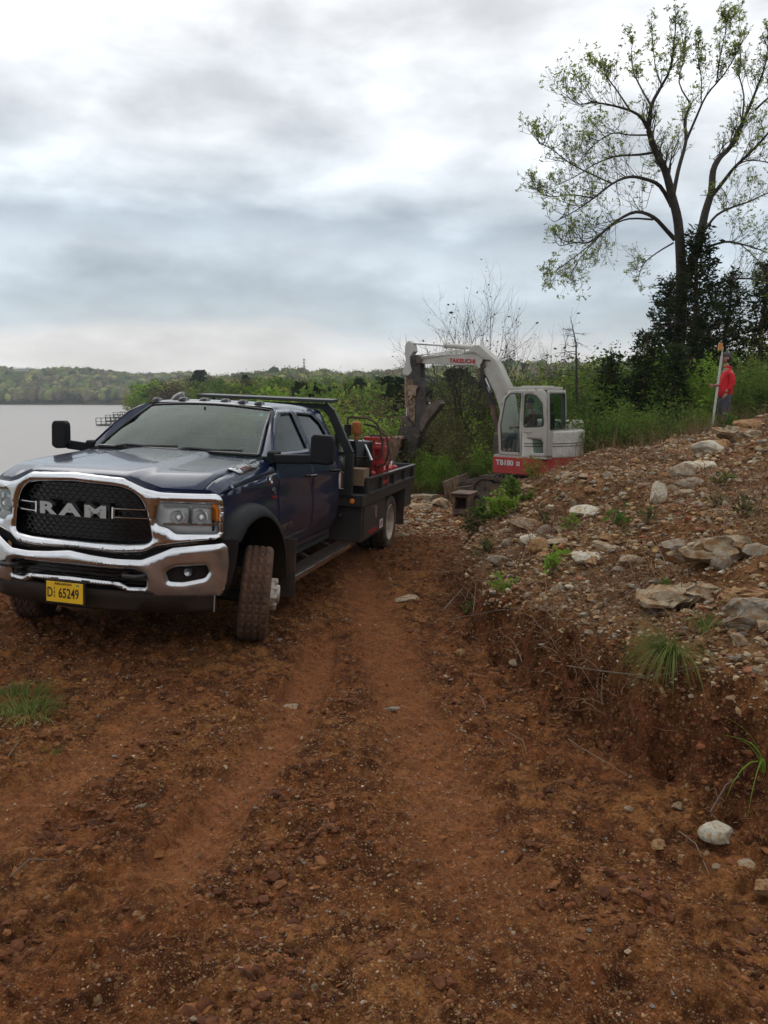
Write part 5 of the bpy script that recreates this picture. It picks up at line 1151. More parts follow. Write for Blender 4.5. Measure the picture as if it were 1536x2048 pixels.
# boom lift cylinder in front of the lower boom
def cyl(name, p, q, r, mat=M_GREY, k=.55, parent=None):
    m = MB(); p = Vector(p); q = Vector(q); c = p.lerp(q, k); m.tube([p, c], r, 12); m.tube([c - (c - p).normalized() * .06, c], r * 1.25, 12); o = ep(m, name, mat, parent, smooth=True, angle=40)
    m = MB(); m.tube([c, q], r * .5, 10); ep(m, 'rod', M_LETTER, o if parent is None else parent, smooth=True); return o
cyl('boom_cylinder', (1.20, BB, 1.55), (1.62, BB, 3.05), .085, M_RUST, .70); cyl('arm_cylinder', (1.86, BB, 3.73), (3.96, BB, 3.93), .062, M_GREY, .48)
# swing bracket
sb = MB(); sb.box((.60, BB - .25, 1.0), (1.25, BB + .25, 1.62), ch=.05); ep(sb, 'swing_bracket', M_MUDST)
# arm: pale head plate, weathered lower part with its shade painted into the dark colour
hd = plate2d('arm_head', [(3.94, 3.99), (4.03, 3.95), (4.08, 3.86), (4.09, 3.64), (4.05, 3.50), (4.08, 3.35), (4.16, 3.17), (4.14, 3.09), (4.0, 3.06), (3.84, 3.09), (3.81, 3.19), (3.89, 3.34), (3.92, 3.54), (3.84, 3.65), (3.78, 3.70), (3.84, 3.92)], BB - .10, BB + .10, M_GREY)
arm = plate2d('arm', [(3.98, 3.03), (4.00, 2.02), (3.95, 1.67), (3.82, 1.50), (3.55, 1.50), (3.46, 1.68), (3.38, 1.94), (3.38, 2.33), (3.42, 2.75), (3.55, 3.01), (3.56, 3.37), (3.65, 3.61), (3.86, 3.60), (3.90, 3.40), (3.84, 3.19)], BB - .115, BB + .115, M_ARM)
ac = MB(); ac.prism([(3.98, 2.95), (3.98, 1.98), (3.72, 1.80), (3.70, 2.30), (3.80, 2.95)], 1, BB + .116, BB + .135); ep(ac, 'arm_plate', M_STREAK, arm)
ac = MB(); ac.box((3.66, BB + .136, 2.52), (3.92, BB + .175, 2.80)); ac.bar((3.60, BB + .18, 2.78), (3.86, BB + .18, 2.42), .05, .03, (0, 1, 0)); ep(ac, 'valve_cover', M_TAN, arm, bevel=.01)
ac = MB(); ac.lathe([(-.15, .001), (-.15, .12), (.15, .12), (.15, .001)], 'y', (3.74, BB, 3.46), 16); ac.lathe([(-.17, .001), (-.17, .05), (.17, .05), (.17, .001)], 'y', (3.74, BB, 3.46), 12); ep(ac, 'arm_pivot', M_ARM, arm, smooth=True, angle=40)
cyl('bucket_cylinder', (4.09, BB, 3.08), (4.06, BB, 1.80), .055, M_TAN, .68)
for k in range(3):
    m = MB(); m.tube([(3.44, BB + .10, 3.0 + .04 * k), (3.30 - .05 * k, BB + .15, 3.0), (3.20 - .06 * k, BB + .18, 2.85), (3.22 - .05 * k, BB + .18, 2.65), (3.40, BB + .12, 2.5)], .014, 5); ep(m, 'hose', M_HOSE, arm, smooth=True)
th = MB(); th.prism([(3.46, 2.15), (3.16, 2.33), (3.0, 2.37), (2.88, 2.33), (2.91, 2.27), (3.11, 2.06), (3.34, 1.82), (3.50, 1.55), (3.60, 1.60)], 1, BB - .12, BB + .12)
for k in range(6): t = k / 5; th.prism([(3.42 - .40 * t, 2.20 + .15 * t), (3.38 - .40 * t, 2.30 + .12 * t), (3.34 - .40 * t, 2.20 + .15 * t)], 1, BB - .11, BB + .11)
tho = ep(th, 'thumb', M_MUDST, bevel=.01)
cyl('thumb_cylinder', (3.52, BB, 2.6), (3.18, BB, 2.10), .045, M_MUDST, .5, tho)
lk = MB()
for q in (.15, -.15): lk.bar((4.12, BB + q, 1.95), (3.80, BB + q, 1.70), .09, .05, (0, 1, 0)); lk.bar((4.10, BB + q * .8, 1.90), (4.22, BB + q * .8, 1.46), .09, .05, (0, 1, 0)); lk.bar((3.74, BB + q, 1.52), (3.56, BB + q, 1.42), .10, .06, (0, 1, 0))
lk.tube([(4.12, BB - .2, 1.93), (4.12, BB + .2, 1.93)], .045, 10); lk.tube([(3.62, BB - .2, 1.45), (3.62, BB + .2, 1.45)], .05, 10); ep(lk, 'linkage', M_MUDST)
lk = MB(); lk.prism([(4.27, 1.46), (4.24, 1.60), (4.07, 1.72), (3.77, 1.70), (3.53, 1.62), (3.56, 1.38), (3.72, .93), (3.78, .80), (4.16, .70), (4.02, 1.20), (4.0, 1.40)], 1, BB - .16, BB + .16); ep(lk, 'coupler', M_ARM, bevel=.02)
# bucket hanging open to the left
bk = MB(); cur = [(3.99, 1.38), (4.49, 1.41), (4.67, 1.26), (4.71, 1.09), (4.64, .97), (4.41, .70), (4.20, .68)]; inn = [(4.22, .73), (4.38, .75), (4.58, 1.0), (4.65, 1.10), (4.61, 1.23), (4.47, 1.36), (4.01, 1.34)]
bk.prism(cur + inn, 1, BB - .36, BB + .36)
for b_ in (BB - .375, BB + .355): bk.prism([(3.99, 1.38), (4.49, 1.41), (4.67, 1.26), (4.71, 1.09), (4.64, .97), (4.41, .70), (4.20, .68), (4.03, 1.15)], 1, b_, b_ + .02)
bko = ep(bk, 'bucket', M_BUCK, bevel=.008)
for i in range(5):
    m = MB(); b_ = BB - .32 + i * .16; m.prism([(4.24, .74), (4.19, .66), (4.06, .60)], 1, b_ - .03, b_ + .03); ep(m, 'bucket_tooth', M_MUDST, bko)

# rusty coupler box with its hoses, lying on the track in front of the machine
cpx = at(927, 1040, 15.3); CB = empty('steel_coupler', (cpx.x, 15.3, hz(cpx.x, 15.3, False) - .02), (0, 0, R(-24))); tag(CB, 'rusty square steel attachment with a dark opening standing beside the excavator tracks', 'attachment')
m = MB()
for x0, x1, z0, z1 in ((-.17, -.12, 0, .52), (.12, .17, 0, .52), (-.12, .12, .44, .52), (-.12, .12, .10, .20)): m.box((x0, -.20, z0), (x1, .25, z1))
m.box((-.12, .15, .20), (.12, .17, .44)); m.box((.17, -.24, .02), (.20, .30, .50)); m.box((-.20, -.26, .50), (.22, .30, .53)); m.build('housing', M_RUST, CB, bevel=.006)
for k in range(3):
    m = MB(); m.tube([(.19, .05 + .06 * k, .42), (.30 + .05 * k, .05, .50 - .05 * k), (.42 + .03 * k, .0, .34 - .05 * k), (.46 + .05 * k, -.03, .12), (.40 + .10 * k, -.05, .04)], .018, 6); m.build('hose', M_HOSE, CB, smooth=True)

# ================================================================ PEOPLE
def skin_fig(name, chains, mat, parent, sub=1):
    """one smooth surface grown over connected bones: chains = lists of (x, y, z, r); equal points are shared"""
    vs = []; rs = []; es = []; idx = {}
    for ch in chains:
        pr = None
        for p in ch:
            k = tuple(round(c, 4) for c in p[:3])
            if k not in idx: idx[k] = len(vs); vs.append(p[:3]); rs.append(p[3])
            if pr is not None and pr != idx[k]: es.append((pr, idx[k]))
            pr = idx[k]
    me = bpy.data.meshes.new(name); me.from_pydata(vs, es, []); o = bpy.data.objects.new(name, me); COL.objects.link(o)
    m = o.modifiers.new('skin', 'SKIN'); m.branch_smoothing = .6; m.use_smooth_shade = True
    lay = me.skin_vertices[0] if me.skin_vertices else None
    if lay is None:
        bpy.context.view_layer.objects.active = o; o.select_set(True); lay = me.skin_vertices[0]
    for i, r in enumerate(rs): lay.data[i].radius = (r, r) if not hasattr(r, '__len__') else r; lay.data[i].use_root = (i == 0)
    s = o.modifiers.new('sub', 'SUBSURF'); s.levels = sub; s.render_levels = sub
    bpy.context.view_layer.update()
    me2 = bpy.data.meshes.new_from_object(o.evaluated_get(bpy.context.evaluated_depsgraph_get())); bpy.data.objects.remove(o)
    return link(name, me2, mat, parent)
M_SKIN = pmat('skin', (.36, .19, .13), .55, 0, .08, 20)
M_HOOD = pmat('red_sweatshirt', (.62, .012, .02), .85, 0, .15, 9, bump=.3, bscale=25, col2=(.42, .008, .014))
M_JEAN = pmat('blue_grey_jeans', (.06, .065, .085), .85, 0, .3, 22, bump=.3, bscale=30, col2=(.022, .022, .032))
M_CAP = pmat('grey_cap', (.07, .065, .065), .8, 0, .2, 20)
M_HAIR = pmat('dark_hair', (.03, .02, .014), .7)
M_BOOT = pmat('brown_boots', (.07, .045, .03), .7)
def hand(parent, wrist, d, side, up, curl=.5, name='hand', s=1.0):
    """palm plus four bent fingers and a thumb; d = direction of the hand, side = across the palm"""
    d = Vector(d).normalized(); side = Vector(side).normalized(); n = Vector(up).normalized(); w = Vector(wrist)
    P = lambda a, b, c, r: (*(w + d * a * s + side * b * s + n * c * s), r * s)
    ch = [[P(0, 0, 0, .026), P(.05, 0, 0, .034), P(.085, 0, 0, .030)]]
    for b_, L_ in ((-.032, .062), (-.011, .074), (.011, .070), (.031, .056)):
        ch.append([P(.085, 0, 0, .030), P(.095, b_, 0, .011), P(.095 + L_ * .45, b_ * 1.1, -L_ * curl * .35, .0095), P(.095 + L_ * .75, b_ * 1.1, -L_ * curl, .0085)])
    ch.append([P(.05, 0, 0, .034), P(.05, -.042, -.012, .013), P(.085, -.058, -.03, .011), P(.105, -.052, -.05, .009)])
    return skin_fig(name, ch, M_SKIN, parent)
def head(parent, c, fwd, s=1.0, hat=True):
    """face with nose, mouth, eyes and ears, looking along fwd"""
    f = Vector(fwd).normalized(); u = Vector((0, 0, 1)); r = f.cross(u).normalized(); c = Vector(c)
    V, F = ico(4); V = V.copy(); out = []
    for p in V:
        x, y, z = p; X = x * .074; Y = y * .092; Z = z * .118
        if z < 0: X *= 1 - .28 * z * z; Y *= 1 - .12 * z * z
        if y > .5 and abs(x) < .22: Y += .022 * math.exp(-((z + .12) / .14) ** 2 - (x / .13) ** 2)          # nose
        if y > .5: Y -= .008 * math.exp(-((z - .08) / .08) ** 2 - ((abs(x) - .36) / .16) ** 2)               # eye sockets
        if y > .5: Y += .006 * math.exp(-((z + .42) / .07) ** 2 - (x / .28) ** 2) + .010 * math.exp(-((z + .80) / .15) ** 2 - (x / .3) ** 2)
        out.append(c + (r * X + f * Y + u * Z) * s)
    mb = MB(); mb.add(out, F)
    for q in (1, -1):
        V2, F2 = ico(2); mb.add([c + (r * (q * .077 + v[0] * .010) + f * (-.008 + v[1] * .020) + u * (-.005 + v[2] * .032)) * s for v in V2], F2)
    return mb
MAN = empty('person'); mz = hz(7.40, 17.0, False); MAN.location = (7.46, 17.0, max(.66, mz - .03)); MAN.rotation_euler = (0, 0, 0)
print('man z', mz)
tag(MAN, 'person in a bright red sweatshirt and dark cap holding a survey rod on the bank', 'person')
# faces image left (-x), slightly towards the camera
bodych = [[(0, 0, .95, .11), (.01, 0, 1.12, .11), (.0, 0, 1.30, .12), (.01, 0, 1.42, .08), (-.01, 0, 1.52, .058), (-.03, 0, 1.60, .055)]]
for q in (1, -1):
    bodych.append([(0, 0, .95, .11), (.0, q * .10, .86, .085), (-.02 + .02 * q, q * .12, .50, .062), (.01, q * .12, .42, .06), (.03, q * .12, .10, .042), (-.02, q * .12, .05, .04), (-.15, q * .13, .03, .033)])
    bodych.append([(.01, 0, 1.42, .08), (.025, q * .14, 1.37, .045), (.045, q * .185, 1.15, .042), (-.065, q * .165, .94, .032) if q < 0 else (-.21, .125, 1.10, .032)])
body = skin_fig('body', bodych, M_SKIN, MAN)
hb = head(MAN, (-.045, 0, 1.685), (-1, -.15, -.05)); hb.build('head', M_SKIN, body, smooth=True, angle=180)
sh = [[(-.01, 0, .80, (.195, .170)), (-.01, 0, 1.00, (.185, .165)), (.0, 0, 1.20, (.175, .165)), (.02, 0, 1.39, (.145, .150)), (.01, 0, 1.49, (.075, .075))]]
sh.append([(.02, 0, 1.39, (.145, .150)), (.03, -.15, 1.38, .075), (.06, -.19, 1.14, .064), (-.04, -.17, .97, .050)])
sh.append([(.02, 0, 1.39, (.145, .150)), (.03, .15, 1.38, .075), (.04, .19, 1.16, .064), (-.17, .13, 1.10, .050)])
skin_fig('sweatshirt', sh, M_HOOD, body)
hd_ = MB(); hd_.lathe([(0, .075), (.02, .085), (.05, .070)], 'z', (.01, 0, 1.47), 18); hd_.build('collar', M_HOOD, body, smooth=True, angle=80)
pt = [[(0, 0, 1.00, .150), (.0, 0, .88, .165)]]
for q in (1, -1): pt.append([(.0, 0, .88, .165), (.0, q * .10, .78, .125), (-.02 + .02 * q, q * .125, .48, .085), (.02, q * .125, .12, .072)])
skin_fig('jeans', pt, M_JEAN, body)
for q in (1, -1):
    b = MB(); V, F = ico(2); b.add([(-.05 + v[0] * .15, q * .125 + v[1] * .055, .045 + v[2] * .05) for v in V], F); b.build('boot', M_BOOT, body, smooth=True)
cp = MB(); V, F = ico(3); cp.add([(-.035 + v[0] * .100, v[1] * .088, 1.725 + max(v[2], -.12) * .098) for v in V], F)
cp.prism(rounded([(-.10, -.07), (-.225, -.05), (-.225, .05), (-.10, .07)], .03), 2, 1.712, 1.724, Matrix.Rotation(0, 4, 'Y')); cp.build('cap', M_CAP, body, smooth=True, angle=50)
hr = MB(); V, F = ico(3); hr.add([(.0 + v[0] * .085, v[1] * .084, 1.67 + v[2] * .085) for v in V], F); hr.build('hair', M_HAIR, body, smooth=True)
ey = MB()
for q in (1, -1): V, F = ico(1); ey.add([(-.122 + v[0] * .010, q * .030 - .012 + v[1] * .011, 1.69 + v[2] * .009) for v in V], F)
ey.build('eyes', M_INK, body)
hand(body, (-.066, -.165, .94), (-.2, .1, -1), (-1, 0, 0), (0, -1, 0), .5)
hand(body, (-.21, .125, 1.10), (-1, 0, .1), (0, .2, 1), (0, 1, 0), .9)
ROD = empty('survey_rod', (7.17, 16.93, MAN.location.z - .02), (0, R(4), 0)); tag(ROD, 'white survey rod with an orange receiver on top, held upright by the person in red', 'rod')
m = MB(); m.box((-.022, -.014, 0), (.022, .014, 1.75)); m.build('pole', pmat('rod_white', (.55, .53, .50), .5, 0, .1), ROD, bevel=.003)
m = MB(); m.box((-.014, -.010, 1.75), (.014, .010, 1.95)); m.build('pole_tip', pmat('rod_tip', (.50, .48, .42), .5), ROD)
m = MB(); m.box((-.10, -.03, 1.86), (-.015, .03, 2.02), ch=.01); m.build('receiver', pmat('receiver_orange', (.62, .25, .05), .5), ROD)
m = MB(); m.box((-.035, -.025, 1.10), (.035, .025, 1.14)); m.build('clamp', M_RED, ROD)
# operator on the excavator seat, in the machine's own frame
OP = empty('person'); OP.matrix_world = em @ Matrix.Translation((.17, .10, 0)); tag(OP, 'operator seated inside the excavator cab, reaching for the control levers', 'person')
oc = [[(-.28, .57, 1.60, .13), (-.34, .57, 1.80, .12), (-.36, .57, 2.0, .14), (-.34, .57, 2.10, .11), (-.33, .57, 2.19, .055), (-.31, .57, 2.26, .05)]]
for q in (1, -1):
    oc.append([(-.28, .57, 1.60, .13), (-.20, .57 + q * .10, 1.58, .09), (.18, .57 + q * .12, 1.60, .062), (.24, .57 + q * .12, 1.25, .045), (.34, .57 + q * .12, 1.22, .035)])
    oc.append([(-.34, .57, 2.10, .11), (-.34, .57 + q * .18, 2.08, .06), (-.22, .57 + q * .25, 1.84, .045), (.0, .57 + q * .24, 1.82, .033)])
ob = skin_fig('body', oc, M_SKIN, OP)
head(OP, (-.285, .57, 2.34), (1, 0, -.1)).build('head', M_SKIN, ob, smooth=True, angle=180)
sc_ = [[(-.28, .57, 1.62, .155), (-.34, .57, 1.82, .15), (-.36, .57, 2.0, .16), (-.34, .57, 2.11, .115), (-.33, .57, 2.16, .07)]]
for q in (1, -1): sc_.append([(-.34, .57, 2.11, .115), (-.34, .57 + q * .19, 2.07, .075), (-.26, .57 + q * .25, 1.90, .065)])
skin_fig('shirt', sc_, pmat('brown_shirt', (.14, .075, .05), .85), ob)
pc_ = [[(-.26, .57, 1.60, .145), (-.22, .57, 1.59, .14)]]
for q in (1, -1): pc_.append([(-.22, .57, 1.59, .14), (-.10, .57 + q * .10, 1.59, .10), (.19, .57 + q * .12, 1.61, .078), (.25, .57 + q * .12, 1.28, .060)])
skin_fig('jeans', pc_, M_JEAN, ob)
cp = MB(); V, F = ico(3); cp.add([(-.29 + v[0] * .095, .57 + v[1] * .085, 2.385 + max(v[2], -.1) * .09) for v in V], F); cp.build('cap', M_CAP, ob, smooth=True, angle=50)
for q in (1, -1):
    hand(ob, (.0, .57 + q * .24, 1.82), (1, 0, -.1), (0, 0, 1), (0, q, 0), .8)
# ================================================================ TREES AND PLANTS
M_BARK = pmat('grey_brown_bark', (.060, .047, .036), .9, 0, .2, 9, bump=.6, bscale=30, col2=(.026, .020, .016))
M_TWIG = pmat('dry_twigs', (.17, .125, .085), .9, 0, .2, 5, col2=(.09, .06, .04))
M_REDB = pmat('red_cedar_bark', (.115, .055, .038), .9, 0, .2, 9, bump=.6, bscale=30)
L_SPRING = leafmat('spring_leaves', (.10, .13, .03), (.32, .38, .07), .6)
L_GREEN = leafmat('green_leaves', (.055, .095, .022), (.17, .25, .055), .4)
L_BRIGHT = leafmat('bright_green_leaves', (.11, .20, .028), (.27, .40, .060), .45)
L_OLIVE = leafmat('olive_leaves', (.055, .055, .026), (.19, .175, .070), .3)
L_YELLOW = leafmat('yellow_green_leaves', (.14, .16, .03), (.32, .33, .08), .45)
L_CEDAR = leafmat('cedar_needles', (.016, .026, .012), (.055, .074, .028), .2)
L_BROWN = leafmat('budding_twigs', (.060, .042, .028), (.17, .125, .080), .2)
L_DRY = leafmat('dry_straw', (.14, .085, .045), (.34, .25, .14), .3)
L_GRASS = leafmat('grass_blades', (.10, .13, .035), (.30, .33, .11), .4)

def leaves_np(name, P, size, seed, mat, parent=None, asp=.5, up=.3, per=1, spread=0., jit=.35, D=None):
    """diamond-shaped leaves at points P"""
    r = np.random.default_rng(seed); P = np.repeat(np.asarray(P, float), per, 0); n = len(P)
    if spread: P = P + r.normal(0, spread, (n, 3))
    a = r.normal(size=(n, 3)); a[:, 2] = a[:, 2] * .7 + up
    if D is not None: a = a * .5 + np.repeat(np.asarray(D), per, 0)
    a /= np.linalg.norm(a, axis=1)[:, None]; b = np.cross(a, r.normal(size=(n, 3))); b /= np.linalg.norm(b, axis=1)[:, None] + 1e-9
    s = (size * np.exp(r.normal(0, jit, n)))[:, None]
    V = np.stack([P, P + a * s * .5 + b * s * asp * .5, P + a * s, P + a * s * .5 - b * s * asp * .5], 1).reshape(-1, 3)
    F = np.arange(n * 4).reshape(-1, 4); me = mesh_np(name, V, F, False)
    me.attributes.new('rnd', 'FLOAT', 'POINT').data.foreach_set('value', np.repeat(r.random(n), 4).astype(np.float32))
    return link(name, me, mat, parent)

class Wood:
    def __init__(s, seed): s.r = random.Random(seed); s.mb = MB(); s.tips = []; s.pts = []
    def limb(s, pts, r0, r1, n=7):
        m = len(pts); s.mb.tube(pts, [r0 + (r1 - r0) * i / (m - 1) for i in range(m)], n, False)
    def grow(s, p, d, L, r0, lev, up=.12, wig=.22, kids=(3, 5), ang=(.45, .95), shrink=(.5, .75), segs=5, leaf_lev=1):
        pts = [Vector(p)]; d = Vector(d).normalized(); R__ = s.r
        for i in range(segs):
            d = (d + Vector((R__.gauss(0, wig), R__.gauss(0, wig), R__.gauss(0, wig) + up))).normalized(); pts.append(pts[-1] + d * L / segs)
        s.limb(pts, r0, r0 * (.4 if lev > 0 else .25), 6 if r0 > .03 else (4 if r0 > .012 else 3))
        if lev <= leaf_lev: s.pts += pts[2:]
        if lev == 0: s.tips.append((pts[-1], d)); return
        for k in range(R__.randint(*kids)):
            t = R__.uniform(.3, 1.0); i = min(int(t * segs), segs - 1); q = pts[i].lerp(pts[i + 1], t * segs - i)
            ax = d.cross(Vector((R__.gauss(0, 1), R__.gauss(0, 1), R__.gauss(0, 1)))).normalized(); dd = (pts[i + 1] - pts[i]).normalized()
            dd = Matrix.Rotation(R__.uniform(*ang), 3, ax) @ dd
            s.grow(q, dd, L * R__.uniform(*shrink), max(r0 * .5, .004), lev - 1, up, wig, kids, ang, shrink, segs, leaf_lev)
        s.grow(pts[-1], d, L * .65, max(r0 * .4, .004), lev - 1, up, wig, kids, ang, shrink, segs, leaf_lev)

def pix(p):
    d = Vector(p) - Vector((0, 0, CAMZ)); c, s = math.cos(PITCH), math.sin(PITCH); fw = d.y * c - d.z * s; up = d.y * s + d.z * c
    return (768 + FPX * d.x / fw, 1024 - FPX * up / fw)
# ---- the tall forked tree on the right, limb by limb
def big_tree():
    T = empty('tree', (9.72, 25, hz(9.72, 25, False) - .2)); tag(T, 'tall forked tree with sparse new leaves rising above the dark cedars on the right', 'tree')
    off = T.location.copy(); Y0 = 25.0
    def Z(*q): return [(1040 + a / 2.926, b / 2.926) for a, b in q]
    def P3(L, dy):
        n = len(L); out = []
        for i, (u, v) in enumerate(L): out.append(at(u, v, Y0 + dy[0] + (dy[1] - dy[0]) * (i / (n - 1)) ** 1.3) - off)
        return out
    def smooth(pts, k=3):
        out = []; n = len(pts)
        for i in range(n - 1):
            p0, p1, p2, p3 = pts[max(i - 1, 0)], pts[i], pts[i + 1], pts[min(i + 2, n - 1)]
            for j in range(k):
                t = j / k; out.append(.5 * (2 * p1 + (p2 - p0) * t + (2 * p0 - 5 * p1 + 4 * p2 - p3) * t * t + (3 * p1 - p0 - 3 * p2 + p3) * t ** 3))
        out.append(pts[-1]); return out
    LIMBS = [ # points, depth drift, base and tip radius, number of side shoots, shoot length
     ([(1358, 905)] + Z((925, 2100), (935, 1900), (945, 1650), (940, 1500), (925, 1300), (890, 1150), (850, 1000), (790, 880), (752, 760)), (0, -1.2), .40, .13, 7, 2.0),
     (Z((752, 760), (768, 620), (830, 500), (880, 400), (905, 220), (912, 110)), (-1.2, -1.8), .12, .012, 12, 1.9),
     (Z((768, 620), (700, 500), (660, 400), (648, 230)), (-1.2, .6), .06, .010, 9, 1.6),
     (Z((830, 500), (790, 380), (770, 140)), (-1.5, .3), .045, .008, 7, 1.4),
     (Z((752, 760), (690, 670), (560, 622), (430, 600), (350, 610), (280, 570)), (-1.2, -3.2), .09, .010, 13, 1.7),
     (Z((640, 640), (560, 520), (480, 420), (420, 370)), (-2.0, -.5), .05, .008, 9, 1.4),
     (Z((792, 890), (700, 905), (560, 915), (440, 960), (330, 1030), (230, 1080)), (-.8, 1.8), .08, .010, 12, 1.5),
     (Z((755, 790), (640, 790), (540, 780), (430, 850), (380, 920)), (-1.0, -3.0), .05, .008, 10, 1.3),
     (Z((885, 1200), (820, 1090), (740, 1050), (640, 1035), (540, 1075), (430, 1160), (330, 1230), (200, 1300)), (-.4, -3.4), .12, .014, 16, 1.7),
     (Z((540, 1075), (420, 1020), (300, 960), (180, 870), (110, 840)), (-2.0, -4.2), .05, .008, 11, 1.3),
     (Z((430, 1160), (300, 1140), (180, 1150), (90, 1110)), (-2.4, -1.0), .04, .007, 9, 1.2),
     (Z((905, 1400), (850, 1340), (780, 1270), (680, 1240), (570, 1290), (470, 1370), (400, 1420), (320, 1420), (240, 1440)), (0, -2.6), .13, .014, 14, 1.5),
     (Z((780, 1285), (640, 1280), (540, 1320), (450, 1400), (360, 1500), (310, 1580)), (0, 1.4), .06, .008, 11, 1.3),
     (Z((470, 1370), (400, 1440), (300, 1520), (220, 1570), (170, 1530)), (-1.6, -3.0), .035, .006, 8, 1.1),
     (Z((885, 1210), (925, 1000), (970, 830), (965, 700), (1000, 610)), (0, 1.5), .13, .06, 5, 1.5),
     (Z((1000, 610), (930, 480), (960, 330), (940, 170)), (1.5, 2.6), .05, .008, 10, 1.6),
     (Z((970, 830), (1030, 690), (1090, 560), (1190, 440), (1260, 330), (1300, 250)), (1.0, .0), .08, .010, 13, 1.7),
     (Z((1060, 600), (1060, 450), (1040, 330), (1055, 215)), (1.2, 2.6), .04, .007, 9, 1.4),
     (Z((1150, 480), (1170, 330), (1200, 200), (1205, 110)), (.4, -1.4), .04, .007, 10, 1.5),
     (Z((950, 1720), (1000, 1570), (1050, 1400), (1082, 1250), (1120, 1120), (1130, 1000), (1170, 920), (1230, 860), (1290, 740)), (0, .8), .30, .10, 6, 1.8),
     (Z((1290, 740), (1345, 620), (1400, 480), (1440, 360), (1455, 200)), (.8, -1.0), .10, .012, 13, 1.8),
     (Z((1300, 700), (1310, 560), (1280, 430), (1290, 350), (1285, 70)), (.8, 2.4), .06, .007, 14, 1.5),
     (Z((1110, 1165), (1200, 1050), (1260, 975), (1390, 850), (1480, 740), (1560, 600)), (.3, -1.4), .12, .03, 12, 1.7),
     (Z((1260, 975), (1330, 940), (1450, 950), (1560, 1000)), (-.2, -2.6), .05, .010, 9, 1.3),
     (Z((1380, 640), (1470, 560), (1600, 500)), (.4, -1.6), .07, .02, 9, 1.7),
     (Z((1080, 1350), (1150, 1260), (1250, 1210), (1340, 1180), (1450, 1130), (1580, 1100)), (.2, 2.0), .09, .02, 11, 1.5),
     (Z((1170, 1090), (1210, 1150), (1205, 1230)), (.2, -.8), .03, .006, 4, .9),
     (Z((1090, 1450), (1200, 1415), (1300, 1430), (1400, 1460), (1560, 1530)), (.1, -1.6), .08, .014, 11, 1.2),
     (Z((1290, 1430), (1380, 1510), (1440, 1600), (1500, 1700)), (-.6, -2.0), .03, .006, 8, 1.0),
     (Z((1040, 1740), (1150, 1660), (1280, 1630), (1451, 1645), (1560, 1700)), (.1, -2.4), .08, .02, 8, 1.2),
     (Z((870, 1130), (870, 1010), (800, 1010), (740, 1210)), (0, .4), .03, .006, 6, .9),
     (Z((900, 1420), (800, 1480), (720, 1550), (690, 1640)), (0, .8), .05, .006, 8, 1.0),
    ]
    w = Wood(11); lp = []
    for li, (pts, dy, r0, r1, nk, kl) in enumerate(LIMBS):
        S = smooth(P3(pts, dy)); w.limb(S, r0 * .54, max(r1 * .6, .008), 10 if r0 > .1 else 6)
        ms = len(S)
        for k in range(int(nk * 2.3)):
            t = w.r.uniform(.30 if li not in (0, 19) else .72, 1.0) if k else 1.0; i = min(int(t * (ms - 1)), ms - 2); p = S[i].lerp(S[i + 1], t * (ms - 1) - i); d = (S[i + 1] - S[i]).normalized()
            ax = d.cross(Vector((w.r.gauss(0, .6), w.r.gauss(0, 1), w.r.gauss(0, .6)))).normalized()
            dd = Matrix.Rotation(w.r.uniform(.3, 1.0) if k else .1, 3, ax) @ d
            hang = li in (12, 13, 28)
            dd = (dd + Vector((0, 0, -.5 if hang else .40))).normalized()
            w.grow(p, dd, kl * .66 * (1.15 - .62 * t) * w.r.uniform(.5, 1.05) * (.45 if pix(p + off)[1] < 190 else 1), max(r0 * .10, .010) if r0 < .2 else .03, 2, -.10 if hang else .13, .20, (2, 3), (.35, .85), (.45, .7), 4, 0)
    w.mb.build('trunk', M_BARK, T, smooth=True, angle=80)
    tp = np.array([p[:] for p, d in w.tips]); rr = np.random.default_rng(3)
    ext = np.array([p[:] for p in w.pts]); ext = ext[rr.random(len(ext)) < .05]
    tp = tp[rr.random(len(tp)) < .85]
    A = np.concatenate([tp, ext]); print('big tree tips', len(tp), len(ext))
    keep = rr.random(len(A)) < np.clip(.62 + .35 * fbm(A[:, 0] * .5, A[:, 2] * .5, 4, 2), .25, 1)
    leaves_np('crown', A[keep], .062, 5, L_SPRING, T, .40, .25, 6, .008, .3)
    return T
big_tree()

def crown_pts(r, n, rx, rz, cz, clumps=14, k=.34):
    """points gathered into uneven clumps through the crown"""
    C = r.normal(size=(clumps, 3)); C /= np.linalg.norm(C, axis=1)[:, None]; C *= (r.random(clumps) ** .5)[:, None] * np.array([rx, rx, rz]) * .85
    i = r.integers(0, clumps, n); q = r.normal(size=(n, 3)); q /= np.linalg.norm(q, axis=1)[:, None]; q *= (r.random(n) ** .33)[:, None] * k * np.array([rx, rx, rz]) * r.uniform(.7, 1.5, clumps)[i][:, None]
    return C[i] + q + [0, 0, cz], C + [0, 0, cz]

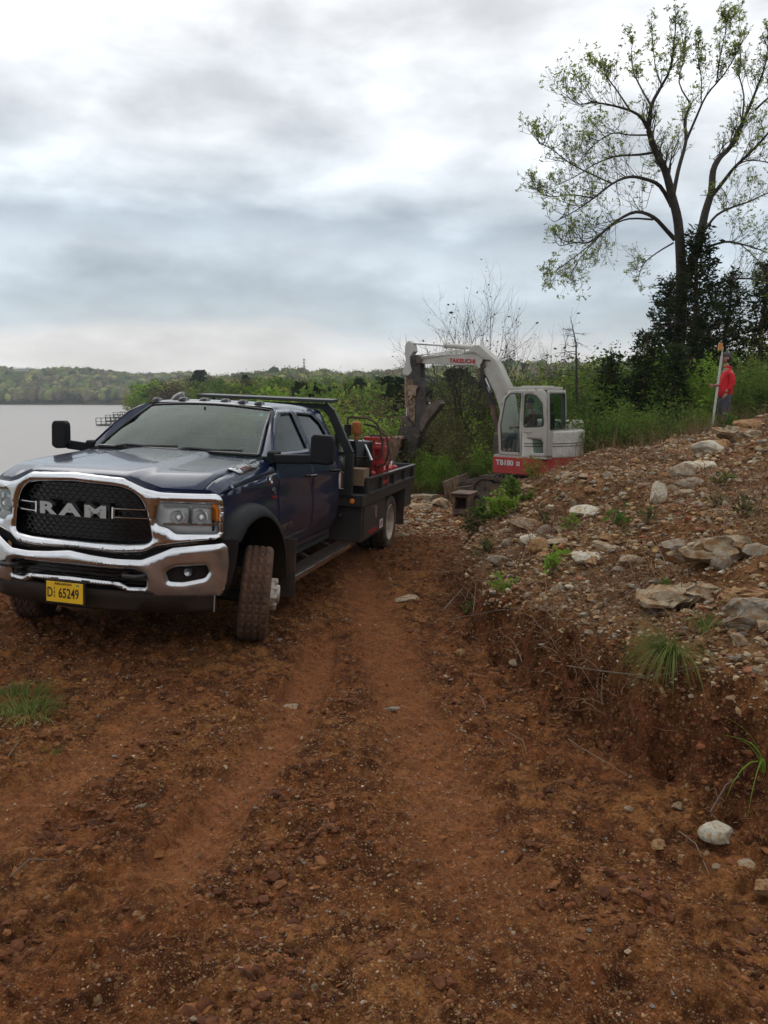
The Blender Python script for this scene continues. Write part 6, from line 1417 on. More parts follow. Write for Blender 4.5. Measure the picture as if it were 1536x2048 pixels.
def cedar(name, loc, h, rad, seed, label, lean=0., dens=1.0, bare=.12, group=None, cat='cedar'):
    T = empty(name, loc); tag(T, label, cat, group); r = random.Random(seed); w = MB(); P = []; D = []
    top = Vector((lean * h, 0, h)); tr = [Vector((0, 0, 0)).lerp(top, t) + Vector((r.gauss(0, .04), r.gauss(0, .04), 0)) * h * .2 * (t > 0) for t in np.linspace(0, 1, 8)]
    w.tube(tr, [h * .022 * (1.05 - t) + .01 for t in np.linspace(0, 1, 8)], 8, False)
    nb = int(22 * h * dens)
    for b in range(nb):
        t = bare + (1 - bare) * (b / nb); c = Vector((0, 0, 0)).lerp(top, t); a = b * 2.4 + r.uniform(-.5, .5)
        L = rad * (1.08 - t) ** .65 * r.uniform(.45, 1.15) * (.55 + .45 * math.sin(min(t * 4, 1.57)))
        d = Vector((math.cos(a), math.sin(a), r.uniform(-.05, .45))); pts = [c]
        for i in range(5): d = (d + Vector((r.gauss(0, .10), r.gauss(0, .10), r.gauss(-.02, .10)))).normalized(); pts.append(pts[-1] + d * L / 5)
        w.tube(pts, [.018 * (1 - i / 6) * (h / 6) + .003 for i in range(6)], 3, False)
        for i in range(int(7 * L / .8) + 3):
            q = r.uniform(.25, 1.0); j = min(int(q * 5), 4); c2 = pts[j].lerp(pts[j + 1], q * 5 - j)
            c2 = c2 + Vector((r.gauss(0, .09), r.gauss(0, .09), r.gauss(-.03, .07)))
            for k in range(9): P.append((c2.x + r.gauss(0, .075), c2.y + r.gauss(0, .075), c2.z + r.gauss(0, .055))); D.append((d.x * .5 + r.gauss(0, .3), d.y * .5 + r.gauss(0, .3), r.gauss(.05, .3)))
    w.build('trunk', M_REDB, T, smooth=True, angle=80)
    leaves_np('crown', P, .115, seed, L_CEDAR, T, .34, 0., 1, 0, .35, D)
    return T
def cz_(u, v, y): return at(u, v, y)
def cedar_at(u, vtop, y, wpx, seed, label, **k):
    p = at(u, vtop, y); zb = hz(p.x, p.y, False) - .1; return cedar('cedar', (p.x, p.y, zb), p.z - zb, wpx / FPX * y * .5, seed, label, **k)
cedar_at(1398, 462, 24.0, 235, 21, 'tall dark cedar with a reddish trunk grown up through the fork of the big tree', bare=.30, dens=.85)
cedar_at(1345, 560, 25.8, 210, 22, 'dark cedar standing just left of the big tree trunk', bare=.15, dens=.9)
cedar_at(1295, 668, 21.5, 175, 23, 'squat black green cedar between the excavator and the big tree', bare=.02, dens=1.1)
cedar_at(1222, 712, 22.5, 110, 24, 'small ragged cedar left of the squat cedar', bare=.02, dens=1.2)
cedar_at(1352, 690, 20.5, 130, 28, 'dense low cedar at the foot of the big tree', bare=.02, dens=1.2)
cedar_at(1462, 548, 27.0, 200, 25, 'dark cedar behind the person in red', bare=.10, dens=1.0)
cedar_at(1535, 520, 25.0, 200, 26, 'dark cedar cut by the right edge of the photo', bare=.10, dens=1.0)
cedar_at(1405, 640, 28.0, 150, 27, 'dark cedar seen between the big tree trunk and the person', bare=.05, dens=1.2)

def make_shrub(name, seed, h, rad, leafm, lsize, nleaf, stems=9, twigm=None, lev=2, label=None, cat='shrub', group=None, up=.12):
    T = empty(name); tag(T, label, cat, group); w = Wood(seed); r = w.r
    for i in range(stems):
        a = r.uniform(0, 6.28); tilt = r.uniform(.1, .75); d = Vector((math.cos(a) * tilt * rad / h * 1.6, math.sin(a) * tilt * rad / h * 1.6, 1))
        w.grow((r.gauss(0, .12), r.gauss(0, .12), -.1), d, h * r.uniform(.4, .62), .012 * h, lev, up, .16, (3, 4), (.4, .9), (.45, .7), 4, 2)
    w.mb.build('stem', twigm or M_TWIG, T, smooth=True, angle=80)
    P = np.array([p[:] for p in w.pts]); rr = np.random.default_rng(seed)
    if nleaf: leaves_np('foliage', P[rr.integers(0, len(P), nleaf)], lsize, seed, leafm, T, .55, .2, 1, .10 * h / 2, .35)
    return T
def put(src, first, loc, rz, sc, label=None, group=None):
    o = src if first else copy_tree(src); o.location = loc; o.rotation_euler = (0, 0, rz); o.scale = (sc[0], sc[0], sc[1]) if hasattr(sc, '__len__') else (sc,) * 3
    if label: o['label'] = label
    if group: o['group'] = group
    return o
KIND = {
 'green': make_shrub('shrub', 31, 3.0, 1.5, L_GREEN, .062, 14000, 10, label='x'),
 'green2': make_shrub('shrub', 32, 2.6, 1.7, L_GREEN, .066, 13000, 9, label='x'),
 'bright': make_shrub('shrub', 33, 2.6, 1.4, L_BRIGHT, .070, 10000, 9, label='x'),
 'olive': make_shrub('shrub', 34, 3.2, 1.9, L_OLIVE, .056, 14000, 13, label='x'),
 'olive2': make_shrub('shrub', 35, 3.0, 2.1, L_OLIVE, .058, 13000, 12, label='x'),
 'brown': make_shrub('shrub', 36, 2.6, 1.9, L_BROWN, .04, 7000, 20, label='x'),
 'yellow': make_shrub('shrub', 37, 3.4, 1.4, L_YELLOW, .056, 11000, 10, label='x'),
}
HT = {'green': 3.0, 'green2': 2.6, 'bright': 2.6, 'olive': 3.2, 'olive2': 3.0, 'brown': 2.6, 'yellow': 3.4}
used = set()
def shrub(kind, u, vtop, y, label, group=None, wide=1.0):
    p = at(u, vtop, y); zb = hz(p.x, p.y, False) - .1; h = (p.z - zb)
    if h < .5: return None
    s = h / (HT[kind] * 1.12); o = put(KIND[kind], kind not in used, (p.x, p.y, zb), random.uniform(0, 6.28), (s * wide, s), label, group); used.add(kind); return o
rs = random.Random(4)
S1 = [ # the ones that stand out
 ('green', 1150, 770, 19.5, 'leafy green shrub right behind the excavator counterweight'), ('green2', 1205, 800, 18.5, 'broad green shrub between the excavator and the squat cedar'),
 ('green', 1262, 785, 19.0, 'green shrub in front of the squat cedar'), ('green2', 1312, 798, 18.2, 'round leafy shrub below the squat cedar'), ('green', 1345, 800, 18.8, 'small green shrub at the foot of the big tree'),
 ('green2', 1235, 760, 21.5, 'tall green shrub behind the ridge of rubble'),('olive', 1180, 745, 23.5, 'olive shrub beyond the excavator tail'),
 ('bright', 1412, 705, 20.8, 'light green sapling left of the person in red'), ('green', 1490, 705, 19.8, 'green bush right behind the person in red'), ('green2', 1530, 715, 18.8, 'green bush at the right edge of the photo'),
 ('green', 1465, 760, 20.2, 'low green bush behind the legs of the person'), ('green2', 1395, 790, 19.6, 'low green bush left of the survey rod'), ('yellow', 1545, 690, 22.5, 'yellow green bush behind the right edge bush'),
 ('green', 1420, 740, 22.5, 'dark leafy bush between the cedars and the survey rod'), ('bright', 855, 895, 21.0, 'bright green bush under the excavator bucket'), ('bright', 880, 905, 20.0, 'bright green bush beside the excavator tracks'),
 ('bright', 985, 880, 21.5, 'bright green bush behind the excavator tracks'), ('bright', 1000, 800, 23.5, 'bright green bush behind the excavator cab'), ('green', 830, 880, 23.0, 'green bush behind the excavator bucket'),
 ('olive', 925, 770, 25.0, 'tall olive thicket behind the excavator arm'), ('olive2', 965, 785, 24.0, 'olive thicket left of the excavator cab'), ('olive', 880, 800, 26.0, 'olive thicket between the arm and the cab'),
 ('olive2', 905, 850, 22.5, 'low olive thicket behind the tracks'), ('olive', 950, 850, 22.8, 'dull olive bush left of the cab door'), ('olive2', 1040, 760, 27.0, 'olive bush seen above the cab roof'),
 ('brown', 790, 850, 27.0, 'leafless brown brush left of the bucket'), ('brown', 745, 860, 25.0, 'leafless brown brush beyond the flatbed'), ('brown', 700, 850, 28.0, 'leafless brown brush behind the headache rack'),
 ('brown', 820, 800, 32.0, 'grey brown brush behind the excavator arm'), ('bright', 655, 835, 30.0, 'bright green bush just behind the rack post'), ('yellow', 1090, 735, 30.0, 'yellow green bush above the cab roof'),
 ('green', 1010, 745, 34.0, 'green bush under the boom'), ('bright', 1130, 738, 33.0, 'light green bush right of the cab roof'), ('yellow', 1165, 745, 27.0, 'yellow green bush around the dead snag'),
 ('green2', 940, 905, 20.5, 'low green bush behind the track end'), ('olive2', 800, 900, 22.0, 'low olive bush behind the flatbed corner'),
]
for k_, u, v, y, lb in S1: shrub(k_, u, v, y, lb)
G_LABEL = {'green': 'leafy green shrub in the thicket down the valley', 'green2': 'leafy green shrub in the thicket down the valley', 'olive': 'dull olive shrub in the thicket down the valley', 'olive2': 'dull olive shrub in the thicket down the valley', 'bright': 'bright green shrub in the thicket down the valley', 'brown': 'bare brown shrub in the thicket down the valley', 'yellow': 'yellow green shrub in the thicket down the valley'}
for row, (y0, y1, n, v0, v1, u0, u1) in enumerate([(21, 27, 34, 840, 900, 660, 1130), (27, 38, 54, 822, 880, 620, 1240), (38, 58, 60, 795, 840, 600, 1300), (22, 34, 34, 700, 800, 1130, 1560), (19, 34, 22, 700, 800, 1560, 2200)]):
    for i in range(n):
        y = rs.uniform(y0, y1); u = u0 + (u1 - u0) * (i + rs.random()) / n; v = rs.uniform(v0, v1)
        if row == 0 and 960 < u < 1130: continue
        k_ = rs.choice(['olive', 'olive2', 'olive', 'olive2', 'brown', 'brown', 'brown', 'green', 'bright', 'yellow'] if u < 1120 and row < 3 else ['green', 'green2', 'olive', 'green'])
        shrub(k_, u, v, y, G_LABEL[k_], {'green': 'green shrubs down the valley', 'green2': 'green shrubs down the valley', 'olive': 'olive shrubs down the valley', 'olive2': 'olive shrubs down the valley', 'bright': 'bright green shrubs down the valley', 'brown': 'bare brown shrubs down the valley', 'yellow': 'yellow green shrubs down the valley'}[k_], rs.uniform(1.0, 1.5))

# ---- slender half-bare trees against the sky
def thin_tree(name, u, vtop, ubase, y, seed, label, lev=3, leafm=None, nl=0, stems=5, spread=.55, ls=.09, cat='tree', bark=M_BARK, r0=.05):
    p = at(u, vtop, y); b = at(ubase, 800, y); zb = hz(b.x, y, False) - .1; h = p.z - zb; T = empty(name, (b.x, y, zb)); tag(T, label, cat)
    w = Wood(seed); r = w.r; lean = (p.x - b.x) / h
    for i in range(stems):
        a = i * 6.28 / stems + r.uniform(-.4, .4); w.grow((0.1 * math.cos(a), .1 * math.sin(a), 0), (math.cos(a) * spread * r.uniform(.3, 1) + lean, math.sin(a) * spread * r.uniform(.3, 1), 1), h * r.uniform(.36, .48), r0, lev, .05, .13, (3, 5), (.35, .8), (.45, .62), 6, 1)
    w.mb.build('trunk', bark, T, smooth=True, angle=80)
    if nl: P = np.array([q[:] for q in w.pts]); rr = np.random.default_rng(seed); leaves_np('crown', P[rr.integers(0, len(P), nl)], ls, seed, leafm, T, .5, .2, 1, .05, .3)
    return T
thin_tree('tree', 1025, 530, 985, 28, 47, 'slender many stemmed tree with few leaves standing behind the boom', 4, L_OLIVE, 1800, 7, .62, .085, r0=.075)
thin_tree('sapling', 1075, 690, 1055, 26, 42, 'thin sapling with scattered leaves above the cab roof', 2, L_GREEN, 500, 3, .5, .07, 'sapling', r0=.03)
thin_tree('sapling', 1105, 735, 1100, 30, 45, 'bare grey sapling between the cab roof and the dead snag', 2, L_OLIVE, 60, 7, .6, .08, 'sapling', r0=.03)
# dead snag
sn = empty('dead_tree', tuple(Vector((at(1152, 800, 22).x, 22, hz(at(1152, 800, 22).x, 22, False))))); tag(sn, 'thin dead tree with stubby bare side branches right of the cab', 'tree')
w = Wood(43); h = at(1140, 640, 22).z - sn.location.z; trk = [Vector((0, 0, 0)), Vector((.02, 0, h * .4)), Vector((.0, .02, h * .7)), Vector((-.06, 0, h * .88)), Vector((-.22, 0, h))]; w.limb(trk, .06, .008, 6)
for i in range(26):
    t = .42 + .5 * i / 26; j = min(int(t * 4), 3); p = trk[j].lerp(trk[j + 1], t * 4 - j); a = w.r.uniform(0, 6.28); L = w.r.uniform(.25, 1.0) * (1.25 - t)
    w.grow(p, (math.cos(a), math.sin(a) * .6, w.r.uniform(-.15, .3)), L, .012, 1, -.03, .12, (2, 4), (.5, 1.0), (.3, .5), 4, 0)
w.mb.build('trunk', M_BARK, sn, smooth=True, angle=80)

# ---- middle-distance trees on the wooded slope and the point
def proto_tree(name, seed, leafm, h=10., rx=3.2, n=2600, ls=.34, clumps=20, conif=False):
    T = empty(name); r = np.random.default_rng(seed); w = MB(); w.tube([(0, 0, -.8), (.05, 0, h * .3), (.1, .05, h * .75)], [.17, .13, .05], 6, False)
    if conif: 
        t = r.random(n) ** .7; a = r.uniform(0, 6.28, n); q = rx * (1.03 - t) ** .7 * np.sqrt(r.random(n)) * (1 + .25 * np.sin(a * 3 + t * 20)); P = np.stack([q * np.cos(a), q * np.sin(a), h * (.05 + .95 * t)], 1)
    else:
        P, C = crown_pts(r, n, rx, h * .42, h * .58, clumps)
        for c in C[::2]: w.tube([(.05, 0, h * .25), (c[0] * .5, c[1] * .5, c[2] * .6 + h * .1), tuple(c)], [.07, .04, .015], 4, False)
    w.build('trunk', M_BARK, T, smooth=True, angle=80); leaves_np('crown', P, ls, seed, leafm, T, .75, .1, 1, 0, .35); return T
PT = [(proto_tree('tree', 51, L_YELLOW), 'pale yellow green tree in the wooded valley', 'pale yellow green trees in the valley', 10), (proto_tree('tree', 52, L_GREEN), 'mid green tree in the wooded valley', 'mid green trees in the valley', 10),
      (proto_tree('tree', 53, L_BRIGHT), 'fresh bright green tree in the wooded valley', 'bright green trees in the valley', 10), (proto_tree('tree', 54, L_OLIVE, n=2200), 'dull olive tree in the wooded valley', 'olive trees in the valley', 10),
      (proto_tree('tree', 55, L_BROWN, n=1500, ls=.25), 'grey brown budding tree in the wooded valley', 'budding brown trees in the valley', 10), (proto_tree('tree', 56, L_CEDAR, 8, 2.4, 2600, .28, conif=True), 'dark evergreen in the wooded valley', 'dark evergreens in the valley', 8)]
usedp = set()
def ptree(k, u, vtop, y, label=None, wide=1.0, group=True):
    if y < 60: y = y + 6
    p = at(u, vtop, y); zb = hz(p.x, y, False); h = p.z - zb
    if h < 2.5 or zb < LAKE + .2: return None
    s = h / PT[k][3]; o = put(PT[k][0], k not in usedp, (p.x, y, zb), rs.uniform(0, 6.28), (s * wide, s), label or PT[k][1], PT[k][2] if label is None else None); o['category'] = 'tree'; usedp.add(k); return o
for k, u, v, y, lb, wd in [(5, 772, 757, 80, 'dark spreading cedar left of the excavator arm', 1.3), (5, 808, 765, 78, 'dark cedar touching the excavator arm', 1.0), (0, 722, 752, 75, 'pale willow like tree left of the dark cedar', .8), (0, 700, 760, 82, 'yellow green tree behind the flatbed rack', .9),
                           (2, 580, 758, 62, 'bright green tree above the truck roof', 1.4), (2, 535, 768, 66, 'bright green tree left of the one above the roof', 1.2), (2, 625, 765, 66, 'bright green tree right of the one above the roof', 1.2), (5, 910, 742, 70, 'dark round cedar above the horizon under the boom', 1.2),
                           (5, 397, 742, 235, 'dark round evergreen among the pale trees of the wooded point', 1.3), (2, 500, 790, 58, 'low bright green tree behind the cab roof', 1.4)]:
    ptree(k, u, v, y, lb, wd)
for y0, y1, n, v0, v1, u0, u1 in [(42, 58, 20, 764, 795, 620, 1010), (50, 75, 44, 765, 798, 560, 1300), (75, 120, 48, 752, 778, 440, 1400), (120, 190, 54, 748, 765, 400, 1400), (190, 270, 60, 752, 768, 262, 760), (250, 340, 60, 746, 758, 330, 1300), (60, 120, 24, 740, 770, 1400, 2300)]:
    for i in range(n):
        y = rs.uniform(y0, y1); u = u0 + (u1 - u0) * (i + rs.random()) / n; ptree(rs.choice([0, 1, 1, 2, 3, 3, 4, 0, 5] if y < 190 else [0, 1, 2, 3, 4, 0]), u, rs.uniform(v0, v1), y, None, rs.uniform(.9, 1.4))

# ---- the far woods, beyond counting
def far_wood(name, u0, u1, y0, y1, n, label, seed, hh=(8, 14), tint=0):
    r = np.random.default_rng(seed); y = y0 * (y1 / y0) ** r.random(n); u = r.uniform(u0, u1, n); x = (u - 768) / FPX * y; z = H(x, y, False); k = z > LAKE + .6; x, y, z = x[k], y[k], z[k]; n = len(x)
    h = r.uniform(*hh, n); rad = h * r.uniform(.34, .52, n); V0, F0 = ico(2); nv = len(V0)
    nz = .86 + .11 * r.standard_normal((n, nv)); V = V0[None] * nz[..., None] * np.stack([rad, rad, h * .5], 1)[:, None]; V = V + np.stack([x, y, z + h * .52], 1)[:, None]
    F = (F0[None] + (np.arange(n) * nv)[:, None, None]).reshape(-1, 3); V = V.reshape(-1, 3)
    # loose leaf sprays around every crown
    m = 64; i = np.repeat(np.arange(n), m); q = r.normal(size=(n * m, 3)); q /= np.linalg.norm(q, axis=1)[:, None]; C = np.stack([x, y, z + h * .52], 1)[i] + q * np.stack([rad, rad, h * .5], 1)[i] * r.uniform(.72, 1.18, (n * m, 1))
    s = rad[i][:, None] * .17; a = r.normal(size=(n * m, 3)); a /= np.linalg.norm(a, axis=1)[:, None]; b = np.cross(a, r.normal(size=(n * m, 3))); b /= np.linalg.norm(b, axis=1)[:, None]
    T = np.stack([C, C + a * s, C + b * s], 1).reshape(-1, 3); F2 = np.arange(n * m * 3).reshape(-1, 3) + len(V)
    me = mesh_np(name, np.vstack([V, T]), np.vstack([F, F2]), False)
    pal = np.array([(.22, .23, .07), (.13, .16, .05), (.10, .14, .045), (.17, .15, .085), (.13, .11, .07), (.045, .065, .035), (.26, .26, .09), (.16, .20, .06)])
    pi = np.clip((fbm(x * .03, y * .02, seed, 2) * 2.5 + 3.5 + r.normal(0, 1.8, n)), 0, 7.99).astype(int); c = pal[pi] * r.uniform(.75, 1.25, (n, 1))
    cc = np.concatenate([np.repeat(c, nv, 0) * r.uniform(.7, 1.25, (n * nv, 1)), np.repeat(c, m * 3, 0) * np.repeat(r.uniform(.6, 1.35, (n * m, 1)), 3, 0)]); cc = np.concatenate([cc, np.ones((len(cc), 1))], 1).astype(np.float32)
    me.attributes.new('tint', 'FLOAT_COLOR', 'POINT').data.foreach_set('color', cc.ravel())
    o = link(name, me, M_FAR); tag(o, label, 'woods', kind='stuff'); return o
M_FAR = bpy.data.materials.new('far_foliage'); M_FAR.use_nodes = True
_b = M_FAR.node_tree.nodes['Principled BSDF']; _a = M_FAR.node_tree.nodes.new('ShaderNodeAttribute'); _a.attribute_name = 'tint'; M_FAR.node_tree.links.new(_a.outputs['Color'], _b.inputs['Base Color']); _b.inputs['Roughness'].default_value = 1; _b.inputs['Specular IOR Level'].default_value = 0
far_wood('woods', -900, 420, 800, 1120, 5000, 'wooded hillside across the lake', 61, (9, 15))
far_wood('woods', 270, 2500, 340, 950, 6500, 'wooded ridge beyond the valley', 62, (8, 14))

# ================================================================ ACROSS THE WATER
def hut(name, u, v, y, w, h, roofc, label):
    p = at(u, v, y); T = empty(name, (p.x, y, p.z - h)); tag(T, label, 'house')
    m = MB(); m.box((-w / 2, -4, 0), (w / 2, 4, h * .6)); m.build('wall', pmat(name + '_wall', (.55, .52, .48), .8), T)
    m = MB(); m.prism([(-4.6, h * .6), (4.6, h * .6), (0, h)], 0, -w / 2 - .6, w / 2 + .6); m.build('roof', pmat(name + '_roof', roofc, .6), T)
hut('house', 42, 734, 860, 13, 4.5, (.75, .75, .74), 'long pale roofed house on the hilltop across the lake'); hut('house', 621, 745, 540, 5.5, 4.5, (.35, .07, .05), 'small red roofed house on the ridge beside the mast')
mp_ = at(608, 717, 600); mz_ = at(608, 757, 600).z; MT = empty('radio_mast', (mp_.x, 600, mz_)); tag(MT, 'thin lattice radio mast on the far ridge', 'mast'); mh = mp_.z - mz_
m = MB()
for a in range(3): m.tube([(.45 * math.cos(a * 2.09), .45 * math.sin(a * 2.09), 0), (.35 * math.cos(a * 2.09), .35 * math.sin(a * 2.09), mh)], .10, 4)
for i in range(int(mh / 1.2)): m.tube([(.45 * math.cos(i * 2.09), .45 * math.sin(i * 2.09), i * 1.2), (.45 * math.cos((i + 1) * 2.09), .45 * math.sin((i + 1) * 2.09), (i + 1) * 1.2)], .06, 3)
m.build('lattice', M_STEEL, MT)
for k in range(3):
    m = MB(); m.box((-.9, -.3, mh - 1.6 - 2.2 * k), (.9, .3, mh - .4 - 2.2 * k)); m.build('antenna', M_WHITE, MT)
M_DOCK = pmat('dock_frame', (.045, .04, .038), .8)
for i, (u, v, y, w_, lb) in enumerate([(222, 846, 292, 7.5, 'dark framed boat dock nearest on the lake'), (238, 836, 330, 8.0, 'second dark boat dock behind the nearest one'), (252, 829, 375, 9.0, 'farthest dark boat dock on the lake')]):
    p = at(u, v, y); T = empty('boat_dock', (p.x, y, LAKE)); tag(T, lb, 'dock'); zz = .35
    m = MB(); m.box((-w_ / 2, -5, .1), (w_ / 2, 5, .55)); m.build('platform', M_DOCK, T)
    m = MB()
    for a in np.linspace(-w_ / 2, w_ / 2, 5):
        for b in (-5, 5): m.box((a - .10, b - .10, .5), (a + .10, b + .10, 2.9))
    for b in (-5, 5): m.box((-w_ / 2, b - .08, 2.8), (w_ / 2, b + .08, 3.0)); m.box((-w_ / 2, b - .06, 1.5), (w_ / 2, b + .06, 1.65))
    m.build('railing', M_DOCK, T)
# ================================================================ SMALL PLANTS, STICKS, LITTER
def blades(n, base_r, L, wd, seed, arch=.9, up=1.0, face=None):
    """arching grass blades; returns V, F"""
    r = np.random.default_rng(seed); V = []; F = []
    for i in range(n):
        a = r.uniform(0, 6.283) if face is None else face + r.normal(0, .9); br = base_r * math.sqrt(r.random()); x0, y0 = br * math.cos(a), br * math.sin(a); l = L * r.uniform(.5, 1.1); k = arch * r.uniform(.5, 1.4); w = wd * r.uniform(.7, 1.2)
        cx, sy = math.cos(a), math.sin(a); b = len(V); S = 6
        for j in range(S + 1):
            t = j / S; th = k * t * 1.5; q = l * t; hx = q * math.sin(th * .75) * .95; zz = q * math.cos(th * .85) * up; ww = w * (1 - t) ** .7 + .0002
            V += [(x0 + cx * hx - sy * ww, y0 + sy * hx + cx * ww, zz), (x0 + cx * hx + sy * ww, y0 + sy * hx - cx * ww, zz)]
            if j: F.append((b + 2 * j - 2, b + 2 * j - 1, b + 2 * j + 1, b + 2 * j))
    return np.array(V), np.array(F)
def tussock(u, v, n, br, L, wd, seed, mat, label, arch=.9, name='grass_tuft', up=1.0, face=None, cat='grass tuft', lift=0.0):
    p = gp(u, v); V, F = blades(n, br, L, wd, seed, arch, up, face); me = mesh_np(name, V, F, False)
    me.attributes.new('rnd', 'FLOAT', 'POINT').data.foreach_set('value', np.random.default_rng(seed).random(len(V) // 14).repeat(14).astype(np.float32)); me.materials.append(mat)
    o = link(name, me); o.location = (p.x, p.y, hz(p.x, p.y) - .01 + lift); return tag(o, label, cat)
tussock(1345, 1335, 420, .07, .34, .0022, 1, L_GRASS, 'arching green grass tussock hanging over the edge of the red cut', 1.15, face=R(205))
tussock(1408, 1265, 90, .05, .16, .003, 2, L_GREEN, 'dark green grass tuft above the arching tussock', .8)
tussock(25, 1410, 420, .24, .13, .0026, 3, L_GRASS, 'green grass clump at the left edge of the photo', .9)
tussock(62, 1432, 160, .16, .16, .003, 4, L_GRASS, 'smaller grass clump right of the one at the left edge', 1.0)
tussock(1527, 1585, 7, .02, .34, .006, 5, L_BRIGHT, 'broad green leaf blades cut by the right edge below the bank', 1.1, face=R(190), lift=.12)
tussock(905, 975, 60, .10, .8, .006, 6, L_DRY, 'tan dry grass clump left of the excavator tracks', .4)
tussock(106, 1503, 30, .04, .07, .0022, 8, L_BRIGHT, 'tiny bright green sprout on the dirt at the left', .8)
def herb(u, v, seed, h, mat, label, n=60, name='weed'):
    p = gp(u, v); T = empty(name, (p.x, p.y, hz(p.x, p.y) - .01)); tag(T, label, 'weed'); w = Wood(seed)
    for i in range(6): a = w.r.uniform(0, 6.28); w.grow((0, 0, 0), (math.cos(a) * .6, math.sin(a) * .6, 1), h * w.r.uniform(.4, .7), .0028, 1, .05, .12, (2, 3), (.4, .8), (.4, .6), 4, 1)
    w.mb.build('stem', M_TWIG, T); P = np.array([q[:] for q in w.pts]); rr = np.random.default_rng(seed); leaves_np('foliage', P[rr.integers(0, len(P), n)], min(h * .26, .055), seed, mat, T, .45, .35, 1, h * .05, .3); return T
for i, (u, v, h, m_, lb, n) in enumerate([
 (1008, 1185, .22, L_BRIGHT, 'bright green leafy weed low on the bank above the red cut', 90), (1100, 1150, .24, L_BRIGHT, 'bright green leafy weed in the middle of the bank', 110), (930, 1225, .16, L_GREEN, 'small green weed at the foot of the bank', 60),
 (1240, 1062, .26, L_GREEN, 'dull green weed right of the tan slabs', 90), (1095, 1062, .26, L_OLIVE, 'olive weed at the left of the rubble slope', 90), (1140, 1065, .2, L_BRIGHT, 'little bright weed beside the olive weed', 60),
 (1295, 1050, .2, L_OLIVE, 'low olive weed among the rubble', 60), (1445, 975, .22, L_GREEN, 'upright green weed near the crest', 50), (1492, 1040, .2, L_OLIVE, 'yellowish weed at the right of the rubble slope', 50),
 (1090, 940, .45, L_YELLOW, 'yellow green weed on the crest in front of the excavator skirt', 120), (1065, 965, .45, L_YELLOW, 'yellow green weed left of the crest', 120), (1000, 1040, .42, L_BRIGHT, 'tall green weed clump in front of the excavator tracks', 420),
 (965, 1055, .38, L_GREEN, 'green weed clump beside the dozer blade', 300), (1035, 1010, .42, L_GREEN, 'green weed clump on the left flank of the bank', 260), (945, 1075, .35, L_OLIVE, 'low olive weed clump at the foot of the bank by the blade', 140),
 (1425, 862, .5, L_BRIGHT, 'green weed on the skyline below the person', 200), (1455, 868, .4, L_GREEN, 'dark green weed on the skyline right of the person', 160), (965, 1120, .3, L_OLIVE, 'olive weed on the lower left of the bank', 90),
 (1430, 1015, .18, L_OLIVE, 'small pale weed below the crest', 40), (1330, 1200, .12, L_GREEN, 'small green weed beside the ledge', 30)]): herb(u, v, 70 + i, h, m_, lb, int(n * (1 if h < .3 else 2.2)))
# sticks
def stick(pxs, r0, seed, label, lift=.02, mat=None, name='stick'):
    r = random.Random(seed); P = []
    for i, (u, v) in enumerate(pxs):
        p = gp(u, v); P.append(Vector((p.x, p.y, hz(p.x, p.y, False) + lift + (.03 if 0 < i < len(pxs) - 1 else 0))))
    m = MB(); c = P[0].copy(); m.tube([p - c for p in P], [r0 * (1 - .55 * i / len(P)) for i in range(len(P))], 6); o = m.build(name, mat or M_TWIG, None, smooth=True); o.location = c; return tag(o, label, 'stick')
for i, (px, r0, lb, lf) in enumerate([
 ([(1120, 1348), (1200, 1372), (1300, 1380), (1400, 1366), (1440, 1358)], .005, 'long pale arched stem lying across the grass tussock', .05), ([(885, 1230), (925, 1190), (970, 1140)], .009, 'grey stick leaning on the bank beside the track', .04), ([(946, 1240), (952, 1180), (968, 1140)], .005, 'thin pale twig standing beside the leaning stick', .04),
 ([(958, 1395), (965, 1410), (972, 1427)], .004, 'short pale twig on the dirt below the bank', .012), ([(1010, 1465), (1045, 1495), (1058, 1525)], .003, 'thin curved twig on the dirt track', .012), ([(1125, 1475), (1160, 1510), (1220, 1545), (1265, 1565)], .0035, 'long thin root lying below the red cut', .015),
 ([(1350, 1665), (1390, 1710), (1418, 1760)], .003, 'thin twig beside the cream white chunk', .02), ([(1420, 1640), (1450, 1600), (1478, 1572)], .005, 'forked pale root above the cream white chunk', .04), ([(895, 1250), (1000, 1240), (1100, 1225)], .004, 'thin bent vine along the lower bank', .05),
 ([(1240, 1230), (1330, 1160), (1300, 1090)], .004, 'long curved briar stem over the ledge', .10), ([(1110, 1300), (1190, 1240), (1240, 1195)], .005, 'brown stem leaning above the red cut', .05), ([(1350, 1020), (1300, 1060), (1240, 1080)], .005, 'dark stem across the rubble', .07),
 ([(20, 1760), (60, 1740), (120, 1725)], .004, 'thin twig on the dirt at the lower left', .012), ([(0, 1545), (40, 1500), (90, 1470)], .004, 'thin dry stalk at the left edge', .02)]): stick(px, r0, i, lb, lf)
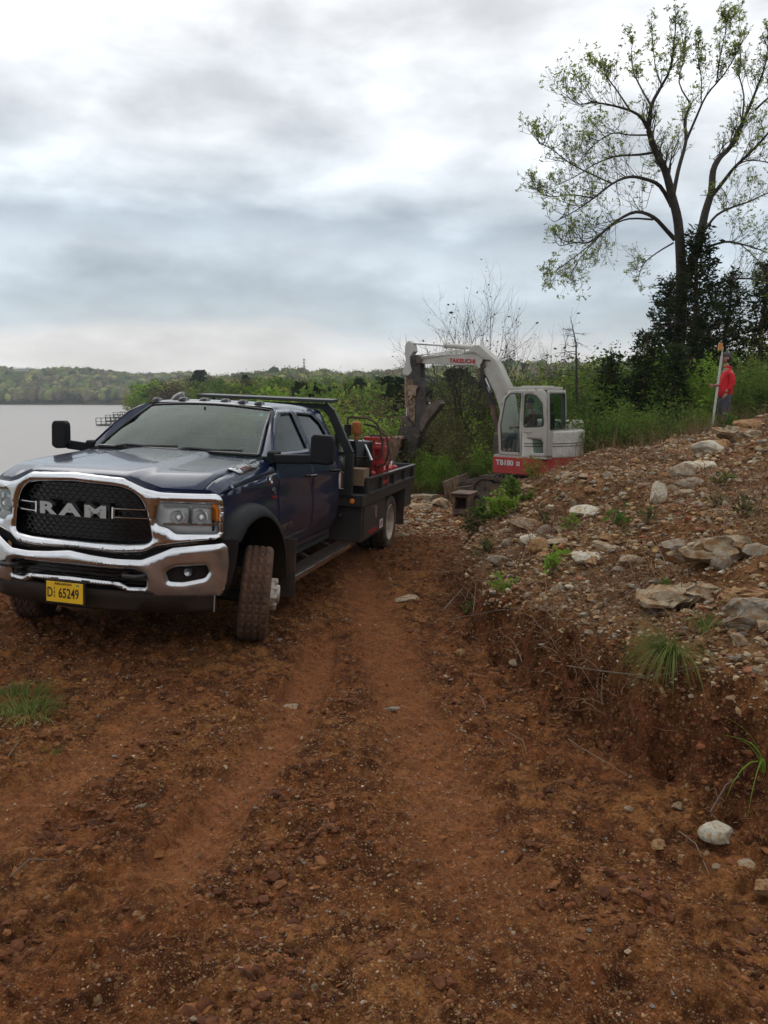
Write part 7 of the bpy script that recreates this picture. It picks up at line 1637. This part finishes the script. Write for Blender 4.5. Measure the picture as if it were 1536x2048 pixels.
# dry stems and weeds on the bank: a tangle nobody could count
def dry_stems(name, X, Y, L, seed, label, wd=.0016, lean=.5, mat=None, flop=0.):
    r = np.random.default_rng(seed); n = len(X); Z = H(X, Y, False); V = []; S = 5; a = r.uniform(0, 6.283, n); k = r.uniform(.1, 1, n) * lean; LL = L * np.exp(r.normal(0, .4, n))
    t = np.linspace(0, 1, S + 1)[None]; th = k[:, None] * (.6 + t * 1.3) + flop; hx = LL[:, None] * t * np.sin(th); zz = LL[:, None] * t * np.cos(th); wx = wd * (1.1 - t) * (1 + .12 * np.hypot(X, Y)[:, None])
    ca, sa = np.cos(a)[:, None], np.sin(a)[:, None]; cx = X[:, None] + ca * hx + r.normal(0, .02, (n, S + 1)) * t; cy = Y[:, None] + sa * hx + r.normal(0, .02, (n, S + 1)) * t; cz = Z[:, None] + np.maximum(zz, .01) - .01
    A = np.stack([cx - sa * wx, cy + ca * wx, cz], -1); B = np.stack([cx + sa * wx, cy - ca * wx, cz], -1); C = np.stack([cx, cy, cz + wx * 1.7], -1)
    V = np.stack([A, B, C], 2).reshape(-1, 3); base = (np.arange(n) * (S + 1) * 3)[:, None, None]; j = (np.arange(S) * 3)[None, :, None]
    q = np.array([[0, 1, 4, 3], [1, 2, 5, 4], [2, 0, 3, 5]]); F = (base[..., None] + j[..., None] + q[None, None]).reshape(-1, 4)
    me = mesh_np(name, V, F, False); me.attributes.new('rnd', 'FLOAT', 'POINT').data.foreach_set('value', np.repeat(r.random(n), (S + 1) * 3).astype(np.float32)); o = link(name, me, mat or L_DRY); return tag(o, label, 'weeds', kind='stuff')
x, y, rr, r_ = polar(20000, 4.5, 17, 11, 31, .7); d, bk = masks(x, y); k = (d > .05) & (bk > .2) & (x < 8) & (fbm(x * .8, y * .8, 33, 3) > -.05 + .5 * sst(3.2, 5, x))
dry_stems('dry_weeds', x[k], y[k], .24, 12, 'tangle of dry brown stems over the rubble bank', .0019, .9, leafmat('dead_stems', (.13, .065, .040), (.40, .28, .17), .1), .35)
r_ = np.random.default_rng(13); n = 1400; u = r_.uniform(1080, 1480, n); yy = r_.uniform(13.0, 18.5, n); x = (u - 768) / FPX * yy
dry_stems('dry_grass', x, yy, .40, 14, 'tall dry straw coloured grass along the crest of the bank', .0014, .35)
n = 900; u = r_.uniform(820, 1140, n); yy = r_.uniform(19.0, 22, n); x = (u - 768) / FPX * yy
dry_stems('dry_grass', x, yy, .5, 15, 'dry grass behind the excavator tracks', .0014, .4)
n = 1000; u = r_.uniform(1380, 1560, n); yy = r_.uniform(14.5, 18.0, n); x = (u - 768) / FPX * yy
dry_stems('dry_grass', x, yy, .35, 16, 'dry grass around the feet of the person', .0014, .4)
x, y, rr, r_ = polar(2600, 3.2, 8, 17, 30); d, bk = masks(x, y); k = (np.abs(d - .22) < .30)
dry_stems('roots', x[k], y[k], .12, 18, 'dry roots and stems hanging along the lip of the red cut', .0009, 1.0, leafmat('roots_straw', (.12, .07, .045), (.36, .25, .15), .1), .6)
# leaf litter
def litter(name, X, Y, s, seed, label, c0, c1):
    r = np.random.default_rng(seed); P = np.stack([X, Y, H(X, Y) + .006], 1); D = np.stack([r.normal(0, 1, len(X)), r.normal(0, 1, len(X)), r.normal(0, .25, len(X))], 1)
    o = leaves_np(name, P, s, seed, leafmat(name + '_mat', c0, c1, .15), None, .5, 0, 1, 0, .35, D); return tag(o, label, 'litter', kind='stuff')
x, y, rr, r_ = polar(5000, 1.8, 12, 21, 31); d, bk = masks(x, y); k = (x < -1.2 - .28 * y + r_.normal(0, .35, len(x))) | ((d > -.3) & (r_.random(len(x)) < .55)) | (r_.random(len(x)) < .05)
litter('leaf_litter', x[k], y[k], .042, 22, 'dead brown leaves scattered over the dirt and the bank', (.10, .04, .02), (.30, .13, .05))
# clods of red earth along the edges of the wheel tracks
x, y, rr, r_ = polar(20000, 1.5, 12, 23, 32); d, bk = masks(x, y); rt = rut(x, y); k = (d < .2) & (rt < .3) & (fbm(x * 2.2, y * 2.2, 66, 3) > -.05) & (x > -4.5)
tag(scatter_stones('clods', x[k], y[k], (.009 * np.exp(r_.normal(0, .55, len(x))) * (1 + .12 * rr))[k], [(.14, .048, .018), (.10, .035, .014), (.18, .07, .025)], 24, .4), 'loose clods of red earth beside the wheel tracks', 'clods')

# ================================================================ AIR
hzb = MB(); hzb.box((-2600, -600, -16), (2600, 1700, 75)); ho2 = hzb.build('haze', None)
hm = bpy.data.materials.new('haze'); hm.use_nodes = True; t = hm.node_tree; t.nodes.clear(); pv = t.nodes.new('ShaderNodeVolumePrincipled'); pv.inputs['Density'].default_value = .00027; pv.inputs['Color'].default_value = (.86, .90, .95, 1); oo = t.nodes.new('ShaderNodeOutputMaterial'); t.links.new(pv.outputs[0], oo.inputs['Volume'])
ho2.data.materials.append(hm); tag(ho2, 'thin haze in the air over the lake and woods', 'haze', kind='stuff')
# ================================================================ LABELS THAT POINT TO ONE THING EACH
def pix(p):
    d = Vector(p) - Vector((0, 0, CAMZ)); c, s = math.cos(PITCH), math.sin(PITCH); fw = d.y * c - d.z * s; up = d.y * s + d.z * c
    return (768 + FPX * d.x / fw, 1024 - FPX * up / fw)
LMR = [((1432, 1672), 'the cream white chunk'), ((1500, 1215), 'the long pale ledge'), ((1370, 1178), 'the cracked tan ledge'), ((1440, 1092), 'the wide layered boulder'), ((1352, 1090), 'the rounded grey white boulder'), ((1172, 1106), 'the low white slab'),
       ((1264, 1120), 'the ochre topped boulder'), ((1172, 1018), 'the tilted white stone'), ((1316, 990), 'the square cream block'), ((1358, 944), 'the tall tilted boulder'), ((1430, 890), 'the pale skyline boulder'), ((1060, 1075), 'the cream flat rock'),
       ((1100, 1150), 'the bright leafy weed'), ((1008, 1185), 'the low leafy weed'), ((1345, 1330), 'the arching tussock'), ((1240, 1062), 'the dull green weed'), ((1090, 940), 'the crest weed'), ((1476, 862), 'the wide skyline ledge'), ((1000, 1040), 'the weed clump by the tracks'), ((1445, 975), 'the upright weed')]
LMV = [((640, 830), 'the rack post'), ((570, 790), 'the truck roof'), ((820, 700), 'the top of the excavator arm'), ((830, 800), 'the excavator arm'), ((800, 890), 'the bucket'), ((870, 810), 'the thumb'), ((965, 700), 'the boom bend'), ((900, 725), 'the straight boom'), ((985, 800), 'the cab door'), ((1065, 770), 'the cab roof'), ((1110, 820), 'the cab rear window'),
       ((1150, 870), 'the counterweight'), ((940, 950), 'the tracks'), ((1145, 700), 'the dead snag'), ((1222, 740), 'the small ragged cedar'), ((1295, 700), 'the squat cedar'), ((1360, 820), 'the big tree foot'), ((1435, 760), 'the survey rod'), ((1455, 780), 'the person in red'), ((1520, 740), 'the right photo edge'), ((750, 880), 'the black drum'), ((300, 790), 'the left roof corner'), ((397, 750), 'the round evergreen on the point'), ((470, 780), 'the rack visor'), ((740, 770), 'the dark spreading cedar'), ((910, 750), 'the dark round cedar')]
def point_out(objs, LM, noun, topz=0.0, words=None):
    by = {}
    for o in objs:
        u, v = pix(o.matrix_world.translation + Vector((0, 0, topz * o.scale[2])) if topz else o.location)
        ds = sorted((math.hypot(u - a, v - b), n, u - a, v - b) for (a, b), n in LM); d, n, du, dv = ds[0]
        dr = ('right of' if du > 0 else 'left of') if abs(du) > abs(dv) * 1.3 else ('below' if dv > 0 else 'above')
        if min(abs(du), abs(dv)) > .55 * max(abs(du), abs(dv)): dr = {(1, 1): 'below and right of', (0, 1): 'below and left of', (1, 0): 'above and right of', (0, 0): 'above and left of'}[(int(du > 0), int(dv > 0))]
        by.setdefault((o['label'], dr, n), []).append((d, o))
    for (lb, dr, n), L in by.items():
        L.sort(key=lambda q: q[0]); k = len(L); base = words.get(lb, lb)
        for i, (d, o) in enumerate(L):
            q = '' if k == 1 else (('nearest ' if i == 0 else 'farthest ') if k == 2 else ('nearest ' if i == 0 else ('farthest ' if i == k - 1 else ['second nearest ', 'third nearest ', 'fourth nearest ', 'fifth nearest ', 'sixth nearest ', 'seventh nearest ', 'eighth nearest ', 'ninth nearest ', 'tenth nearest ', 'eleventh nearest ', 'twelfth nearest ', 'thirteenth nearest ', 'fourteenth nearest ', 'fifteenth nearest ', 'sixteenth nearest '][min(i - 1, 14)])))
            o['label'] = f'{q}{base} {dr} {n}'
bpy.context.view_layer.update()
allo = [o for o in COL.objects if o.parent is None and o.get('group')]
point_out([o for o in allo if o['group'].endswith('on the bank')], LMR, 'rock', 0, {'loose angular tan limestone rock lying on the rubble bank': 'loose tan rock', 'loose angular grey limestone rock lying on the rubble bank': 'loose grey rock', 'loose angular rust ochre rock lying on the rubble bank': 'loose rust ochre rock'})
WV = {l: l.replace(' in the thicket down the valley', '').replace(' in the wooded valley', '') for l in set(o['label'] for o in allo)}
point_out([o for o in allo if 'valley' in o['group'] and 'shrub' in o['group']], LMV, 'shrub', 2.4, WV)
point_out([o for o in allo if 'valley' in o['group'] and 'shrub' not in o['group']], LMV, 'tree', 8.0, WV)
